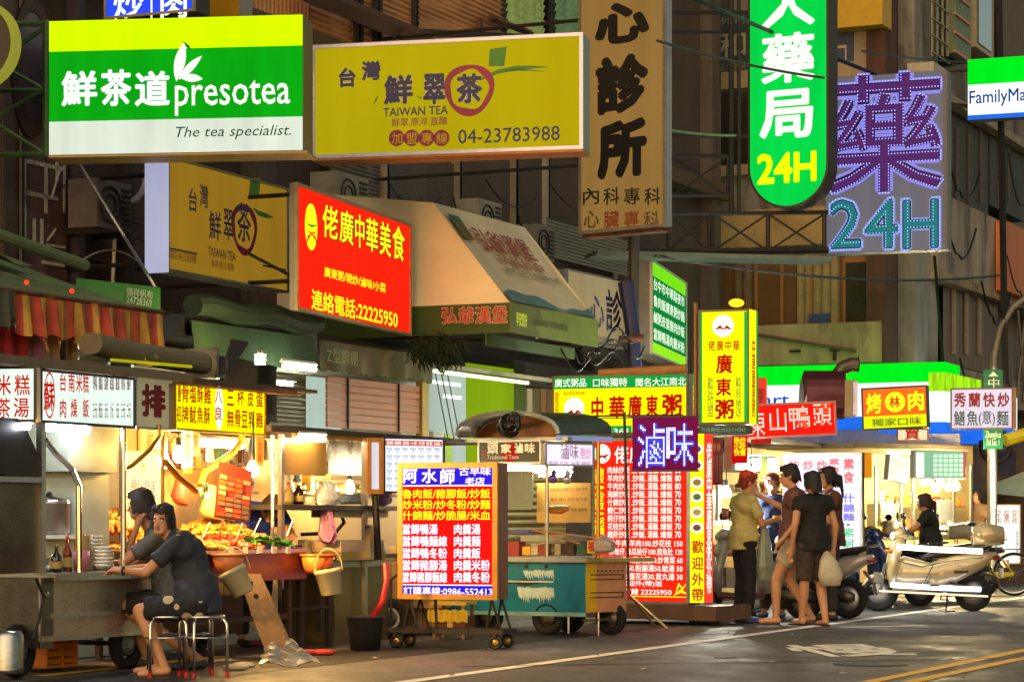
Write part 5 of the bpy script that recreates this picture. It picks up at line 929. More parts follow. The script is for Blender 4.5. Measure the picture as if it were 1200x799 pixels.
# white display lightbox (two panels)
t, fr = sign('menu_sign', 'white lit menu board with red header strip behind the blue and red sign', 449, 512, 577, 520, 22.9, 23.3, .1, E('#dfe8f6', 1.15, .6), CASED, M('#30303a', .5), .015)
rect(t, fr, (451, 515.5, 518, 521.5), E('#d03030', .9, .4, 0)); L_(t, fr, '飯類 麵類 湯類 小菜 冷飲 套餐 加點', 453, 516.3, 516, 520.6, Wt, y=-.007, bold=.02)
for i in range(7):
    for j in range(6): L_(t, fr, R.choice(['魯肉飯', '鴨肉麵', '肉羹湯', '米粉湯', '豬腳飯', '冬粉湯'])+R.choice(['\n35', '\n40', '\n50', '\n60']), 453+i*9.3, 524+j*8.6, 459.5+i*9.3, 530.5+j*8.6, M('#5a6a98'), bold=.0)
t, fr = sign('menu_sign', 'narrow white lightbox in a wooden frame beside the white menu board', 430, 513, 578, 448, 22.6, 22.7, .1, E('#cfd3e4', .9, .6, .12), CASE, M('#9a6a2a', .5), .04)
# ======================= the blue and red trolley sign =======================
RB = E('#f01410', 1.15, .3, .06); BLU = E('#2a1ccc', 1.15, .3, .1); YW = E('#fff020', 1.15, .4, 0); LV = E('#f6e6ff', 1.2, .5, 0)
t, fr = sign('trolley_sign', 'wooden framed blue and red lightbox menu standing on a wheeled trolley', 467, 543, 701, 583, 21.9, 21.6, .3, RB, M('#8c5a4a', .5, .3, .35, 12), M('#b07a24', .45, .1, .2), .045)
rect(t, fr, (472, 548, 578, 568), BLU); rect(t, fr, (472, 568.3, 578, 569.8), Wt); rect(t, fr, (472, 684, 578, 685.2), Wt); rect(t, fr, (472, 685.4, 578, 697.5), BLU)
for s, q in (('阿', (472.5, 549, 489, 566)), ('水', (494, 549, 512, 566)), ('師', (516, 549, 533, 567)), ('古早味', (538, 547, 575, 557)), ('老店', (545, 559, 568, 568))): L_(t, fr, s, *q, LV, bold=.04)
for i, s in enumerate(('魯肉飯/豬腳飯/炒飯', '炒米粉/炒冬粉/炒麵', '什錦麵/炒脆腸/米血')): L_(t, fr, s, 471.5, 573+12.6*i, 574.5, 584+12.6*i, YW, bold=.03)
lc = ['當歸鴨湯', '當歸鴨麵線', '當歸鴨冬粉', '當歸豬腳湯', '當歸豬腳麵線']; rc = ['肉羹湯', '肉羹麵', '肉羹飯', '肉羹米粉', '肉羹冬粉']
for i in range(5):
    y0 = 613.5+14*i; L_(t, fr, lc[i], 471.5, y0, 513 if i < 1 else 524, y0+12.5, LV, bold=.04); L_(t, fr, rc[i], 532, y0, 563 if i < 3 else 574, y0+12.5, LV, bold=.04)
L_(t, fr, '訂購專線:0986-552413', 473, 686.8, 577, 697, LV, bold=.025)
x0, x1, z0, z1 = t['ext']
for x in (x0+.06, x1-.1):
    for y in (.0, .28): pt(t, 'strut', tube([(x+.04, y+.02, z0), (x-.03 if x < 0 else x-.02, y+.02, .16)], .012, 6), IRON); pt(t, 'strut', tube([(x+.04, y+.02, z0), (x+.13, y+.02, .16)], .012, 6), IRON)
pt(t, 'trolley_base', join(box(x0-.1, x1+.06, -.02, .02, .14, .18), box(x0-.1, x1+.06, .34, .38, .14, .18), box(x0-.1, x0-.06, .02, .34, .14, .18), box(x1+.02, x1+.06, .02, .34, .14, .18)), IRON)
pt(t, 'trolley_deck', box(x0-.06, x1+.02, .02, .34, .15, .16), M('#3a2a20', .6))
for x in (x0-.02, x1-.02):
    for y in (.0, .34): pt(t, 'caster_fork', box(x-.012, x+.012, y-.03, y+.03, .1, .15), IRON); wheel(t, x, y, .065, .065, .035, BLACK, GOLD, name='caster')
pt(t, 'push_handle', tube([(x0-.15, .2, .18), (x0-.15, .2, .62), (x0-.1, .2, .66), (x0+.2, .2, .66), (x0+.28, .2, .6), (x0+.3, .2, .18)], .014, 8), IRON)
# cardboard, small yellow bench, boxes behind the trolley
for i, (q, Y, d_, c, l) in enumerate((((452, 640, 470, 658), 24, .3, '#a8a49c', 'grey steel box on the boxes left of the trolley sign'), ((452, 660, 474, 700), 24.2, .35, '#a0784c', 'upper cardboard box behind the left edge of the trolley sign'), ((455, 700, 520, 712), 24.4, .4, '#b88858', 'flat cardboard box behind the trolley struts'), ((470, 712, 512, 742), 24.6, .35, '#8a6844', 'lower cardboard box behind the trolley struts'), ((510, 722, 545, 742), 23.6, .3, '#5a3020', 'dark red wooden box under the yellow cloth'))):
    fx = FX(q[0], Y, q[2], Y-.1); b = T('storage_box', l, 'box', fx); x0, z1 = fx.at(q[0], q[1]); z0 = max(.015, fx.at(q[0], q[3])[1]); x1 = fx.at(q[2], q[1])[0]; pt(b, 'carton', box(x0, x1, 0, d_, z0, z1), M(c, .7, 0, .2)); pt(b, 'tape', box((x0+x1)/2-.03, (x0+x1)/2+.03, -.004, d_*.9, z0+.002, z1+.003), M('#c8a878', .4))
fx = FX(502, 23.6, 548, 23.5); b = T('low_bench', 'low yellow draped bench behind the trolley sign', 'bench', fx); x0, z1 = fx.at(504, 705); x1, _ = fx.at(546, 705); z2 = fx.at(504, 714)[1]; z3 = fx.at(504, 728)[1]
pt(b, 'seat', box(x0, x1, 0, .4, z1-.03, z1), M('#c8a41c', .6)); pt(b, 'cloth', sheet((x0-.02, -.02, z2), (x1+.02, -.02, z2), (x1+.02, -.03, z3), (x0-.02, -.03, z3), 20, 5, lambda u, v: (0, .01*math.sin(u*40), .008*math.sin(u*30))), M('#c8a828', .7, 0, .25))
for x in (x0+.02, x1-.05): 
    for y in (.02, .34): pt(b, 'leg', box(x, x+.03, y, y+.03, .0, z1-.03), M('#8a6a30'))
for i, px in enumerate((455, 521)):
    c = G(px, 748 if i == 0 else 742); t = T('spare_tyre', ['black rubber wheel of a parked handcart behind the trolley, left', 'black rubber wheel under the yellow bench'][i], 'wheel'); wheel(t, c.x, c.y, .2 if i == 0 else .12, .2 if i == 0 else .12, .1)
# ======================= stall D: teal cart with a vaulted roof =======================
f = FX(572, 24.6, 686, 24.1); fe = Fr(f.w(f.at(686, 700)[0], 0, 0), f.w(f.at(686, 700)[0], 0, 0) + Vector((.75, .66, 0))); inv = f.M.inverted() @ fe.M
t = T('braised_food_cart', 'teal and orange lit braised food cart with a dark vaulted roof', 'food cart', f); CDt = t
x1 = f.at(686, 700)[0]; x0 = f.at(520, 700)[0]; z0, z1 = f.at(600, 716)[1], f.at(600, 658)[1]
TEAL = M('#11748c', .35, .1, .2, 4, .05, wear='#1a5a68')
pt(t, 'front_panel', box(x0, x1, 0, .02, z0, z1), TEAL); pt(t, 'front_rail', box(x0, x1+.01, -.025, 0, z0-.04, z0+.0), M('#8ab8b8', .4, .5)); pt(t, 'counter_edge', box(x0, x1+.01, -.04, .9, z1, z1+.05), ALU); pt(t, 'back_panel', box(x0, x1, .85, .87, z0, z1), TEAL)
zc_, _z = f.at(600, 680)[1], 0
pt(t, 'slot', prism([f.at(*p) for p in ((572, 679), (590, 678), (600, 680), (615, 678), (645, 682), (615, 686), (600, 683), (588, 687), (572, 684))], -.005, -.001), BLACK)
WP = M('#b4c8c4', .5, .1, .2)
def scratches(cnt, x_, y_, n_, m): 
    g = []
    for k in range(cnt):
        u = k/cnt; px = x_[0]+(x_[1]-x_[0])*u; g.append(prism([f.at(px, y_[0]+R.random()*3), f.at(px+3.3, y_[0]+R.random()*2), f.at(px+4.0, y_[1]+R.random()*7), f.at(px+2.2, y_[1]-2+R.random()*3)], -.0035-.0001*k, -.001))
    pt(t, 'white_scratches', join(*g), m)
scratches(14, (613, 648), (667, 675), 0, WP); scratches(20, (606, 648), (687, 700), 0, WP)
pt(t, 'lower_flap', f.bx(530, 679, 648, 681, -.012, -.006), M('#b8c4c0', .4))
for px in (594, 617, 640): x, z = f.at(px, 663); pt(t, 'rivet', lathe([(.022, 0), (.02, -.01), (.004, -.012)], (x, -.002, z), 10, 'y'), BLACK)
xe = fe.at(734, 700)[0]; pe = lambda n, g, m: pt(t, n, xf(g, inv), m)
z0e, z1e = fe.at(690, 712)[1], fe.at(690, 655)[1]
PINK = bpy.data.materials.new('sign_lit_steel'); PINK = M('#d8966c', .3, .35, .2, 3, .1);  # sign light reflected in the steel end is put into its pink and yellow
pe('end_panel', box(0.004, xe, 0, .02, z0, z1), PINK); pe('end_panel_sheen', box(.004, xe*.26, -.006, 0, z0+.01, z1-.01), M('#e0b41c', .35, .2, .2)); pe('counter_edge', box(-.03, xe+.35, -.06, .8, z1+.001, z1+.04), M('#c8b868', .3, .6))
for yy in (676, 697): z = fe.at(690, yy)[1]; pe('slot', join(box(.06, xe-.05, -.012, -.006, z-.028, z-.02), box(.06, xe-.05, -.012, -.006, z+.02, z+.028), box(xe-.058, xe-.05, -.012, -.006, z-.02, z+.02)), BLACK)
for k in range(9): pe('vent_hole', lathe([(.012, 0), (.002, -.008)], (.06+k*(xe-.12)/8, -.002, z1-.09), 8, 'y'), BLACK)
for (x, y) in ((f.at(640, 730)[0], .05), (f.at(628, 730)[0], .8), (f.at(566, 730)[0], .1)): wheel(t, x, y, .18, .18, .11)
we = xf(([(0,0,0)], []), inv)[0][0]; g = inv @ Vector((xe-.12, .1, 0)); wheel(t, g.x, g.y, .17, .17, .1)
for k in (.1, .55): g = inv @ Vector((xe-.3, k, 0)); pt(t, 'leg', tube([(g.x, g.y, 0), (g.x, g.y, z0)], .015, 6), CHROME)
g0, g1 = inv @ Vector((.05, .1, .16)), inv @ Vector((xe-.1, .1, .16)); pt(t, 'axle', tube([g0, g1], .014), GOLD)
# posts and vaulted roof
xp = f.at(641, 600)[0]; zr0 = f.at(641, 518)[1]; pt(t, 'post', tube([(xp, .0, z1), (xp, .0, zr0)], .022, 8), STEEL); xq = f.at(694, 600)[0]; pt(t, 'post', tube([(xq-.05, .25, z1), (xq-.05, .25, zr0)], .022, 8), GOLD); pt(t, 'post', tube([(x0, .8, z1), (x0, .8, zr0)], .02, 8), STEEL)
def arch(xa, xb, y, zlo, h, n=14): return [(xa+(xb-xa)*(.5-.5*math.cos(math.pi*k/n)), y, zlo+h*math.sin(math.pi*k/n)**.85) for k in range(n+1)]
xa, xb = f.at(541, 510)[0], f.at(660, 510)[0]; zlo = f.at(600, 512)[1]; h = f.at(600, 486)[1]-zlo; n = 14
A1, A2 = arch(xa, xb, -.1, zlo, h), arch(xa+.02, xb+.02, 1.15, zlo+.06, h*.95)
V = A1 + A2; pt(t, 'vault_roof', (V + [(a, b, c+.02) for a, b, c in V], [(i, i+1, n+2+i, n+1+i) for i in range(n)] + [(2*n+2+i, 3*n+3+i, 3*n+4+i, 2*n+3+i) for i in range(n)]), M('#2a3330', .35, .5, .35, 5, .3))
pt(t, 'vault_rim', tube([(a, b-.02, c+.02) for a, b, c in A1], .025, 6), M('#8a928c', .4, .6)); pt(t, 'vault_back', prism([(a, c) for a, b, c in A1], .35, .37), M('#7a4a20', .5, .2, .4, 3))
pt(t, 'vault_tie', box(xa-.02, xb+.1, -.1, .0, zlo-.05, zlo-.01), M('#9aa09a', .4, .6)); pt(t, 'side_gutter', tube([(xb, -.12, zlo-.02), (xb+.03, 1.1, zlo-.0)], .03, 6), E('#9aa4d0', .6, .6))
x, z = f.at(605, 499); pt(t, 'fan_motor', join(torus((x, -.15, z), .1, .03, 'y', 18, 8), torus((x+.05, -.16, z+.06), .06, .02, 'y', 14, 6), ell((x, -.15, z), (.07, .05, .06)), torus((x-.08, -.15, z-.02), .06, .016, 'y', 14, 6)), M('#17171a', .25, .6, .2)); pt(t, 'bracket_knob', ell((xa+.22, -.12, zlo+.06), (.04, .04, .07)), M('#3a2a1c'))
fb2 = FX(562, 24.4, 632, 24.1); b = board('stall_sign', 'black stall sign with white brush characters over a red circle, under the vaulted roof', fb2, (561, 517, 634, 543), M('#1c2624', .35, 0, .2, coat=.3), ALU)
cx, cz = fb2.at(598, 530); pt(b, 'red_circle', disc(cx, cz, .1, -.004, .002, 28), E('#c02a20', .5, .5, 0)); 
for s, q in (('頭', (571, 518, 584, 532)), ('家', (587, 520, 599, 531)), ('滷', (603, 519, 613, 531)), ('味', (615, 519, 627, 531))): L_(b, fb2, s, *q, M('#d0d4cc'), y=-.008, bold=.04)
L_(b, fb2, 'Traditional Taste', 571, 533, 608, 538, M('#b8b8a8'), y=-.008, bold=.01); L_(b, fb2, '創\n始', 566, 527, 569.5, 536, E('#c02a20', .6, .5, 0), y=-.008)
fb3 = FX(638, 24.0, 696, 24.3); b = board('stall_sign', 'overexposed white violet lit sign hanging at the right of the vaulted roof', fb3, (639, 519, 695, 545), E('#ddd0ee', 1.15, .6, .15, 4), ALU); L_(b, fb3, '滷味', 657, 520, 678, 538, M('#a08ac0'), bold=.02); L_(b, fb3, '熱炒', 680, 524, 693, 538, E('#e08aa0', .9, .5, 0), bold=.03); L_(b, fb3, '鴨頭 豆干 海帶 雞翅', 643, 540, 692, 544, M('#9a88b0'))
tubelight('warm white tube under the violet lit sign', f, 625, 551, 668, 550, .4, 18, '#ffe8c8')
t2 = T('hanging_board', 'grey green dark panel hanging in the braised food cart', 'panel', f); pt(t2, 'panel', f.bx(592, 555, 624, 597, .25, .27), M('#4a6058', .4, 0, .3, 3, .2)); pt(t2, 'panel_frame', f.bx(590, 553, 626, 555, .24, .28), M('#6a6c64'))
t2 = T('hanging_board', 'tan board with faint rows of writing behind the wrapped bread', 'panel', f); pt(t2, 'board', f.bx(629, 566, 692, 612, .45, .47), M('#b08c40', .6, 0, .2, 2)); 
for i, s in enumerate(('鴨頭 鴨翅 鴨腳 豆干 米血 海帶', '雞胗 雞心 百頁 甜不辣', '大腸頭 豬耳朵 滷蛋 蘿蔔糕')): pt(t2, 'lettering', f.tx(s, 645, 571+i*12, 688, 575+i*12, y=.445), M('#4a3818'))
x, z = f.at(656, 597, .1); t2 = T('wrapped_bread', 'long wrapped bun with green filling hanging on the cart post', 'food', f)
pt(t2, 'bun', loft([((x-.13, .05, z+.02), (0, .01, 0), (0, 0, .01)), ((x-.08, .05, z-.005), (0, .03, 0), (0, 0, .035)), ((x+.05, .05, z-.01), (0, .035, 0), (0, 0, .035)), ((x+.13, .05, z+.01), (0, .01, 0), (0, 0, .01))], 12), M('#b8541c', .4)); pt(t2, 'wrapper', loft([((x-.14, .05, z+.03), (0, .03, 0), (0, 0, .008)), ((x, .05, z+.035), (0, .04, 0), (0, 0, .01)), ((x+.13, .05, z+.035), (0, .02, 0), (0, 0, .006))], 10), WHITE); pt(t2, 'filling', loft([((x-.1, .04, z+.02), (0, .02, 0), (0, 0, .01)), ((x+.02, .02, z+.012), (0, .03, 0), (0, 0, .012)), ((x+.1, .04, z+.015), (0, .01, 0), (0, 0, .006))], 8), M('#5a9028'))
def itm(name, label, q, Y, c, d_=.15, par=f, yy=.1, cat='box'):
    return solo(name, label, cat, par.bx(*q, yy, yy+d_), M(c, .45, 0, .2), par)
itm('sauce_tin', 'red tin box at the left of the teal cart counter', (592, 634, 608, 651), 0, '#8a1c1c'); itm('blue_tray', 'blue tray on the teal cart counter', (592, 620, 620, 625), 0, '#2a3c78', cat='tray', yy=.3); itm('snack_carton', 'yellow and red carton beside the red tin', (612, 640, 621, 650), 0, '#d8a020'); itm('steel_case', 'long glass topped steel case on the teal cart counter', (610, 627, 668, 634), 0, '#8c948c', .4, cat='case', yy=.2)
for i, (a_, b_, c) in enumerate(((622, 630, '#b8b08a'), (631, 640, '#8a2c1c'), (650, 657, '#a8a078'), (658, 672, '#3c2c1c'), (676, 686, '#2c5a48'))): itm('food_tub', ['pale', 'dark red', 'straw coloured', 'dark brown', 'dark green'][i]+' food tub in the row on the teal cart counter', (a_, 637, b_, 650), 0, c, .12, cat='tub', yy=.12)
yc = itm('yellow_carton', 'yellow carton with red print at the end of the teal cart counter', (688, 633, 699, 648), 0, '#e0b81c', .1, yy=.0); pt(yc, 'lettering', f.tx('福', 689, 634, 698, 646, y=-.004, bold=.04), M('#c02018'))
x, z = f.at(715, 640, .1); solo('clear_bag', 'crinkled clear plastic bag at the right end of the cart counter', 'bag', loft([((x-.1, 0, z), (0, .08, 0), (0, 0, .07)), ((x-.02, 0, z+.02), (0, .1, 0), (0, 0, .1)), ((x+.08, 0, z), (0, .06, 0), (0, 0, .05))], 10), M('#d8c8b8', .2, 0, .3, 9, .6, 14, trans=.5), f)
for k, (c0, c1) in enumerate((((622, 620), (680, 637)), ((625, 640), (672, 626)), ((640, 622), (714, 632)))): a_, b_ = f.at(*c0, .02), f.at(*c1, .02); solo('tongs', ['orange', 'steel', 'long pale'][k]+' tongs lying across the teal cart counter', 'tongs', tube([(a_[0], .02-.03*k, a_[1]), (b_[0], .02-.03*k, b_[1])], .01, 6), M(['#c8742a', '#b8a888', '#c89858'][k], .4, .4), f)
for i, (px, py, c) in enumerate(((648, 561, '#7a5aa8'), (664, 562, '#b8b4c8'))): x, z = f.at(px, py, .1); solo('hanging_ornament', ['violet', 'silver'][i]+' ornament hanging under the violet lit sign', 'ornament', join(ell((x, .1, z), (.05, .04, .05)), ell((x+.02, .08, z+.06), (.03, .03, .04))), M(c, .2, .5), f)
# ======================= stall E: big red menu =======================
RB2 = E('#f02410', 1.15, .3, .08)
t, fr = sign('menu_sign', 'huge red lit wall menu full of white characters and prices', 695, 514, 706, 808, 27.4, 26.7, .25, RB2, CASED, M('#8c8a7c', .4, .5), .03); EX = t['ext']
cx, cz = fr.at(706, 531.5); pt(t, 'logo_disc', disc(cx, cz, .11, -.006, .003, 30), Wt); L_(t, fr, '中華廣東粥', 699, 522, 714, 525, M('#2a6a3a')); swoosh(t, fr, [(699, 532), (703, 535), (706, 534)], .018, E('#c01810', .8, .4, 0), -.009); swoosh(t, fr, [(706, 534), (709, 535), (714, 532)], .018, E('#c01810', .8, .4, 0), -.009); swoosh(t, fr, [(700, 539), (706, 534), (713, 539)], .012, E('#c01810', .8, .4, 0), -.009)
L_(t, fr, '佬廣中華', 720, 523, 790, 543, Wt, bold=.03)
for i, s in enumerate(('燴\n飯', '·', '炒\n飯', '·', '粥\n麵')): L_(t, fr, s, 697, [548, 569, 575, 600, 606][i], 708, [566, 573, 597, 603, 626][i], YW, bold=.03)
L_(t, fr, '湯\n\n類', 697, 655, 707, 690, YW, bold=.02)
for i, (s, p_) in enumerate((('肉絲炒飯', '80'), ('羊肉炒飯', '80'), ('牛肉炒飯', '80'), ('海鮮炒飯', '70'), ('什錦炒飯', '70'), ('蝦仁炒飯', '70'), ('蚵仔炒飯', '70'), ('花枝炒飯', '70'), ('豬肝炒飯', '70'))):
    y0 = 546.5+i*9.4; L_(t, fr, s, 712, y0, 738, y0+8.4, Wt, bold=.03)
    L_(t, fr, '.炒飯.', 740, y0, 757, y0+8.4, Wt, bold=.03); L_(t, fr, '湯麵.', 759, y0, 772, y0+8.4, Wt, bold=.03); L_(t, fr, '燴飯', 774, y0, 788, y0+8.4, Wt, bold=.03); L_(t, fr, p_, 791, y0+.5, 798, y0+8, Wt, bold=.04)
for i, s in enumerate(('炒牛肉.羊肉100.炒花枝 150', '炒蛤仔.絲瓜蛤仔100.煎魚肚 120', '豬肝湯50.豬肉湯50.炒青菜 60', '豬肝湯50.粉腸湯50.蛤湯 50', '蘭湯60.蛋花湯30.貢丸湯 30')): y0 = 632+i*9.6; L_(t, fr, s, 714, y0, 800, y0+8.2, Wt, bold=.03)
L_(t, fr, '歡迎外(帶)送', 727, 679.5, 776, 687, Wt, bold=.03); L_(t, fr, '外送專線 22225950', 713, 688.5, 787, 696, Wt, bold=.03); rect(t, fr, (709, 697, 806, 698), YW); swoosh(t, fr, [(792, 694), (796, 684), (800, 690), (804, 684)], .02, YW); swoosh(t, fr, [(790, 697), (798, 692), (806, 696)], .02, YW)
pt(t, 'steel_channel', fr.bx(805, 514, 809, 706, -.03, .02), ALU); zz = EX[2]
pt(t, 'wheeled_base', box(EX[0]-.1, EX[1]+.35, -.03, .8, zz-.17, zz-.01), M('#6a4a34', .6, .2, .3)); 
for x in (EX[0]+.1, EX[1]-.0, EX[1]+.25): wheel(t, x, .1, .07, .07, .05, BLACK, IRON, name='caster')
f = fr; fk = FX(809, 26.55, 830, 26.5)
b = T('column_sign', 'narrow yellow lit column sign with round dish photos and red characters', 'sign', fk); c0, zt_ = fk.at(808.5, 508); c1 = fk.at(825, 508)[0]; zb_ = fk.at(809, 706)[1]; YC = E('#e8e210', 1.15, .4)
pt(b, 'sign_case', box(c0, c1, .006, .3, zb_, zt_), CASE); pt(b, 'sign_face', box(c0, c1, 0, .006, zb_, zt_), YC)
for s, y0 in (('歡', 633), ('迎', 652), ('外', 671), ('帶', 689)): L_(b, fk, s, 811, y0, 824, y0+15, RR, bold=.03)
for i, y0 in enumerate((526, 545, 565, 582, 600, 618)):
    cx, cz = fk.at(816.8, y0); p_ = pt(b, 'dish_photo', disc(cx, cz, .07, -.006, .003, 24, .062), Wt); pt(p_, 'dish_food', disc(cx, cz, .045, -.009, .002, 14, .036), M(['#8a5a2a', '#b83018', '#a8842a', '#4a8a28', '#c8a848', '#7a3a28'][i], .5, 0, .4, 60))
fs_ = Fr(fk.w(c1+.001, 0, 0), fk.w(c1+.001, 0, 0) + Vector((.86, .5, 0))); gi = fk.M.inverted() @ fs_.M
pt(b, 'side_face', xf(box(.002, .12, .0, .006, zb_, zt_), gi), E('#e8402c', 1.0, .4)); pt(b, 'lettering', xf(text('佬\n廣\n中\n華\n廣\n東\n粥\n外\n帶', .03, .1, zb_+.1, zt_-.1, -.004, .03), gi), Wt)
# wide yellow sign above the red menu
t, fr = sign('stall_sign', 'yellow lit porridge sign with green header and white logo disc', 648, 441, 512, 806, 28.2, 27.6, .2, E('#e6e004', 1.15, .4, .06), CASE, M('#6a5838', .5), .015)
GS = E('#149a3c', 1.0, .4, 0); rect(t, fr, (648.5, 442, 805.5, 456), GS); L_(t, fr, '廣式粥品', 650, 444, 687, 454, Wt, bold=.02); L_(t, fr, '口味獨特', 695, 443.5, 735, 453.5, Wt, bold=.02); L_(t, fr, '聞名大江南北', 745, 443, 804, 453, Wt, bold=.02)
for s, q in (('中', (693, 465, 707, 492)), ('華', (714, 464, 732, 491)), ('廣', (736, 463, 752, 490)), ('東', (757, 463, 771, 489)), ('粥', (776, 462, 799, 488))): L_(t, fr, s, *q, RR, bold=.04)
cx, cz = fr.at(673, 478); pt(t, 'logo_disc', disc(cx, cz, .125, -.006, .003, 30), Wt); swoosh(t, fr, [(665, 484), (670, 482), (673, 485)], .02, RR, -.009); swoosh(t, fr, [(673, 485), (677, 482), (682, 484)], .02, RR, -.009); L_(t, fr, '廣\n東\n道\n地', 650, 459, 655, 485, RR); L_(t, fr, '請認明註冊商標', 660, 459, 685, 463, RR)
rect(t, fr, (648.5, 490.5, 805.5, 491.5), CASED); rect(t, fr, (648.5, 500, 740, 511.5), GS); L_(t, fr, '電話:22514361', 655, 501.5, 736, 510, Wt, bold=.02)
solo('bamboo_pole', 'pale brown pole lying on top of the yellow porridge sign', 'pole', tube([P(702, 438, 28.3), P(805, 432, 28.0)], .055, 10), M('#a8743a', .5, 0, .3, 6))
# small second yellow boards
t, fr = sign('stall_sign', 'small yellow board squeezed between the porridge sign and the tall box sign', 806, 438, 500, 818, 28.4, 28.3, .1, E('#d8d608', 1.0, .4), CASE); rect(t, fr, (806.3, 438.3, 817.5, 452), GS); L_(t, fr, '粥\n飯\n麵', 808, 456, 814, 496, RR)
# LED sign on a tripod
frl = FX(742, 25.9, 817, 25.7); t = T('led_sign', 'dark red board spelling braised food in blue white LEDs, hung on a tripod pole', 'sign', frl); x0, z1 = frl.at(741, 489); x1, _ = frl.at(817, 489); z0 = frl.at(741, 551)[1]
pt(t, 'board', box(x0, x1, 0, .05, z0, z1), E('#701440', .85, .6, .1)); pt(t, 'board_frame', join(box(x0-.01, x1+.01, -.01, .06, z1, z1+.015), box(x0-.01, x1+.01, -.01, .06, z0-.015, z0)), CASED)
LB = E('#e8ecff', 3.2, .6, 0)
for s, q in (('滷', (747, 497, 779, 547)), ('味', (782, 497, 813, 545))):
    a0, b1 = frl.at(q[0], q[1]); _, b0 = frl.at(q[0], q[3]); a1, _ = frl.at(q[2], q[1]); pt(t, 'lettering', text(s, a0-.01, a1+.01, b0-.01, b1+.01, -.004, .04), E('#3a40e0', 1.2, .4, 0)); pt(t, 'led_string', dots(led_fill(s, a0, a1, b0, b1, .021, .005), .0075, -.008, .008), LB, kind='stuff')
t = T('tripod_stand', 'black tripod stand carrying the LED board in front of the red menu', 'stand', frl); x, _ = frl.at(736, 600); zt_ = frl.at(736, 489)[1]
pt(t, 'pole', tube([(x, .03, .3), (x-.02, .03, 1.3), (x-.05, .03, zt_+.06)], .016, 8), BLACK); pt(t, 'cross_arm', tube([(x-.6, .03, zt_+.02), (x+.6, .03, zt_+.02)], .01, 6), BLACK); pt(t, 'collar', cyl(x, .03, .3, .42, .03), M('#b03a3a'))
for (dx, dy) in ((-.3, -.15), (.48, -.2), (.2, .4)): pt(t, 'leg', tube([(x, .03, .38), (x+dx, .03+dy, .01)], .014, 6), M('#9a8a50', .4, .6))
# tall yellow double box sign
t, fr = sign('stall_sign', 'tall yellow lit porridge box sign with green edges and red calligraphy', 819, 364, 497, 878, 26.9, 26.7, .4, E('#f0ee06', 1.2, .4, .06), CASE, M('#6a5c40', .5), .02)
rect(t, fr, (820, 365, 823, 496.5), E('#08a83c', 1.1, .4, 0)); rect(t, fr, (872, 365, 877, 496.5), E('#08a83c', 1.1, .4, 0)); cx, cz = fr.at(847.5, 382); pt(t, 'logo_disc', disc(cx, cz, .125, -.006, .003, 30), Wt)
swoosh(t, fr, [(839, 386), (844, 383), (848, 386)], .02, RR, -.009); swoosh(t, fr, [(848, 386), (852, 383), (857, 386)], .02, RR, -.009); L_(t, fr, '中華廣東粥', 840, 377, 855, 380, M('#2a6a3a'))
for i, s in enumerate('佬廣中華'): L_(t, fr, s, 830+9.6*i, 399, 838+9.6*i, 411, RR, bold=.03)
for s, q in (('廣', (839, 415, 858, 438)), ('東', (839, 443, 857, 464)), ('粥', (838, 468, 860, 491))): L_(t, fr, s, *q, RR, bold=.04)
L_(t, fr, '歡\n迎\n加\n盟', 829, 442, 836, 488, M('#3a7a28'), bold=.01); L_(t, fr, '歡\n迎\n外\n帶\n送', 862, 442, 869, 488, M('#3a7a28'), bold=.01)
x0, x1, z0, z1 = t['ext']; fs_ = Fr(fr.w(x1+.001, -.02, 0), fr.w(x1+.001, -.02, 0) + Vector((.42, .9, 0))); gi = fr.M.inverted() @ fs_.M
w_ = (fs_.at(887, 430)[0]); pt(t, 'side_face', xf(box(.004, w_, -.004, .004, z0, z1), gi), E('#eaea08', 1.15, .4)); pt(t, 'lettering', xf(text('中\n華\n廣\n東\n粥', w_*.3, w_*.72, z0+.08, z1-.32, -.007, .03), gi), RR); pt(t, 'side_edge', xf(box(w_-.04, w_-.005, -.007, -.0045, z0, z1), gi), E('#08a83c', 1.1, .4, 0))
pt(t, 'phone_strip', fr.bx(820, 499, 874, 508, .0, .3), M('#143a1c', .5)); L_(t, fr, '外送專線:0932-514361', 822, 500.5, 873, 506.5, E('#9ab89a', .6, .4, 0), bold=.01); pt(t, 'hanging_pole', fr.bx(813, 355, 816, 500, .05, .12), M('#8a5c30'))
pt(t, 'support_arm', fr.bx(700, 507, 876, 512, .1, .18), M('#4a3a28'))
# pieces right of the yellow column
f = FX(826, 28.2, 850, 28.3); t = T('hanging_board', 'dark red hanging menu with small pale print, right of the yellow column', 'panel', f); pt(t, 'panel', f.bx(828, 514, 847, 568, 0, .03), M('#6e1818', .5, 0, .2)); 
for i in range(4): L_(t, f, '牛肉麵\n羊肉麵\n豬肝湯\n蛋花湯\n炒青菜\n肉羹飯\n虱目魚', 829.5+i*4.4, 533, 832.5+i*4.4, 565, M('#b08070'))
for i in range(3): cx, cz = f.at(832+i*5, 524); pt(t, 'dish_photo', disc(cx, cz, .022, -.006, .003, 14, .05), M('#b07a48'))
t = T('red_lantern_sign', 'small red hanging sign with glowing yellow characters', 'sign', FX(858, 27.9, 876, 27.9)); f = FX(858, 27.9, 876, 27.9); pt(t, 'cloth', f.bx(858, 508, 876, 543, 0, .02), E('#c80c0c', .9, .4)); L_(t, f, '熱炒\n小吃\n快餐', 860, 512, 874, 534, YW, bold=.03)
solo('white_banner', 'blank pale cloth panel beside the red hanging sign', 'banner', FX(848, 28.1, 858, 28.1).bx(849, 508, 858, 550, 0, .02), M('#c8a890', .7), FX(848, 28.1, 858, 28.1))
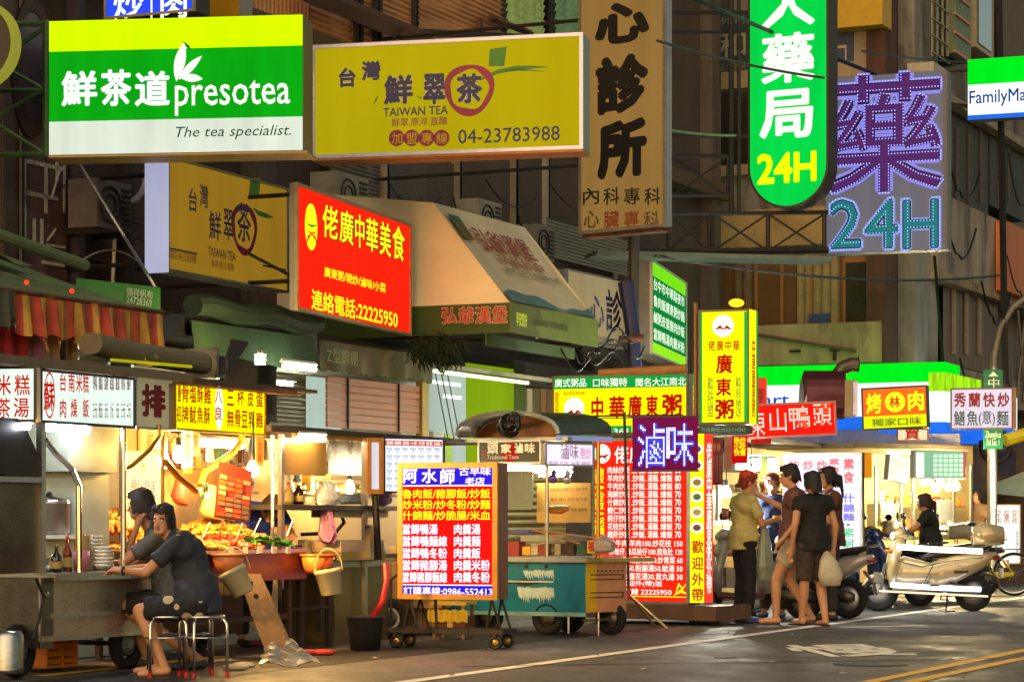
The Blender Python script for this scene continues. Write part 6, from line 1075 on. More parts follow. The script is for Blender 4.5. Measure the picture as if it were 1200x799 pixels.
for i, (px, py, Y, s) in enumerate(((851, 577, 29, 200), (934, 612, 38, 40))):
    if i == 0: bulb('white bulb hanging between the yellow column and the man in pale yellow', px, py, Y, s, .06, '#f4f2e0')
bulb('bulb hidden deep in the stall behind the shoppers', 880, 555, 30.5, 240, .06, '#f0f0dc')
f = S(1.0); t = T('back_stall', 'steel kitchen stall behind the shoppers with pans and a cool tube', 'food stall', f)
def sb(n, q, y0, y1, m): return pt(t, n, f.bx(*q, y0, y1), m)
sb('counter', (828, 610, 925, 616), 0, .6, STEEL); sb('counter_front', (828, 617, 925, 690), .0, .03, M('#b89a5c', .4, .5, .25)); sb('yellow_shelf', (826, 630, 900, 638), -.1, .0, M('#c89a28', .4)); sb('hood', (862, 530, 925, 550), .1, .8, ALU); sb('back_wall', (826, 520, 930, 700), .8, .83, M('#c8b88c', .5, .2, .2)); sb('green_flag', (892, 535, 900, 560), -.05, -.03, M('#6ab83a', .6)); sb('post', (842, 545, 845, 612), 0, .05, STEEL); sb('glass_case', (832, 575, 842, 609), .1, .4, M('#c8d4c8', .15, .4, .1)); sb('roof', (826, 505, 1012, 511), -.3, 1.4, M('#4a3a30', .5, .4, .3))
for i, (px, c) in enumerate(((837, '#c05a1c'), (852, '#8a3a1c'))): x, z = f.at(px, 608, .2); solo('food_bowl', ['orange clay pot on the stall counter right of the yellow column', 'brown clay pot on the stall counter'][i], 'pot', lathe([(.05, 0), (.09, .06), (.08, .13), (.05, .15)], f.w(x, .2, z), 14), M(c, .4), smooth=True)
tubelight('cool tube in the stall behind the shoppers', f, 880, 541, 908, 541, .0, 16, '#e8f4f0')
x, z = f.at(845, 650, -.15); solo('plastic_basin', 'round brown plastic basin under the stall counter', 'basin', lathe([(.14, -.02), (.2, .12), (.19, .12), (.13, 0)], (x, -.2, z), 20), M('#7a4028', .5), f, smooth=True)
# duck head sign, LED dotted
t, fr = sign('stall_sign', 'red sign with characters spelled in tiny white bulbs above the shoppers', 880, 476, 516, 990, 29.2, 29.6, .12, E('#e01a10', 1.1, .4, .08), CASED, M('#c88a7a', .5), .02)
t.rotation_euler.rotate_axis('Y', math.radians(-3)); 
for s, q in (('東', (889, 484, 907, 513)), ('山', (913, 482, 932, 509)), ('鴨', (936, 481, 960, 507)), ('頭', (963, 479, 985, 506))):
    a0, b1 = fr.at(q[0], q[1]); _, b0 = fr.at(q[0], q[3]); a1, _ = fr.at(q[2], q[1]); pt(t, 'lettering', text(s, a0, a1, b0, b1, -.004, .03), E('#f0603c', 1.0, .4, 0)); pt(t, 'led_string', dots(led_fill(s, a0, a1, b0, b1, .026, .0), .0085, -.01), E('#f8f4e0', 2, .6, 0), kind='stuff')
t.location += Vector((0, 0, .02)); 
t, fr = sign('stall_sign', 'small red plain sign rising behind the bulb lettered red one', 886, 442, 500, 899, 30.5, 30.6, .1, E('#e0402c', .9, .4), CASED); L_(t, fr, '粥', 888, 455, 896, 474, M('#8a1410'), bold=.03)
solo('lower_red_board', 'small dark red board under the bulb lettered sign', 'sign', FX(880, 29.6, 905, 29.6).bx(880, 511, 904, 520, 0, .05), E('#a82018', .7, .4), FX(880, 29.6, 905, 29.6))
# exhaust duct
c = P(966, 470, 33); t = T('exhaust_duct', 'brown drum extractor with an elbow chimney behind the red sign', 'duct', FX(940, 33, 1004, 33)); f = FX(940, 33, 1004, 33)
x0, z0 = f.at(942, 480); x1, z1 = f.at(992, 444); pt(t, 'drum', loft([((x0, .3, z0+.1), (0, .3, 0), (0, 0, .34)), ((x0+.04, .3, z0+.22), (0, .33, 0), (0, 0, .34)), ((x1, .3, z0+.22), (0, .33, 0), (0, 0, .34))], 20, 2), M('#4c1a1c', .35, .4, .25)); pt(t, 'drum_end', f.bx(990, 445, 1004, 487, -.05, .6), M('#7a6440', .5, .3, .3)); pt(t, 'drum_plate', f.bx(1000, 447, 1005, 486, -.08, -.05), M('#b8a8b8', .5))
xe_, ze = f.at(985, 445); pt(t, 'elbow', tube([(xe_, .3, ze-.05), (xe_+.01, .3, ze+.1), (xe_+.08, .3, ze+.19), (xe_+.2, .3, ze+.23), (xe_+.28, .3, ze+.23)], .1, 12), M('#5a4c3c', .4, .6, .3)); o = pt(t, 'mouth', lathe([(.1, 0), (.12, .0)], (0,0,0), 12, 'y'), BLACK); o.data.transform(Matrix.Translation((xe_+.29, .3, ze+.23)) @ Matrix.Rotation(math.pi/2, 4, 'Z'))
# barbecue sign and the eel noodle sign
t, fr = sign('stall_sign', 'orange lit barbecue sign with yellow lower band, right of the duct', 1018, 455, 504, 1095, 35.5, 35.2, .2, E('#f0641c', 1.15, .4, .15, 5), CASED, M('#2a221c', .5), .02)
t.rotation_euler.rotate_axis('Y', math.radians(-2)); rect(t, fr, (1019, 488, 1094, 503), E('#d8e010', 1.1, .4, 0)); L_(t, fr, '烤', 1023, 461, 1041, 485, YW, bold=.04); L_(t, fr, '肉', 1072, 460, 1091, 483, YW, bold=.04); cx, cz = fr.at(1057, 472); pt(t, 'disc', disc(cx, cz, .15, -.006, .003, 28), YW); L_(t, fr, '林', 1050, 465, 1063, 479, E('#d04818', 1, .4, 0), y=-.01, bold=.04); L_(t, fr, '獨家口味', 1029, 491, 1087, 500, M('#3a7a1c'), bold=.02)
t, fr = sign('stall_sign', 'white lit sign with red and green characters in front of the green road sign', 1114, 455, 503, 1187, 36.5, 36.3, .12, E('#d4cad8', 1.05, .6, .08), CASE, M('#8a6a50', .5), .02); DR = M('#a81c38', .5); DG = M('#1c5a44', .5)
for i, s in enumerate('秀蘭快炒'): L_(t, fr, s, 1118+17*i, 460, 1132+17*i, 477, DR, bold=.04)
for i, (s, a_, b_) in enumerate((('鱔', 1118, 1131), ('魚', 1133, 1146), ('(意)', 1147, 1166), ('麵', 1168, 1182))): L_(t, fr, s, a_, 481, b_, 499, DG, bold=.02)
x0, x1, z0, z1 = t['ext']; pt(t, 'end_face', box(x1+.002, x1+.05, -.01, .12, z0, z1), M('#b08058', .5))
t, fr = sign('stall_sign', 'small white and red lit sign under the orange barbecue sign', 1051, 502, 517, 1088, 35.9, 35.8, .1, E('#e8dcb0', 1.0, .5), M('#b87a28'), M('#c87a20', .5), .02); L_(t, fr, '買', 1060, 502.5, 1078, 515, E('#c83018', .8, .4, 0), bold=.04)
# road direction sign and street lamp
c = P(1164, 612, 38.5); fr = FX(1150, 38.5, 1178, 38.5); t = T('road_sign', 'two green direction plates on a grey post behind the white eel sign', 'sign', fr); pt(t, 'plate', fr.bx(1153, 433, 1175, 456, 0, .03), M('#0f6a4a', .4)); pt(t, 'plate', fr.bx(1153, 502, 1175, 526, 0, .03), M('#0f6a4a', .4)); L_(t, fr, '中', 1158, 443, 1171, 454, M('#cfe0d8'), bold=.02); pt(t, 'arrow', prism([fr.at(*p) for p in ((1158, 441), (1164, 435), (1170, 441))], -.006, -.002), M('#cfe0d8')); L_(t, fr, 'Zhonghua\nRd Sec 1', 1155, 505, 1173, 522, M('#cfe0d8')); pt(t, 'post', tube([(fr.at(1166, 500)[0], .08, 0), (fr.at(1166, 500)[0], .08, fr.at(1166, 430)[1])], .05, 10), ALU)
c = Vector(((1162-600)*40/FP, 40, 0)); LM = M('#6e6c62', .5, .5, .3); NA = E('#ffb870', 7, .6, 0)
def street_lamp(label, c, h, d, pts=None):
    t = T('street_lamp', label, 'lamp', Fr((c.x, c.y), (c.x+d[0], c.y+d[1])), 'street lamps'); pp = pts or [(0,0,0), (0,0,h*.82), (.15,0,h*.92), (.6,0,h*.98), (1.8,0,h)]
    pt(t, 'pole', tube(pp, .075, 12, True, .045), LM, True); x, _, z = pp[-1]; pt(t, 'base_plate', box(-.2, .2, -.2, .2, .0, .03), LM)
    hd = pt(t, 'lamp_head', loft([((x-.1, 0, z), (0, .06, 0), (0, 0, .05)), ((x+.15, 0, z+.03), (0, .13, 0), (0, 0, .08)), ((x+.6, 0, z+.02), (0, .13, 0), (0, 0, .06)), ((x+.75, 0, z), (0, .05, 0), (0, 0, .03))], 14), LM, True); pt(hd, 'lens', box(x+.05, x+.6, -.1, .1, z-.075, z-.05), NA); return t
street_lamp('grey street lamp with a curved arm reaching out of the frame on the right', c, 7, (1, 0), [(0,0,0), (0,0,3.0), (.0,0,3.3), (.05,0,4.0), (.14,0,4.4), (.35,0,4.75), (.75,0,5.05), (1.3,0,5.2), (2.2,0,5.25)])
street_lamp('street lamp on the far pavement behind the camera, first', Vector((3.5, 8, 0)), 8, (-1, .8)); street_lamp('street lamp on the far pavement further along the road', Vector((16, 30, 0)), 8.5, (-1, .45))
solo('lamp_reflection', 'orange glow shaped as a lamp reflection in the wide windows above the yellow box sign', 'lamp', ell(P(863, 355, 40), (.13, .1, .07), 14, 8), E('#ff8c10', 4.5, .6, 0), smooth=True)  # glowing blob standing in for a street lamp reflected in the panes
# vegetarian stall sign
t, fr = sign('stall_sign', 'tall white lit sign with red, blue and green characters behind the shoppers', 918, 531, 645, 1010, 31.6, 31.2, .15, E('#d6cce8', 1.1, .6, .06), CASED, M('#8a8678', .5), .015)
RC = M('#8c0c20', .6); BC = M('#2a2a9a', .5); GC = M('#1c8a5a', .5)
for s, q in (('素', (988, 537, 1001, 550)), ('食', (988, 552, 1001, 566)), ('素', (971, 537, 984, 545)), ('魯', (971, 546, 984, 555)), ('飯', (971, 556, 984, 566)), ('炒', (957, 539, 969, 551)), ('麵', (957, 553, 969, 566)), ('炒', (941, 539, 953, 551)), ('飯', (941, 553, 953, 566)), ('炒', (924, 539, 937, 550)), ('米', (924, 552, 937, 560)), ('粉', (924, 561, 937, 570))): L_(t, fr, s, *q, RC, bold=.04)
for s, q in (('什', (988, 578, 1001, 589)), ('錦', (988, 590, 1001, 600)), ('麵', (988, 601, 1001, 610)), ('·', (992, 613, 996, 616))): L_(t, fr, s, *q, BC, bold=.04)
for s, q in (('素', (988, 618, 1001, 629)), ('蚵', (988, 631, 1001, 642))): L_(t, fr, s, *q, GC, bold=.03)
L_(t, fr, '素\n食', 955, 580, 982, 640, RC, bold=.05)
# ======================= stall G on the right =======================
f = FX(1005, 37.5, 1160, 39.5); t = T('noodle_stall', 'brightly lit noodle stall with green slatted menu boards on the right', 'food stall', f)
def g_(n, q, y0, y1, m): return pt(t, n, f.bx(*q, y0, y1), m)
g_('roof', (1000, 518, 1140, 524), -.5, 1.8, M('#8a7c60', .5, .4, .3)); g_('back_wall', (1008, 524, 1140, 650), 1.7, 1.75, M('#c8ae70', .5, .1, .2, 1.5)); g_('counter', (1008, 628, 1140, 632), 0, .7, STEEL); g_('counter_front', (1008, 633, 1140, 690), .0, .03, M('#b8a070', .4, .4, .2))
for x in (1026, 1056, 1070, 1118, 1138): g_('post', (x, 545, x+2, 690), .0, .04, STEEL)
g_('yellow_can', (1019, 617, 1034, 640), -.1, .1, M('#c89a28', .4)); g_('steel_cabinet', (1032, 590, 1055, 640), .3, .6, STEEL); g_('steel_cabinet', (1100, 585, 1116, 628), .4, .7, ALU)
for i, px in enumerate((1044, 1115)): x, z = f.at(px, 628, .1); solo('soup_pot', ['wide steel pot at the left of the right-hand noodle stall', 'steel pot beside the bare bulbs'][i], 'pot', lathe([(.15, 0), (.17, .02), (.17, .22), (.03, .27)], f.w(x, .1, z), 16), DSTEEL, smooth=True)
fg = FX(1028, 37.0, 1058, 37.4); b = board('menu_board', 'tilted white lit menu at the left of the right-hand noodle stall', fg, (1028, 529, 1052, 560), E('#dce8dc', 1.1, .6), None); L_(b, fg, '炒牛肉 炒羊肉\n炒花枝 炒蝦仁\n鱔魚麵 炒米粉', 1030, 533, 1050, 556, M('#8a7a5a'))
b.rotation_euler.rotate_axis('Y', math.radians(8))
fg = FX(1072, 37.2, 1132, 37.9); b = board('menu_board', 'green and white lit menu board with a grid of prices', fg, (1072, 527, 1132, 560), E('#8fc09a', .95, .6), M('#b8c8b8', .5)); rect(b, fg, (1072.5, 530, 1083, 559), E('#e8f4e8', 1.2, .6, 0)); rect(b, fg, (1129, 528, 1131.5, 559), E('#d05060', .9, .5, 0))
for i in range(6):
    for j in range(5): pt(b, 'price_tag', fg.bx(1094+i*6, 532+j*5.4, 1098.5+i*6, 536+j*5.4, -.006, -.003), E('#c8ecc8', 1.1, .6, 0))
fg = FX(1013, 36.8, 1024, 36.9); b = board('banner', 'narrow orange glowing banner left of the noodle stall', fg, (1012, 530, 1022, 560), E('#e08a14', .9, .5), None)
for i, (px, py) in enumerate(((1097, 573), (1112, 571), (1120, 570), (1102, 566))): bulb(['left', 'middle', 'right', 'rear'][i]+' one of the bare bulbs in the right-hand noodle stall', px, py, 37.8 if i < 3 else 38.6, 210, .07, '#ffe2a0', None)
tubelight('upright glowing tube on the left post of the right-hand noodle stall', f, 1034, 575, 1034.2, 590, .1, 10, '#fff0d0'); tubelight('blue white LED lamp in the right-hand stall', f, 1080, 567, 1092, 566, -.1, 12, '#c8d8ff')
t, fr = sign('menu_sign', 'white standing menu sign with red and green characters beside the bicycle', 1153, 591, 660, 1196, 42.2, 41.9, .1, E('#e4ece2', 1.15, .6), CASED, M('#b07a50', .5), .015)
for i, s in enumerate(('炒\n花\n枝', '炒\n螺\n肉', '炒\n牛\n肉')): L_(t, fr, s, 1186-9.5*i, 597, 1192.5-9.5*i, 613, RC, bold=.02)
L_(t, fr, '炒米粉', 1158, 608, 1166, 613, RC, bold=.02); L_(t, fr, '蛤\n仔', 1159, 623, 1164, 640, GC); L_(t, fr, '鱔\n魚\n湯', 1168, 622, 1173, 640, GC); L_(t, fr, '青\n菜', 1190, 622, 1194, 650, M('#4a6ac8')); L_(t, fr, '小', 1176, 622, 1180, 630, RC)
for x in (1156, 1192): pt(t, 'leg', fr.bx(x, 660, x+1.5, 688, .02, .05), IRON)
# dark shop mouth at the far right
f = FX(1138, 44, 1230, 44.5); t = T('dark_shop', 'dark shop mouth with a pale round awning behind the bicycle at the right edge', 'shop', f); pt(t, 'wall', f.bx(1138, 525, 1230, 690, .6, .7), M('#4a3828', .7, 0, .3)); pt(t, 'navy_panel', f.bx(1163, 530, 1190, 556, .5, .55), M('#1c1c38', .6)); pt(t, 'post', f.bx(1135, 525, 1165, 640, .3, .4), M('#54483a', .6, .2, .3)); pt(t, 'pale_awning', sheet((f.at(1172, 565)[0], .4, f.at(1172, 568)[1]), (f.at(1230, 545)[0], .4, f.at(1230, 545)[1]), (f.at(1230, 600)[0], -.2, f.at(1230, 585)[1]), (f.at(1160, 600)[0], -.2, f.at(1160, 578)[1]), 8, 4), M('#8c9a80', .7)); pt(t, 'round_fan', torus((f.at(1176, 522)[0], .3, f.at(1176, 522)[1]), .3, .05, 'y'), IRON)
pt(t, 'yellow_tube', tube([(f.at(1178, 516)[0], 0, f.at(1178, 516)[1]), (f.at(1230, 500)[0], 0, f.at(1230, 500)[1])], .12, 8), M('#c8b818', .5))
tubelight('warm tube under the front edge of the soup stall roof', S(.25), 352, 514, 380, 515, 0, 9, '#ffd9a0'); tubelight('warm tube high in the teal cart behind its sign', FX(572, 25.2, 686, 24.8), 632, 556, 668, 556, .3, 7, '#ffdca8')  # tubes added to brighten the soup stall and the teal cart
bulb('bare bulb hanging behind the brown hood panel of the soup stall', 410, 572, 23.6, 90, .045, '#ffd28a')
# ======================= people =======================
def capsule(a, b, ra, rb, n=12):
    a, b = Vector(a), Vector(b); d = (b-a); ln = d.length or 1e-4; d, u, v = basis(d); V, Fc = [], []; pr = []
    for k in range(5): t_ = math.pi/2*(1-k/4); pr.append((-math.sin(t_)*ra, math.cos(t_)*ra + 1e-5))
    for k in range(5): t_ = math.pi/2*k/4; pr.append((ln+math.sin(t_)*rb, math.cos(t_)*rb + 1e-5))
    for h, r in pr:
        for k in range(n): a_ = 2*math.pi*k/n; V.append(tuple(a + d*h + u*r*math.cos(a_) + v*r*math.sin(a_)))
    for i in range(len(pr)-1):
        for k in range(n): p, q = i*n+k, i*n+(k+1)%n; Fc.append((p, q, q+n, p+n))
    Fc.append(tuple(range(n))[::-1]); Fc.append(tuple(range((len(pr)-1)*n, len(pr)*n))); return V, Fc
CL = bpy.data.textures.new('folds', 'CLOUDS'); CL.noise_scale = .11; CL.noise_depth = 2
def fuse(g, vox=.01, sm=3, fold=0):
    """one continuous skin over overlapping volumes"""
    me = mesh('tmp', g, []) if False else bpy.data.meshes.new('tmp'); me.from_pydata([tuple(v) for v in g[0]], [], g[1]); o = bpy.data.objects.new('tmp', me); COL.objects.link(o)
    # outward normals per piece
    import bmesh
    bm = bmesh.new(); bm.from_mesh(me); bmesh.ops.recalc_face_normals(bm, faces=bm.faces); bm.to_mesh(me); bm.free()
    r = o.modifiers.new('r', 'REMESH'); r.mode = 'VOXEL'; r.voxel_size = vox; r.use_smooth_shade = True
    if sm: s = o.modifiers.new('s', 'SMOOTH'); s.factor = .5; s.iterations = sm
    if fold: d_ = o.modifiers.new('d', 'DISPLACE'); d_.texture = CL; d_.strength = fold; d_.mid_level = .5; d_.texture_coords = 'LOCAL'
    dg = bpy.context.evaluated_depsgraph_get(); out = bpy.data.meshes.new_from_object(o.evaluated_get(dg)); bpy.data.objects.remove(o); bpy.data.meshes.remove(me); out.materials.clear()
    return out
def rotv(v, yaw, pitch=0, roll=0): return Matrix.Rotation(yaw, 3, 'Z') @ (Matrix.Rotation(pitch, 3, 'Y') @ (Matrix.Rotation(roll, 3, 'X') @ Vector(v)))
SK = M('#c08a62', .5, 0, .08, 8); SKD = M('#a87650', .5, 0, .08, 8)
def person(label, X, Y, yaw, J, skin=SK, hair='#120c0a', hairlen=0, shirt=None, sleeve=.5, pants=None, leg=.5, shoe=None, cap=None, head=(0, 0), glasses=False, female=False, dress=None, vox=.0105, sc=1.0, apron=None, hidden_legs=False, group=None):
    """x forward, y to the person's left, z up; J overrides joints"""
    fr = Fr((X, Y), (X+math.cos(yaw), Y+math.sin(yaw))); t = T('person', label, 'person', fr, group)
    j = dict(hip=(0,0,.93), waist=(0,0,1.08), chest=(0,0,1.30), neck=(0,0,1.45), head=(.02,0,1.60), shL=(0,.185,1.40), shR=(0,-.185,1.40), elL=(-.02,.23,1.12), elR=(-.02,-.23,1.12), wrL=(.06,.24,.88), wrR=(.06,-.24,.88),
        hpL=(0,.09,.92), hpR=(0,-.09,.92), knL=(.02,.10,.50), knR=(.02,-.10,.50), anL=(0,.11,.08), anR=(0,-.11,.08), toeL=(.17,.13,.03), toeR=(.17,-.13,.03)); j.update(J)
    j = {k: Vector(v)*sc for k, v in j.items()}; s = sc; H = j['head']; yw, pi_ = head; q = lambda x, y, z: tuple(H + rotv((x*s, y*s, z*s), yw, pi_))
    g = [capsule(j['hpL'], j['hpR'], .105*s, .105*s), capsule(j['hip'], j['waist'], .125*s, .115*s), capsule(j['waist'], j['chest'], .115*s, .135*s), capsule(j['chest']+(j['shL']-j['chest'])*.45, j['chest']+(j['shR']-j['chest'])*.45, .115*s, .115*s),
         capsule(j['shL'], j['shR'], .058*s, .058*s), capsule(j['neck']-Vector((0,0,.04*s)), H-Vector((0,0,.05*s)), .055*s, .052*s)]
    for S_ in 'LR':
        g += [capsule(j['sh'+S_], j['el'+S_], .05*s, .04*s), capsule(j['el'+S_], j['wr'+S_], .04*s, .026*s), capsule(j['hp'+S_], j['kn'+S_], .088*s, .058*s), capsule(j['kn'+S_], j['kn'+S_].lerp(j['an'+S_], .35), .056*s, .058*s), capsule(j['kn'+S_].lerp(j['an'+S_], .35), j['an'+S_], .056*s, .036*s), capsule(j['an'+S_]-Vector((.02*s,0,.03*s)), j['toe'+S_], .036*s, .024*s)]
        d = (j['wr'+S_]-j['el'+S_]).normalized(); sd = 1 if S_ == 'L' else -1; up = Vector((0,0,1)); si = d.cross(up); si = si.normalized() if si.length > .1 else Vector((1,0,0)); nn = si.cross(d).normalized(); W_ = j['wr'+S_]
        g.append(capsule(W_, W_+d*.07*s, .026*s, .03*s)); 
        for k, (off, ln) in enumerate(((-.027, .075), (-.009, .085), (.009, .08), (.026, .062))):
            b0 = W_+d*.075*s+si*off*s; b1 = b0+(d*.6*ln+nn*-.012)*s; b2 = b1+(d*.35*ln+nn*-.024)*s; g += [capsule(b0, b1, .0105*s, .0098*s, 8), capsule(b1, b2, .0098*s, .0085*s, 8)]
        tb_ = W_+d*.02*s - si*sd*.0 + si*(-.028)*s; g.append(capsule(tb_, tb_+(d*.045 - si*.03)*s, .0125*s, .0095*s, 8))
    # head: skull, face, jaw, nose, lips, ears
    g += [xf(ell((0,0,0), (.092*s, .074*s, .098*s), 18, 14), Matrix.Translation(H) @ Matrix.Translation(rotv((-.008*s,0,.03*s), yw, pi_)) @ Matrix.Rotation(yw, 4, 'Z') @ Matrix.Rotation(pi_, 4, 'Y')),
          xf(ell((0,0,0), (.072*s, .06*s, .085*s), 16, 12), Matrix.Translation(H) @ Matrix.Translation(rotv((.025*s,0,-.035*s), yw, pi_)) @ Matrix.Rotation(yw, 4, 'Z') @ Matrix.Rotation(pi_, 4, 'Y')),
          capsule(q(.07,.022,-.075), q(.07,-.022,-.075), .024*s, .024*s), capsule(q(.086,0,.012), q(.108,0,-.026), .010*s, .016*s), capsule(q(.083,-.016,-.056), q(.083,.016,-.056), .012*s, .012*s), capsule(q(.078,-.03,.028), q(.078,.03,.028), .014*s, .014*s)]
    for sd in (1, -1): g.append(xf(ell((0,0,0), (.018*s, .011*s, .03*s), 8, 6), Matrix.Translation(q(0, sd*.077, -.004))))
    body = pt(t, 'body', fuse(join(*g), vox*s, 2), skin); body.data.materials.append(skin)
    for sd in (1, -1):
        e_ = pt(t, 'eye', ell(q(.083, sd*.031, .008), (.0125*s, .0125*s, .0095*s), 10, 8), WHITE, True); pt(e_, 'iris', ell(q(.094, sd*.031, .008), (.005*s,)*3, 8, 6), BLACK); pt(t, 'eyebrow', tube([q(.096, sd*.018, .028), q(.095, sd*.035, .033), q(.082, sd*.05, .028)], .0045*s, 5), M(hair, .7))
    pt(t, 'lips', tube([q(.092, -.022, -.055), q(.101, 0, -.054), q(.092, .022, -.055)], .0065*s, 6), M('#8a4438', .5))
    hm = M(hair, .6, 0, .4, 40, .4, 90)
    hg = [xf(ell((0,0,0), (.094*s, .079*s, .092*s), 18, 12), Matrix.Translation(q(-.022, 0, .042)) @ Matrix.Rotation(yw, 4, 'Z') @ Matrix.Rotation(pi_-.3, 4, 'Y')), xf(ell((0,0,0), (.062*s, .077*s, .085*s), 16, 10), Matrix.Translation(q(-.045, 0, .0)) @ Matrix.Rotation(yw, 4, 'Z'))]
    rr = random.Random(len(label)); ns = 64
    for k in range(ns):                       # locks of hair combed from the crown
        a = -math.pi + 2*math.pi*(k+.5)/ns + rr.uniform(-.06, .06); fa = abs(a); ca, sa = math.cos(a), math.sin(a)
        lo_ = [(.07, .01, -.055), (.068, -.055, -.105)][hairlen >= 1]; ze = lo_[0] if fa < .75 else lo_[1] if fa < 2 else lo_[2]; ze += rr.uniform(-.015, .02); k2 = 1.02 if fa < .75 else 1.0
        p0 = q(-.03, .01, .138); p1 = q(-.01+.075*ca, .07*sa, .115+rr.uniform(-.006, .006)); p2 = q(-.008+.1*ca*k2, .087*sa, (.115+ze)/2+.012); p3 = q(-.012+.1*ca*k2+(.006 if fa < .75 else -.008), .086*sa+(.014 if fa < .9 else 0), ze)
        hg.append(tube([p0, p1, p2, p3], .0135*s, 7, True, .007*s))
    if hairlen >= 2: hg += [capsule(q(-.1, 0, .03), q(-.15, 0, .0), .03*s, .03*s), capsule(q(-.15, 0, .0), q(-.17, 0, -.22), .034*s, .012*s)]
    if hairlen >= 3: hg += [capsule(q(-.05, .05, 0), q(-.1, .06, -.28), .06*s, .05*s), capsule(q(-.05, -.05, 0), q(-.1, -.06, -.28), .06*s, .05*s)]
    ho = pt(t, 'hair', fuse(join(*hg), .0065*s, 1), hm); ho.data.materials.append(hm)
    def cloth(name, m, g, v=.013, sm=7, fold=.035): o = pt(t, name, fuse(join(*g), v*s, sm, fold), m); o.data.materials.append(m); return o
    if cap: cloth('cap', M(cap, .7, 0, .2, 20), [xf(ell((0,0,0), (.108*s, .092*s, .085*s), 18, 12), Matrix.Translation(q(-.015, 0, .075)) @ Matrix.Rotation(yw, 4, 'Z')), capsule(q(.06, -.03, .062), q(.06, .03, .062), .03*s, .03*s)], .01, 3, 0)
    if glasses:
        gl = pt(t, 'glasses', join(*[xf(torus((0,0,0), .02*s, .0028*s, 'x', 14, 5), Matrix.Translation(q(.105, sd*.031, .006)) @ Matrix.Rotation(yw, 4, 'Z')) for sd in (1, -1)] + [tube([q(.1, sd*.05, .01), q(.0, sd*.08, .01)], .003*s, 5) for sd in (1, -1)]), BLACK)
    if shirt:
        m = shirt; k = .02*s; a = [capsule(j['chest']+(j['shL']-j['chest'])*.5, j['chest']+(j['shR']-j['chest'])*.5, .115*s+k, .115*s+k, 16), capsule(j['shL'], j['shR'], .06*s+k*.7, .06*s+k*.7), capsule(j['waist'], j['chest'], .125*s+k, .13*s+k, 16), tube([j['waist']+(j['chest']-j['waist'])*.1, j['waist'], j['hip'].lerp(j['waist'], .5), j['hip']-Vector((0,0,.09*s))], .145*s+k, 18, True, .168*s+k), capsule(j['neck']-Vector((0,0,.05*s)), j['neck']-Vector((0,0,.0)), .075*s, .062*s), capsule(j['hpL'].lerp(j['waist'], .35), j['hpR'].lerp(j['waist'], .35), .155*s, .155*s)]
        for S_ in 'LR':
            e_ = j['sh'+S_].lerp(j['el'+S_], min(1, sleeve*1.3)); a.append(tube([j['sh'+S_], e_], .066*s, 14, True, .072*s)); a.append(capsule(j['sh'+S_], j['sh'+S_].lerp(e_, .3), .067*s, .067*s))
            if sleeve > .8: a.append(capsule(j['el'+S_], j['el'+S_].lerp(j['wr'+S_], (sleeve-.5)*1.4 if sleeve < 1.2 else .95), .058*s, .042*s))
        cloth('shirt', m, a)
    if pants:
        a = [capsule(j['hpL'], j['hpR'], .122*s, .122*s), capsule(j['hip'], j['hip'].lerp(j['waist'], .7), .142*s, .13*s)]
        for S_ in 'LR':
            if leg <= .55: e_ = j['hp'+S_].lerp(j['kn'+S_], leg*1.8); a += [tube([j['hp'+S_], e_], .108*s, 14, True, .096*s), capsule(j['hp'+S_], j['hp'+S_].lerp(e_, .5), .107*s, .1*s)]
            else: a += [capsule(j['hp'+S_], j['kn'+S_], .105*s, .078*s), tube([j['kn'+S_].lerp(j['hp'+S_], .1), j['kn'+S_].lerp(j['an'+S_], .93)], .078*s, 14, True, .066*s)]
        cloth('trousers' if leg > .55 else 'shorts', pants, a)
    if dress: cloth('skirt', dress, [tube([j['waist'], j['hip'], j['hpL'].lerp(j['knR'], .5)+Vector((0,-.0,0))], .13*s, 18, True, .2*s)])
    for S_ in 'LR':
        m = M(shoe or '#2a2420', .6)
        if shoe: d = j['toe'+S_]-j['an'+S_]; cloth('shoe', m, [capsule(j['an'+S_]-Vector((.03*s,0,.04*s)), j['toe'+S_], .042*s, .034*s)], .01, 1, 0)
        else:
            o_ = j['toe'+S_]; c = (j['an'+S_]+o_)/2; pt(t, 'flip_flop', xf(box(-.13*s, .13*s, -.045*s, .045*s, -.012, .006), Matrix.Translation((c.x, c.y, .013)) @ Matrix.Rotation(math.atan2((o_-j['an'+S_]).y, (o_-j['an'+S_]).x), 4, 'Z')), m)
    return t, fr, j
def hold(t, name, g, m, smooth=True): return pt(t, name, g, m, smooth)
# --- seated man at the left cart: faces left, head turned to the camera
NAVY = M('#2a2f3a', .8, 0, .15, 6, .35, 14); FLW = M('#17161a', .8, 0, .2)
n = FLW.node_tree.nodes; L = FLW.node_tree.links; FLW = FLW.copy(); n = FLW.node_tree.nodes; L = FLW.node_tree.links
tc = n.new('ShaderNodeTexCoord'); vo = n.new('ShaderNodeTexVoronoi'); vo.inputs['Scale'].default_value = 9; L.new(tc.outputs['Object'], vo.inputs[0]); rp = n.new('ShaderNodeValToRGB'); L.new(vo.outputs[0], rp.inputs[0]); rp.color_ramp.interpolation = 'CONSTANT'; rp.color_ramp.elements[0].color = lin('#b4aa90')+(1,); rp.color_ramp.elements[1].position = .36; rp.color_ramp.elements[1].color = lin('#15141a')+(1,)
L.new(rp.outputs[0], n['Principled BSDF'].inputs['Base Color'])
px2 = lambda px, Y: (px-600)*Y/FP
hx = px2(232, 17.75)
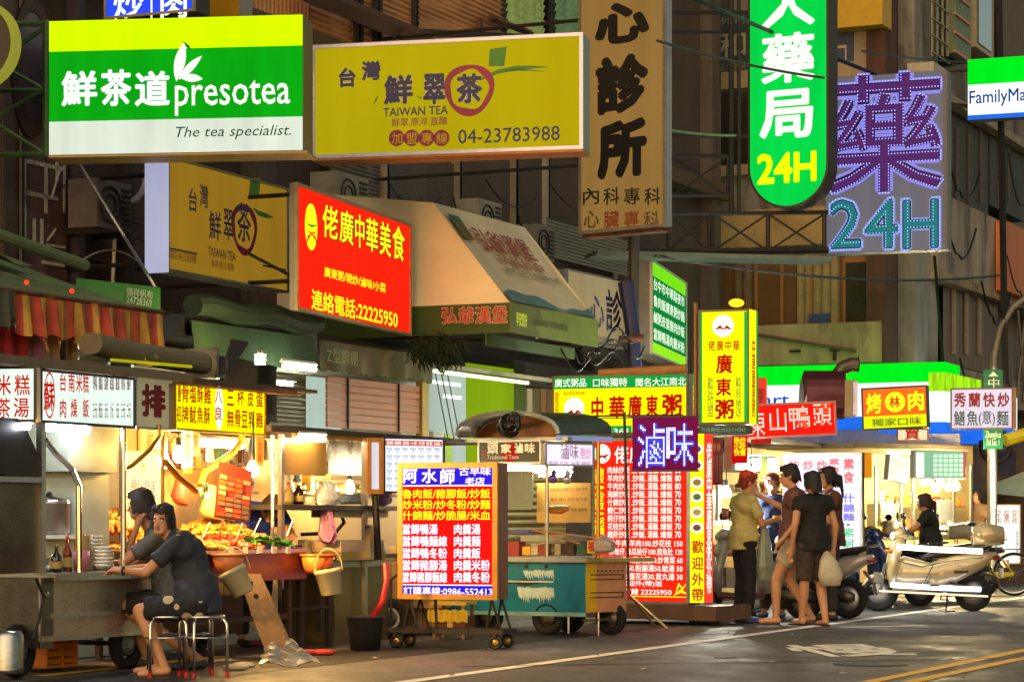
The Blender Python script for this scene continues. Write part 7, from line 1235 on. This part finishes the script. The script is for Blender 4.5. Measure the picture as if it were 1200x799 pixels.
J = dict(hip=(0,0,.58), waist=(.03,0,.74), chest=(.10,0,.97), neck=(.20,0,1.10), head=(.275,.015,1.205), shL=(.14,.19,1.04), shR=(.17,-.18,1.04), elL=(.36,.26,.815), elR=(.42,-.16,.84), wrL=(.57,.14,.825), wrR=(.60,-.02,.835),
    hpL=(.0,.10,.56), hpR=(.0,-.10,.56), knL=(.43,.13,.52), knR=(.40,-.20,.50), anL=(.24,.14,.09), anR=(.36,-.22,.09), toeL=(.42,.17,.035), toeR=(.54,-.22,.035))
person('seated man in dark T-shirt and floral shorts leaning on the left cart, facing the camera', hx, 17.78, math.pi-.06, J, shirt=NAVY, sleeve=.5, pants=FLW, leg=.5, shoe=None, hairlen=1, hair='#1a120c', head=(1.3, .05), vox=.0085, sc=.96)
solo('wrist_watch', 'dark watch band on the seated man\'s wrist', 'watch', torus((0,0,0), .03, .008, 'x', 14, 6), BLACK, Fr((hx-.535, 17.62), (hx+.4, 17.56))).location.z = .795
# --- man behind him, hidden, hand to mouth
J = dict(hip=(0,0,.56), waist=(.03,0,.72), chest=(.1,0,.96), neck=(.18,0,1.1), head=(.27,0,1.28), shL=(.12,.19,1.03), shR=(.12,-.19,1.03), elL=(.38,.2,.84), elR=(.36,-.2,.82), wrL=(.29,.12,1.11), wrR=(.52,-.1,.83), hpL=(0,.1,.54), hpR=(0,-.1,.54), knL=(.4,.13,.5), knR=(.4,-.13,.5), anL=(-.2,.16,.09), anR=(.25,-.15,.09), toeL=(-.03,.2,.03), toeR=(.42,-.15,.03))
person('dark haired man eating behind the seated man, hand raised to his mouth', px2(206, 18.75), 18.75, math.pi, J, skin=SKD, shirt=M('#4a4a44', .8), pants=M('#1c1c22', .8), leg=.5, hairlen=1, head=(-.1, .1), shoe='#2a2824')
# --- vendor bending behind the food
f_ = S(1.25); v0 = f_.w(f_.at(318, 640)[0], 1.2, 0); v0 = P(312, 612, 22.3)
J = dict(neck=(.28,0,1.28), head=(.40,.02,1.27), chest=(.16,0,1.2), shL=(.18,.18,1.24), shR=(.18,-.18,1.24), elL=(.36,.24,1.04), elR=(.36,-.24,1.04), wrL=(.56,.16,1.03), wrR=(.56,-.16,1.03))
person('vendor in a blue shirt bending low behind the snack tray', v0.x-.12, 22.3, -1.1, J, shirt=M('#1c3ab0', .7, 0, .15), pants=M('#1c2a1c', .8), leg=1, hair='#2a1408', hairlen=0, head=(0, .9), shoe='#1c1c1c')
solo('green_apron_cloth', 'green apron cloth hanging beside the vendor in blue', 'cloth', sheet(P(313, 582, 21.9), P(330, 582, 21.9), P(331, 606, 21.9), P(312, 606, 21.9), 8, 5, lambda u, v: (0, .02*math.sin(u*12), 0)), M('#2c8a2c', .7, 0, .2))
# --- shoppers
Y1 = 27.4
J = dict(elL=(.10,.25,1.12), elR=(.12,-.22,1.13), wrL=(.34,.12,1.16), wrR=(.36,-.08,1.18), head=(.05,0,1.60))
t, fr, j = person('man in a pale yellow shirt and black trousers with orange cap, holding food', px2(872, Y1), Y1, .35, J, shirt=M('#b8b070', .8, 0, .12, 5, .2, 12), sleeve=.55, pants=M('#121216', .8), leg=1, cap='#d8481c', hair='#8a2a14', hairlen=0, shoe='#3a4a8a', head=(-.1, .15), sc=1.0)
c = fr.w(.45, .0, 1.17); solo('snack_box', 'yellow box of snacks in the hands of the man in pale yellow', 'box', box(c.x-.07, c.x+.07, c.y-.06, c.y+.06, c.z, c.z+.06), M('#d8a818', .5))
c = fr.w(.2, -.12, .7); solo('shopping_bag', 'pale plastic shopping bag hanging by the black trousers', 'bag', loft([((c.x, c.y, c.z+.42), (.02,0,0), (0,.02,0)), ((c.x, c.y, c.z+.2), (.08,0,0), (0,.04,0)), ((c.x, c.y, c.z-.05), (.11,0,0), (0,.07,0)), ((c.x, c.y, c.z-.2), (.08,0,0), (0,.06,0))], 12), M('#8a9a84', .35, 0, .2, trans=.2))
J = dict(elL=(.05,.26,1.12), elR=(.1,-.24,1.12), wrL=(.28,.2,1.0), wrR=(.3,-.12,1.02))
person('man with dark red hair, glasses and navy shirt behind the shoppers', px2(906, 28.9), 28.9, -2.0, J, shirt=M('#1a2a5c', .8, 0, .15), sleeve=.6, pants=M('#3c2a24', .8), leg=1, hair='#5a1014', hairlen=0, glasses=True, shoe='#2a2420', head=(.35, .1), sc=1.0)
J = dict(anL=(.2,.08,.08), toeL=(.37,.09,.04), knL=(.2,.09,.5), anR=(-.16,-.09,.1), toeR=(0,-.09,.035), knR=(.08,-.09,.5), elR=(.16,-.28,1.27), wrR=(.38,-.30,1.38), elL=(-.05,.25,1.12), wrL=(.12,.26,.92), head=(.06,0,1.60))
person('walking man in a brown striped shirt and pale shorts, arm stretched out', px2(932, 26.9), 26.9, math.pi-.2, J, shirt=M('#6a4438', .8, 0, .25, 8, .2, 14), sleeve=.6, pants=M('#b0a48c', .8), leg=.35, hair='#181210', hairlen=0, shoe=None, head=(.1, .1), sc=1.04)
J = dict(anL=(.12,.08,.08), toeL=(.29,.09,.035), anR=(-.1,-.1,.08), toeR=(.07,-.1,.035), elR=(-.04,-.26,1.12), wrR=(.0,-.26,.86), elL=(-.03,.25,1.12), wrL=(.05,.25,.86))
t, fr, j = person('person in a black top and dark shorts carrying a white bag, seen from behind', px2(953, 26.6), 26.6, math.pi*.62, J, shirt=M('#0e0e10', .8), sleeve=.3, pants=M('#3a2c24', .8), leg=.55, hair='#14100e', hairlen=1, shoe=None, head=(.2, 0), sc=.99)
c = P(973, 668, 26.5); solo('shopping_bag', 'white carrier bag hanging from the hand of the person in black', 'bag', loft([((c.x-.05, c.y, c.z+.22), (.02,0,0), (0,.02,0)), ((c.x-.02, c.y, c.z+.1), (.1,0,0), (0,.06,0)), ((c.x, c.y, c.z-.05), (.14,0,0), (0,.09,0)), ((c.x, c.y, c.z-.17), (.11,0,0), (0,.08,0))], 14), M('#b8ae94', .4, 0, .25, 8, .5, 14), smooth=True)
J = dict(elL=(.08,.22,1.12), elR=(.08,-.22,1.12), wrL=(.3,.08,1.1), wrR=(.3,-.08,1.12))
person('woman with glasses, black ponytail and brown top by the white sign', px2(972, 28.2), 28.2, math.pi+.15, J, shirt=M('#5a3428', .8, 0, .15), sleeve=.3, pants=M('#2c2420', .8), leg=.6, hair='#0e0a0a', hairlen=2, glasses=True, shoe='#2a2420', head=(.15, .1), sc=1.04)
# --- rider and far customer
J = dict(hip=(0,0,.80), waist=(.02,0,.96), chest=(.05,0,1.16), neck=(.07,0,1.3), head=(.11,0,1.44), shL=(.05,.17,1.25), shR=(.05,-.17,1.25), elL=(.25,.24,1.05), elR=(.25,-.24,1.05), wrL=(.46,.26,1.0), wrR=(.46,-.26,1.0), hpL=(0,.09,.78), hpR=(0,-.09,.78), knL=(.36,.14,.7), knR=(.36,-.14,.7), anL=(.3,.15,.36), anR=(.3,-.15,.36), toeL=(.46,.15,.31), toeR=(.46,-.15,.31))
person('woman in a black T-shirt sitting on a parked scooter, looking left', px2(1092, 35.5), 35.5, math.pi-.25, J, shirt=M('#141414', .8), sleeve=.45, pants=M('#2a2a34', .8), leg=.9, hair='#2a1810', hairlen=2, head=(-.1, 0), shoe='#4a4038')
person('customer in a tan top standing far back by the dark shop at the right', px2(1146, 42), 42, -2.4, {}, shirt=M('#8a6a4a', .8), pants=M('#2a2a2a', .8), leg=1, hairlen=1, shoe='#2a2420')
# ======================= scooters =======================
def scooter(label, X, Y, yaw, body, dark='#141416', seat='#0f0f10', lean=.1, basket=False, lit=False, strips=False, grp='parked scooters'):
    fr = Fr((X, Y), (X+math.cos(yaw), Y+math.sin(yaw))); t = T('scooter', label, 'scooter', fr, grp)
    B = M(body, .22, .2, .1, 3, coat=.8); D = M(dark, .45, .1, .2)
    for x in (.62, -.6):
        w_ = pt(t, 'wheel', torus((x, 0, .235), .19, .05, 'y', 26, 9), RUBBER, True); pt(w_, 'rim', lathe([(.06, -.04), (.15, -.03), (.155, .03), (.06, .04)], (x, 0, .235), 18, 'y'), ALU, True)
        for k in range(5): a = k*2*math.pi/5; pt(w_, 'spoke', tube([(x+.03*math.cos(a), 0, .235+.03*math.sin(a)), (x+.16*math.cos(a), 0, .235+.16*math.sin(a))], .014, 5), ALU)
    pt(t, 'fork', tube([(.62, .07, .235), (.53, .07, .62)], .02, 8), DSTEEL); pt(t, 'fork', tube([(.62, -.07, .235), (.53, -.07, .62)], .02, 8), DSTEEL)
    pt(t, 'front_fender', loft([((.84, 0, .33), (0, .03, 0), (0, 0, .02)), ((.76, 0, .43), (0, .065, 0), (.02, 0, .03)), ((.62, 0, .475), (0, .075, 0), (0, 0, .03)), ((.46, 0, .42), (0, .07, 0), (0, 0, .04))], 12), B, True)
    pt(t, 'front_shield', loft([((.45, 0, .3), (0, .13, 0), (.05, 0, .02)), ((.47, 0, .5), (0, .19, 0), (.07, 0, .02)), ((.43, 0, .72), (0, .2, 0), (.08, 0, .02)), ((.36, 0, .9), (0, .14, 0), (.07, 0, .02)), ((.33, 0, .97), (0, .07, 0), (.04, 0, .01))], 16), B, True)
    pt(t, 'floorboard', loft([((.46, 0, .29), (0, .14, 0), (0, 0, .05)), ((.2, 0, .27), (0, .18, 0), (0, 0, .045)), ((-.1, 0, .3), (0, .17, 0), (0, 0, .06))], 12), D, True)
    pt(t, 'rear_body', loft([((-.02, 0, .42), (0, .13, 0), (0, 0, .12)), ((-.15, 0, .5), (0, .17, 0), (0, 0, .2)), ((-.45, 0, .57), (0, .18, 0), (0, 0, .15)), ((-.75, 0, .68), (0, .13, 0), (0, 0, .08)), ((-.9, 0, .74), (0, .05, 0), (0, 0, .03))], 16), B, True)
    pt(t, 'seat', loft([((.02, 0, .7), (0, .09, 0), (0, 0, .03)), ((-.1, 0, .75), (0, .14, 0), (0, 0, .05)), ((-.4, 0, .77), (0, .15, 0), (0, 0, .05)), ((-.72, 0, .82), (0, .12, 0), (0, 0, .045)), ((-.82, 0, .84), (0, .06, 0), (0, 0, .02))], 14), M(seat, .55, 0, .15), True)
    pt(t, 'engine_cover', loft([((-.25, .1, .3), (0, .07, 0), (0, 0, .08)), ((-.6, .13, .26), (0, .05, 0), (0, 0, .08)), ((-.72, .13, .25), (0, .04, 0), (0, 0, .05))], 10), DSTEEL, True); pt(t, 'exhaust', tube([(-.3, -.12, .24), (-.5, -.16, .26), (-.85, -.16, .34)], .045, 10, True, .055), M('#4a4642', .35, .8), True)
    pt(t, 'rear_fender', loft([((-.8, 0, .56), (0, .07, 0), (0, 0, .02)), ((-.92, 0, .42), (0, .06, 0), (.01, 0, .02)), ((-.95, 0, .3), (0, .05, 0), (.01, 0, .02))], 8), D)
    pt(t, 'tail_light', loft([((-.86, 0, .7), (0, .09, 0), (0, 0, .04)), ((-.93, 0, .7), (0, .06, 0), (0, 0, .03))], 10), M('#a01210', .15, coat=1)); pt(t, 'license_plate', box(-.97, -.96, -.12, .12, .44, .56), WHITE)
    hb_ = pt(t, 'handlebar', tube([(.24, -.34, 1.0), (.32, -.12, 1.02), (.36, 0, 1.0), (.32, .12, 1.02), (.24, .34, 1.0)], .016, 8), D)
    for sd in (1, -1): pt(hb_, 'grip', tube([(.29, sd*.2, 1.015), (.235, sd*.36, 1.0)], .023, 8), RUBBER); m_ = pt(t, 'mirror', tube([(.3, sd*.16, 1.02), (.34, sd*.24, 1.2)], .006, 5), BLACK); pt(m_, 'mirror_glass', ell((.34, sd*.25, 1.24), (.015, .065, .045), 12, 8), M('#3a3c40', .1, 1)); pt(t, 'turn_signal', ell((.5, sd*.13, .78), (.03, .05, .025), 8, 6), M('#c8641a', .2, coat=1))
    pt(t, 'headlight_cowl', loft([((.26, 0, 1.0), (0, .12, 0), (0, 0, .06)), ((.36, 0, 1.01), (0, .13, 0), (0, 0, .08)), ((.44, 0, .98), (0, .09, 0), (0, 0, .05))], 14), B, True); pt(t, 'headlight', ell((.425, 0, .98), (.04, .08, .045), 14, 8), E('#fff6e4', 30, .6, 0) if lit else M('#b8bcc0', .1, .3, coat=1), True)
    pt(t, 'stand', tube([(-.25, .1, .22), (-.22, .16, .01), (-.34, .16, .01)], .012, 6), IRON); pt(t, 'rear_rack', tube([(-.6, .1, .82), (-.95, .09, .88), (-1.0, 0, .88), (-.95, -.09, .88), (-.6, -.1, .82)], .012, 6), CHROME)
    if basket: pt(t, 'leg_shield_bag', box(.18, .36, -.14, .14, .38, .62), M('#b8b0a0', .6))
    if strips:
        for z, h_, c, s_, a_, b_ in ((.80, .038, '#fff4e0', 4, -.68, .42), (.31, .034, '#d0dcff', 4, -.66, .50)):  # glowing bars added in place of the moving vehicle's light streaks
            for sd in (1, -1): pt(t, 'streak_bar', tube([(a_, sd*.2, z-.02), ((a_+b_)/2, sd*.215, z), (b_, sd*.205, z+.04)], h_, 10), E(c, s_, .6, 0), True)
        pt(t, 'side_panel', loft([((.5, 0, .5), (0, .12, 0), (0, 0, .12)), ((.3, 0, .52), (0, .17, 0), (0, 0, .2)), ((-.05, 0, .5), (0, .16, 0), (0, 0, .13)), ((-.35, 0, .55), (0, .19, 0), (0, 0, .2)), ((-.75, 0, .66), (0, .12, 0), (0, 0, .1))], 16), B, True)
        for sd in (1, -1):
            pt(t, 'panel_seam', tube([(.42, sd*.165, .66), (.1, sd*.185, .58), (-.3, sd*.2, .66), (-.7, sd*.15, .7)], .006, 5), BLACK); pt(t, 'panel_seam', tube([(.05, sd*.18, .4), (-.05, sd*.175, .6)], .006, 5), BLACK); pt(t, 'air_slot', box(-.5, -.32, sd*.185, sd*.205, .5, .53), BLACK); pt(t, 'foot_peg', box(-.12, .0, sd*.18, sd*.26, .33, .35), BLACK); pt(t, 'badge', box(-.5, -.38, sd*.19, sd*.205, .6, .62), CHROME)
        pt(t, 'side_rail', tube([(-.75, .22, .2), (.65, .22, .27)], .015, 6), E('#e8d8b0', 1.4, .5, 0)); pt(t, 'top_box', loft([((-.6, 0, .98), (0, .16, 0), (0, 0, .12)), ((-.75, 0, 1.0), (0, .2, 0), (0, 0, .15)), ((-.98, 0, .98), (0, .16, 0), (0, 0, .12))], 12), B, True)  # rail given a glow along with the streak bars
    t.rotation_euler.rotate_axis('X', lean*.5); return t
scooter('silver and pink scooter parked behind the man in black trousers, front wheel left', px2(888, 27.9), 28.3, math.pi+.12, '#a8a49c', basket=True, dark='#7a4a50')
scooter('white and maroon scooter parked between the shoppers, mostly hidden', px2(945, 28.5), 29.0, math.pi-.5, '#b4a89c', dark='#5a2a34')
scooter('dark blue scooter with red tail light parked right of the shoppers', px2(1003, 31.2), 31.6, .65, '#16264e', lean=.15)
scooter('black scooter parked behind the blue one', px2(1035, 32.8), 33.2, 2.6, '#141418')
scooter('silver scooter under the woman in the black T-shirt', px2(1084, 35.4), 35.3, math.pi-.25, '#5a5650')
scooter('dark scooter parked beside the bicycle', px2(1120, 37), 37.4, math.pi+.3, '#2a2a2a')
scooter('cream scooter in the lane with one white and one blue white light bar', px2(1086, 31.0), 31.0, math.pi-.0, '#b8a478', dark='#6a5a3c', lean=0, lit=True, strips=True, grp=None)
for i, (px, Y, c, l) in enumerate(((1021, 32.0, '#7a2018', 'red and silver helmet resting on the dark blue scooter'), (1138, 36.6, '#1a1a1c', 'black helmet on the scooter beside the bicycle'))): c0 = P(px, 628 if i == 0 else 622, Y); t = T('helmet', l, 'helmet'); pt(t, 'shell', ell(c0, (.15, .13, .14), 16, 10), M(c, .2, .1, coat=.8), True); pt(t, 'visor', ell(c0+Vector((-.05, -.04, -.02)), (.12, .1, .07), 14, 8), M('#2a2c30', .1, .2, coat=1), True)
solo('scooter_cover', 'silver grey cloth cover thrown over the handlebars right of the woman', 'cloth', loft([((px2(1112, 36.2), 36.2, 1.0), (0, .1, 0), (0, 0, .1)), ((px2(1130, 36.2), 36.2, 1.03), (0, .2, 0), (0, 0, .12)), ((px2(1150, 36.2), 36.3, .9), (0, .15, 0), (0, 0, .08))], 12), M('#8a8270', .6, 0, .2, 8, .5, 10), smooth=True)
# ======================= bicycle =======================
def bicycle():
    fr = Fr((px2(1143, 37.6), 37.6), (px2(1143, 37.6)+1, 37.68)); t = T('bicycle', 'yellow green city bicycle parked by the white sign at the right edge', 'bicycle', fr); Yb = M('#b8a818', .35, .2, .1)
    for x in (-.12, .52):
        pass
    for x in (.42, -.62):
        xx = x + .2
        w_ = pt(t, 'wheel', torus((xx, 0, .34), .325, .018, 'y', 36, 6), RUBBER, True); pt(w_, 'rim', torus((xx, 0, .34), .3, .01, 'y', 36, 5), CHROME)
        for k in range(14): a = k*2*math.pi/14; pt(w_, 'spoke', tube([(xx, 0, .34), (xx+.3*math.cos(a), 0, .34+.3*math.sin(a))], .002, 4), CHROME)
        pt(t, 'mudguard', ([(xx+.36*math.cos(a), y, .34+.36*math.sin(a)) for a in np.linspace(.1, 2.9, 14) for y in (-.03, .03)], [(2*i, 2*i+1, 2*i+3, 2*i+2) for i in range(13)]), Yb)
    A_, B_, C_, D_, E_ = (-.02, 0, .3), (-.16, 0, .8), (-.42, 0, .34), (.42-.62+.2, 0, .3), (.5, 0, .85)
    rw, fw_ = (.62, 0, .34), (-.42, 0, .34); bb_ = (.16, 0, .3); st = (.24, 0, .78); hd = (-.28, 0, .78)
    for a_, b_ in ((bb_, st), (bb_, hd), ((.2, 0, .62), hd), (bb_, rw), (st, rw), (hd, fw_)): pt(t, 'frame_tube', tube([a_, b_], .016, 8), Yb)
    pt(t, 'seat_post', tube([st, (.26, 0, .9)], .012, 6), CHROME); pt(t, 'saddle', loft([((.1, 0, .92), (0, .025, 0), (0, 0, .015)), ((.2, 0, .93), (0, .05, 0), (0, 0, .025)), ((.34, 0, .94), (0, .09, 0), (0, 0, .035)), ((.38, 0, .94), (0, .07, 0), (0, 0, .02))], 12), BLACK, True)
    pt(t, 'handlebar', tube([(-.1, -.26, .98), (-.28, -.18, 1.0), (-.3, 0, .96), (-.28, .18, 1.0), (-.1, .26, .98)], .012, 8), CHROME); pt(t, 'stem', tube([hd, (-.3, 0, .96)], .014, 6), CHROME)
    pt(t, 'chain_guard', loft([((.12, -.04, .3), (0, .01, 0), (0, 0, .08)), ((.6, -.04, .34), (0, .01, 0), (0, 0, .03))], 10), Yb); pt(t, 'pedal', box(.12, .22, -.14, -.06, .14, .16), BLACK); pt(t, 'rack', tube([(.3, .06, .72), (.95, .06, .74), (.95, -.06, .74), (.3, -.06, .72)], .008, 5), IRON); pt(t, 'rack_stay', tube([(.62, 0, .34), (.85, .05, .73)], .007, 5), IRON)
    return t
bicycle()
# ======================= small goods, pipes and litter =======================
ORD = ['first', 'second', 'third', 'fourth', 'fifth', 'sixth', 'seventh', 'eighth', 'ninth', 'tenth', 'eleventh', 'twelfth']
CN = [('red', '#a82818'), ('cream', '#cbb88a'), ('white', '#d0cec4'), ('brown', '#6a3c1c'), ('yellow', '#c89c1c'), ('green', '#3f6a34'), ('blue', '#2c4a8a'), ('orange', '#c8641c'), ('grey', '#8c8a84'), ('black', '#1c1a1a')]
def shelf(fr, px0, px1, py, y, where, n, grp, h=.16, plank=True):
    a_, z = fr.at(px0, py, y); b_, _ = fr.at(px1, py, y)
    if plank: solo('wall_shelf', 'plank shelf ' + where, 'shelf', box(a_, b_, y-.03, y+.16, z-.025, z), M('#6a5238', .6, 0, .3), fr)
    w_ = (b_-a_)/n
    for i in range(n):
        c, hx_ = CN[R.randrange(10)]; k = R.randrange(4); x = a_+w_*(i+.5); r = min(w_*.42, .07)*R.uniform(.75, 1); hh = h*R.uniform(.55, 1.1); m = M(hx_, .35, 0, .2)
        kind, g = [('jar', lathe([(r*.9, 0), (r, .01), (r, hh*.75), (r*.7, hh*.85), (r*.7, hh)], (x, y+.05, z), 12)), ('carton', box(x-r, x+r, y, y+.1, z, z+hh)), ('can', lathe([(r*.8, 0), (r*.8, hh*.7), (r*.75, hh*.72)], (x, y+.05, z), 12)), ('packet', loft([((x, y+.05, z), (r, 0, 0), (0, .03, 0)), ((x+.01, y+.05, z+hh*.5), (r*.9, 0, .01), (0, .05, 0)), ((x, y+.05, z+hh), (r*.8, 0, 0), (0, .01, 0))], 10))][k]
        t = T(kind, f'{c} {kind}, {ORD[i]} from the left {where}', kind, fr, grp); pt(t, 'body', g, m, k in (0, 2))
        if k in (0, 2): pt(t, 'cap' if k == 0 else 'lid', lathe([(r*.74, hh*.86 if k == 0 else hh*.7), (r*.74, hh*1.02 if k == 0 else hh*.76), (.003, hh*1.03 if k == 0 else hh*.77)], (x, y+.05, z), 12), M(CN[(i*3) % 10][1], .4)); pt(t, 'paper_label', lathe([(r*(1.03 if k == 0 else .84), hh*.2), (r*(1.03 if k == 0 else .84), hh*.55)], (x, y+.05, z), 12), CREAM)
        elif k == 1: pt(t, 'print', box(x-r*.7, x+r*.7, y-.004, y-.001, z+hh*.3, z+hh*.7), M(CN[(i*7+3) % 10][1], .5))
f = S(1.15)
shelf(f, 262, 300, 542, 0, 'on the upper shelf behind the snack stall', 7, 'goods on the snack stall shelves'); shelf(f, 262, 300, 575, 0, 'on the lower shelf behind the snack stall', 7, 'goods on the snack stall shelves')
shelf(f, 205, 250, 545, 0, 'on the left shelf behind the snack stall', 8, 'goods on the snack stall shelves')
f = S(1.1); shelf(f, 336, 384, 575, 0, 'on the back shelf of the soup stall', 7, 'goods at the soup stall'); shelf(f, 395, 465, 578, 0, 'on the back right shelf of the soup stall', 9, 'goods at the soup stall', .12)
shelf(S(.6), 338, 392, 651, 0, 'on the lower counter of the soup stall', 8, 'goods at the soup stall', .14, False)
shelf(S(1.7), 848, 925, 575, 0, 'on the back shelf behind the shoppers', 10, 'goods behind the shoppers'); shelf(S(1.2), 848, 925, 609, 0, 'on the counter behind the shoppers', 10, 'goods behind the shoppers', .18, False)
f = FX(1005, 38.8, 1160, 40.6); shelf(f, 1030, 1130, 592, 0, 'on the back shelf of the right-hand noodle stall', 11, 'goods at the right-hand noodle stall', .2); shelf(FX(1005, 37.6, 1160, 39.6), 1050, 1130, 627, 0, 'on the counter of the right-hand noodle stall', 9, 'goods at the right-hand noodle stall', .2, False)
f = S(1.2); shelf(f, 46, 92, 585, 0, 'on the back shelf of the left cart', 7, 'goods behind the left cart', .14); shelf(f, 46, 92, 622, 0, 'on the low back shelf of the left cart', 7, 'goods behind the left cart', .12)
# hanging ladles
for k, (fr, a_, b_, py, wh) in enumerate(((S(.9), 268, 300, 522, 'snack stall'), (S(.95), 340, 380, 560, 'soup stall'), (S(1.3), 852, 920, 560, 'stall behind the shoppers'))):
    for i in range(5):
        x, z = fr.at(a_+(b_-a_)*i/4, py, -.1); solo('ladle', f'{ORD[i]} steel ladle from the left hanging in the {wh}', 'ladle', join(tube([(x, -.1, z), (x, -.1, z-.22)], .006, 5), ell((x, -.12, z-.24), (.035, .035, .02), 10, 6)), STEEL, fr, 'ladles hanging in the '+wh)
# extra tubes that light the stalls
tubelight('warm tube along the roof of the soup stall', S(.9), 345, 516, 420, 518, 0, 12, '#ffe0b0'); tubelight('cool tube over the steel splash box of the left cart', S(.6), 62, 510, 120, 512, 0, 9, '#eef2ff'); tubelight('warm tube inside the teal cart under its roof', FX(572, 25.0, 686, 24.6), 585, 549, 625, 549, .2, 9, '#ffe6c0')
tubelight('cool tube under the roof of the right-hand noodle stall', FX(1005, 38, 1160, 40), 1040, 530, 1110, 531, .5, 16, '#fff2d8')
# air conditioners, pipes and cables on the facade
for i, (px, py, w_, c) in enumerate(((392, 200, 46, '#8c8676'), (560, 232, 40, '#9a9480'), (628, 262, 34, '#7c7668'), (112, 208, 34, '#6a6468'))):
    t = T('air_conditioner', ['grey air conditioner under the wide yellow sign', 'cream air conditioner on the dark sheets above the tent', 'air conditioner left of the clinic sign', 'dark air conditioner in the recess at the left'][i], 'air conditioner', SA); x, z = SA.at(px, py, -.4); ww = w_*.0095
    pt(t, 'case', box(x, x+ww*1.9, -.42, -.06, z-.5, z), M(c, .6, .1, .25)); pt(t, 'fan_grille', torus((x+ww*.7, -.43, z-.25), .18, .012, 'y', 22, 5), IRON); pt(t, 'fan_grille', torus((x+ww*.7, -.43, z-.25), .1, .01, 'y', 18, 5), IRON)
    for k in range(7): pt(t, 'louvre', box(x+ww*1.35, x+ww*1.8, -.435, -.42, z-.45+k*.06, z-.42+k*.06), IRON)
    pt(t, 'bracket', box(x+.05, x+.09, -.4, .03, z-.56, z-.502), IRON); pt(t, 'bracket', box(x+ww*1.7, x+ww*1.75, -.4, .03, z-.56, z-.502), IRON); pt(t, 'hose', tube([(x+ww*1.9, -.2, z-.3), (x+ww*1.9+.1, -.15, z-.5), (x+ww*1.9+.08, -.1, z-1.6)], .02, 6), WHITE)
for i in range(9):
    x0, z0 = SA.at(380+i*37, 190+R.randrange(90), -.15); dx = R.uniform(1, 3.2); sg = R.uniform(.1, .5)
    solo('facade_cable', f'{ORD[i]} sagging black cable from the left on the dark wall above the tent', 'cable', tube([(x0+dx*u, -.15-.01*i, z0-sg*4*u*(1-u)+R.uniform(-.01,.01)) for u in np.linspace(0, 1, 12)], .011, 5), BLACK, SA, 'cables on the dark wall')
for i, (px, py) in enumerate(((1105, 250), (1125, 420), (1150, 330), (1180, 300), (1110, 180))):
    x0, z0 = BF.at(px, py, -.5); solo('facade_cable', f'{ORD[i]} looping cable on the apartment block at the right', 'cable', tube([(x0+2.6*u, -.5, z0-.7*4*u*(1-u)*R.uniform(.9, 1.1)) for u in np.linspace(0, 1, 12)], .022, 5), BLACK, BF, 'cables on the apartment block')
# litter and worn marks on the road
for i in range(22):
    px, py = R.uniform(420, 1180), R.uniform(744, 797)
    if py < HZ + 130 + 0 and px < 500: continue
    p = G(px, py); a = R.random()*3; r = R.uniform(.015, .04)
    solo('litter', f'scrap of paper on the road, {"left" if px < 600 else "middle" if px < 850 else "right"} part', 'litter', ([(p.x+r*math.cos(a+k*1.57)*R.uniform(.6, 1.2), p.y+r*math.sin(a+k*1.57), .007+R.random()*.012) for k in range(4)] + [(p.x, p.y, .022)], [(0,1,4), (1,2,4), (2,3,4), (3,0,4), (0,3,2,1)]), M(R.choice(['#b8b098', '#8a7a58', '#5a4a30']), .8), WF, 'scraps of paper on the road')
f = S(.95)
for i in range(9):
    px = 206+i*13; x, z = f.at(px, 512+R.randrange(12), 0); hh = R.uniform(.12, .3); c, hx_ = CN[(i*3+1) % 8]
    solo('hanging_packet', f'{c} packet, {ORD[i]} from the left hanging under the snack stall roof', 'packet', jit(loft([((x, 0, z), (.02, 0, 0), (0, .01, 0)), ((x, 0, z-hh*.3), (.05, 0, 0), (0, .025, 0)), ((x+.01, 0, z-hh), (.06, 0, 0), (0, .03, 0))], 10), .004), M(hx_, .35, 0, .3, 12), f, 'packets hanging in the snack stall')
f = S(.2)
for i in range(6):
    px = 236+i*20; x, z = f.at(px, 636-(i % 2)*6, 0); a = R.uniform(-.6, .6)
    solo('serving_tongs', f'{ORD[i]} pair of tongs from the left stuck in the food on the snack tray', 'tongs', tube([(x, 0, z+.02), (x+.1*math.sin(a), -.05, z+.17)], .008, 5), STEEL, f, 'tongs on the snack tray')
for i in range(5):
    px = 262+i*17; fz = S(.06); x, z = fz.at(px, 648, 0); t = T('price_tag', f'white price tag, {ORD[i]} from the left on the front edge of the snack tray', 'tag', fz, 'price tags on the snack tray'); pt(t, 'card', box(x, x+.075, -.05, -.045, z, z+.055), WHITE); pt(t, 'lettering', text(['10元', '15元', '20元', '30元', '35元'][i], x+.01, x+.065, z+.012, z+.043, -.053), M('#a81c14'))
for (px, py, Y, ln, dz, lab) in ((380, 62, 26.7, 2.6, 1.0, 'steel arms fixing the wide yellow tea sign to the dark wall'), (690, 20, 29.4, 3.2, 1.8, 'steel arms fixing the tall ochre clinic sign to the wall'), (205, 200, 24.0, 1.6, .9, 'steel arms behind the unlit yellow tea sign'), (350, 225, 24.7, 1.8, .9, 'steel arms behind the big red sign'), (1145, 80, 39.6, 3.5, .6, 'steel arms holding the convenience store lightbox')):
    t = T('sign_bracket', lab, 'bracket', WF); a_ = P(px, py, Y) + Vector((0, .15, 0))
    for k in (0, 1): b_ = a_ - Vector((0, 0, dz*k)); pt(t, 'arm', tube([b_, b_ + SN*ln], .025, 6), IRON)
    pt(t, 'brace', tube([a_ - Vector((0, 0, dz)), a_ + SN*ln], .018, 6), IRON)
settle()
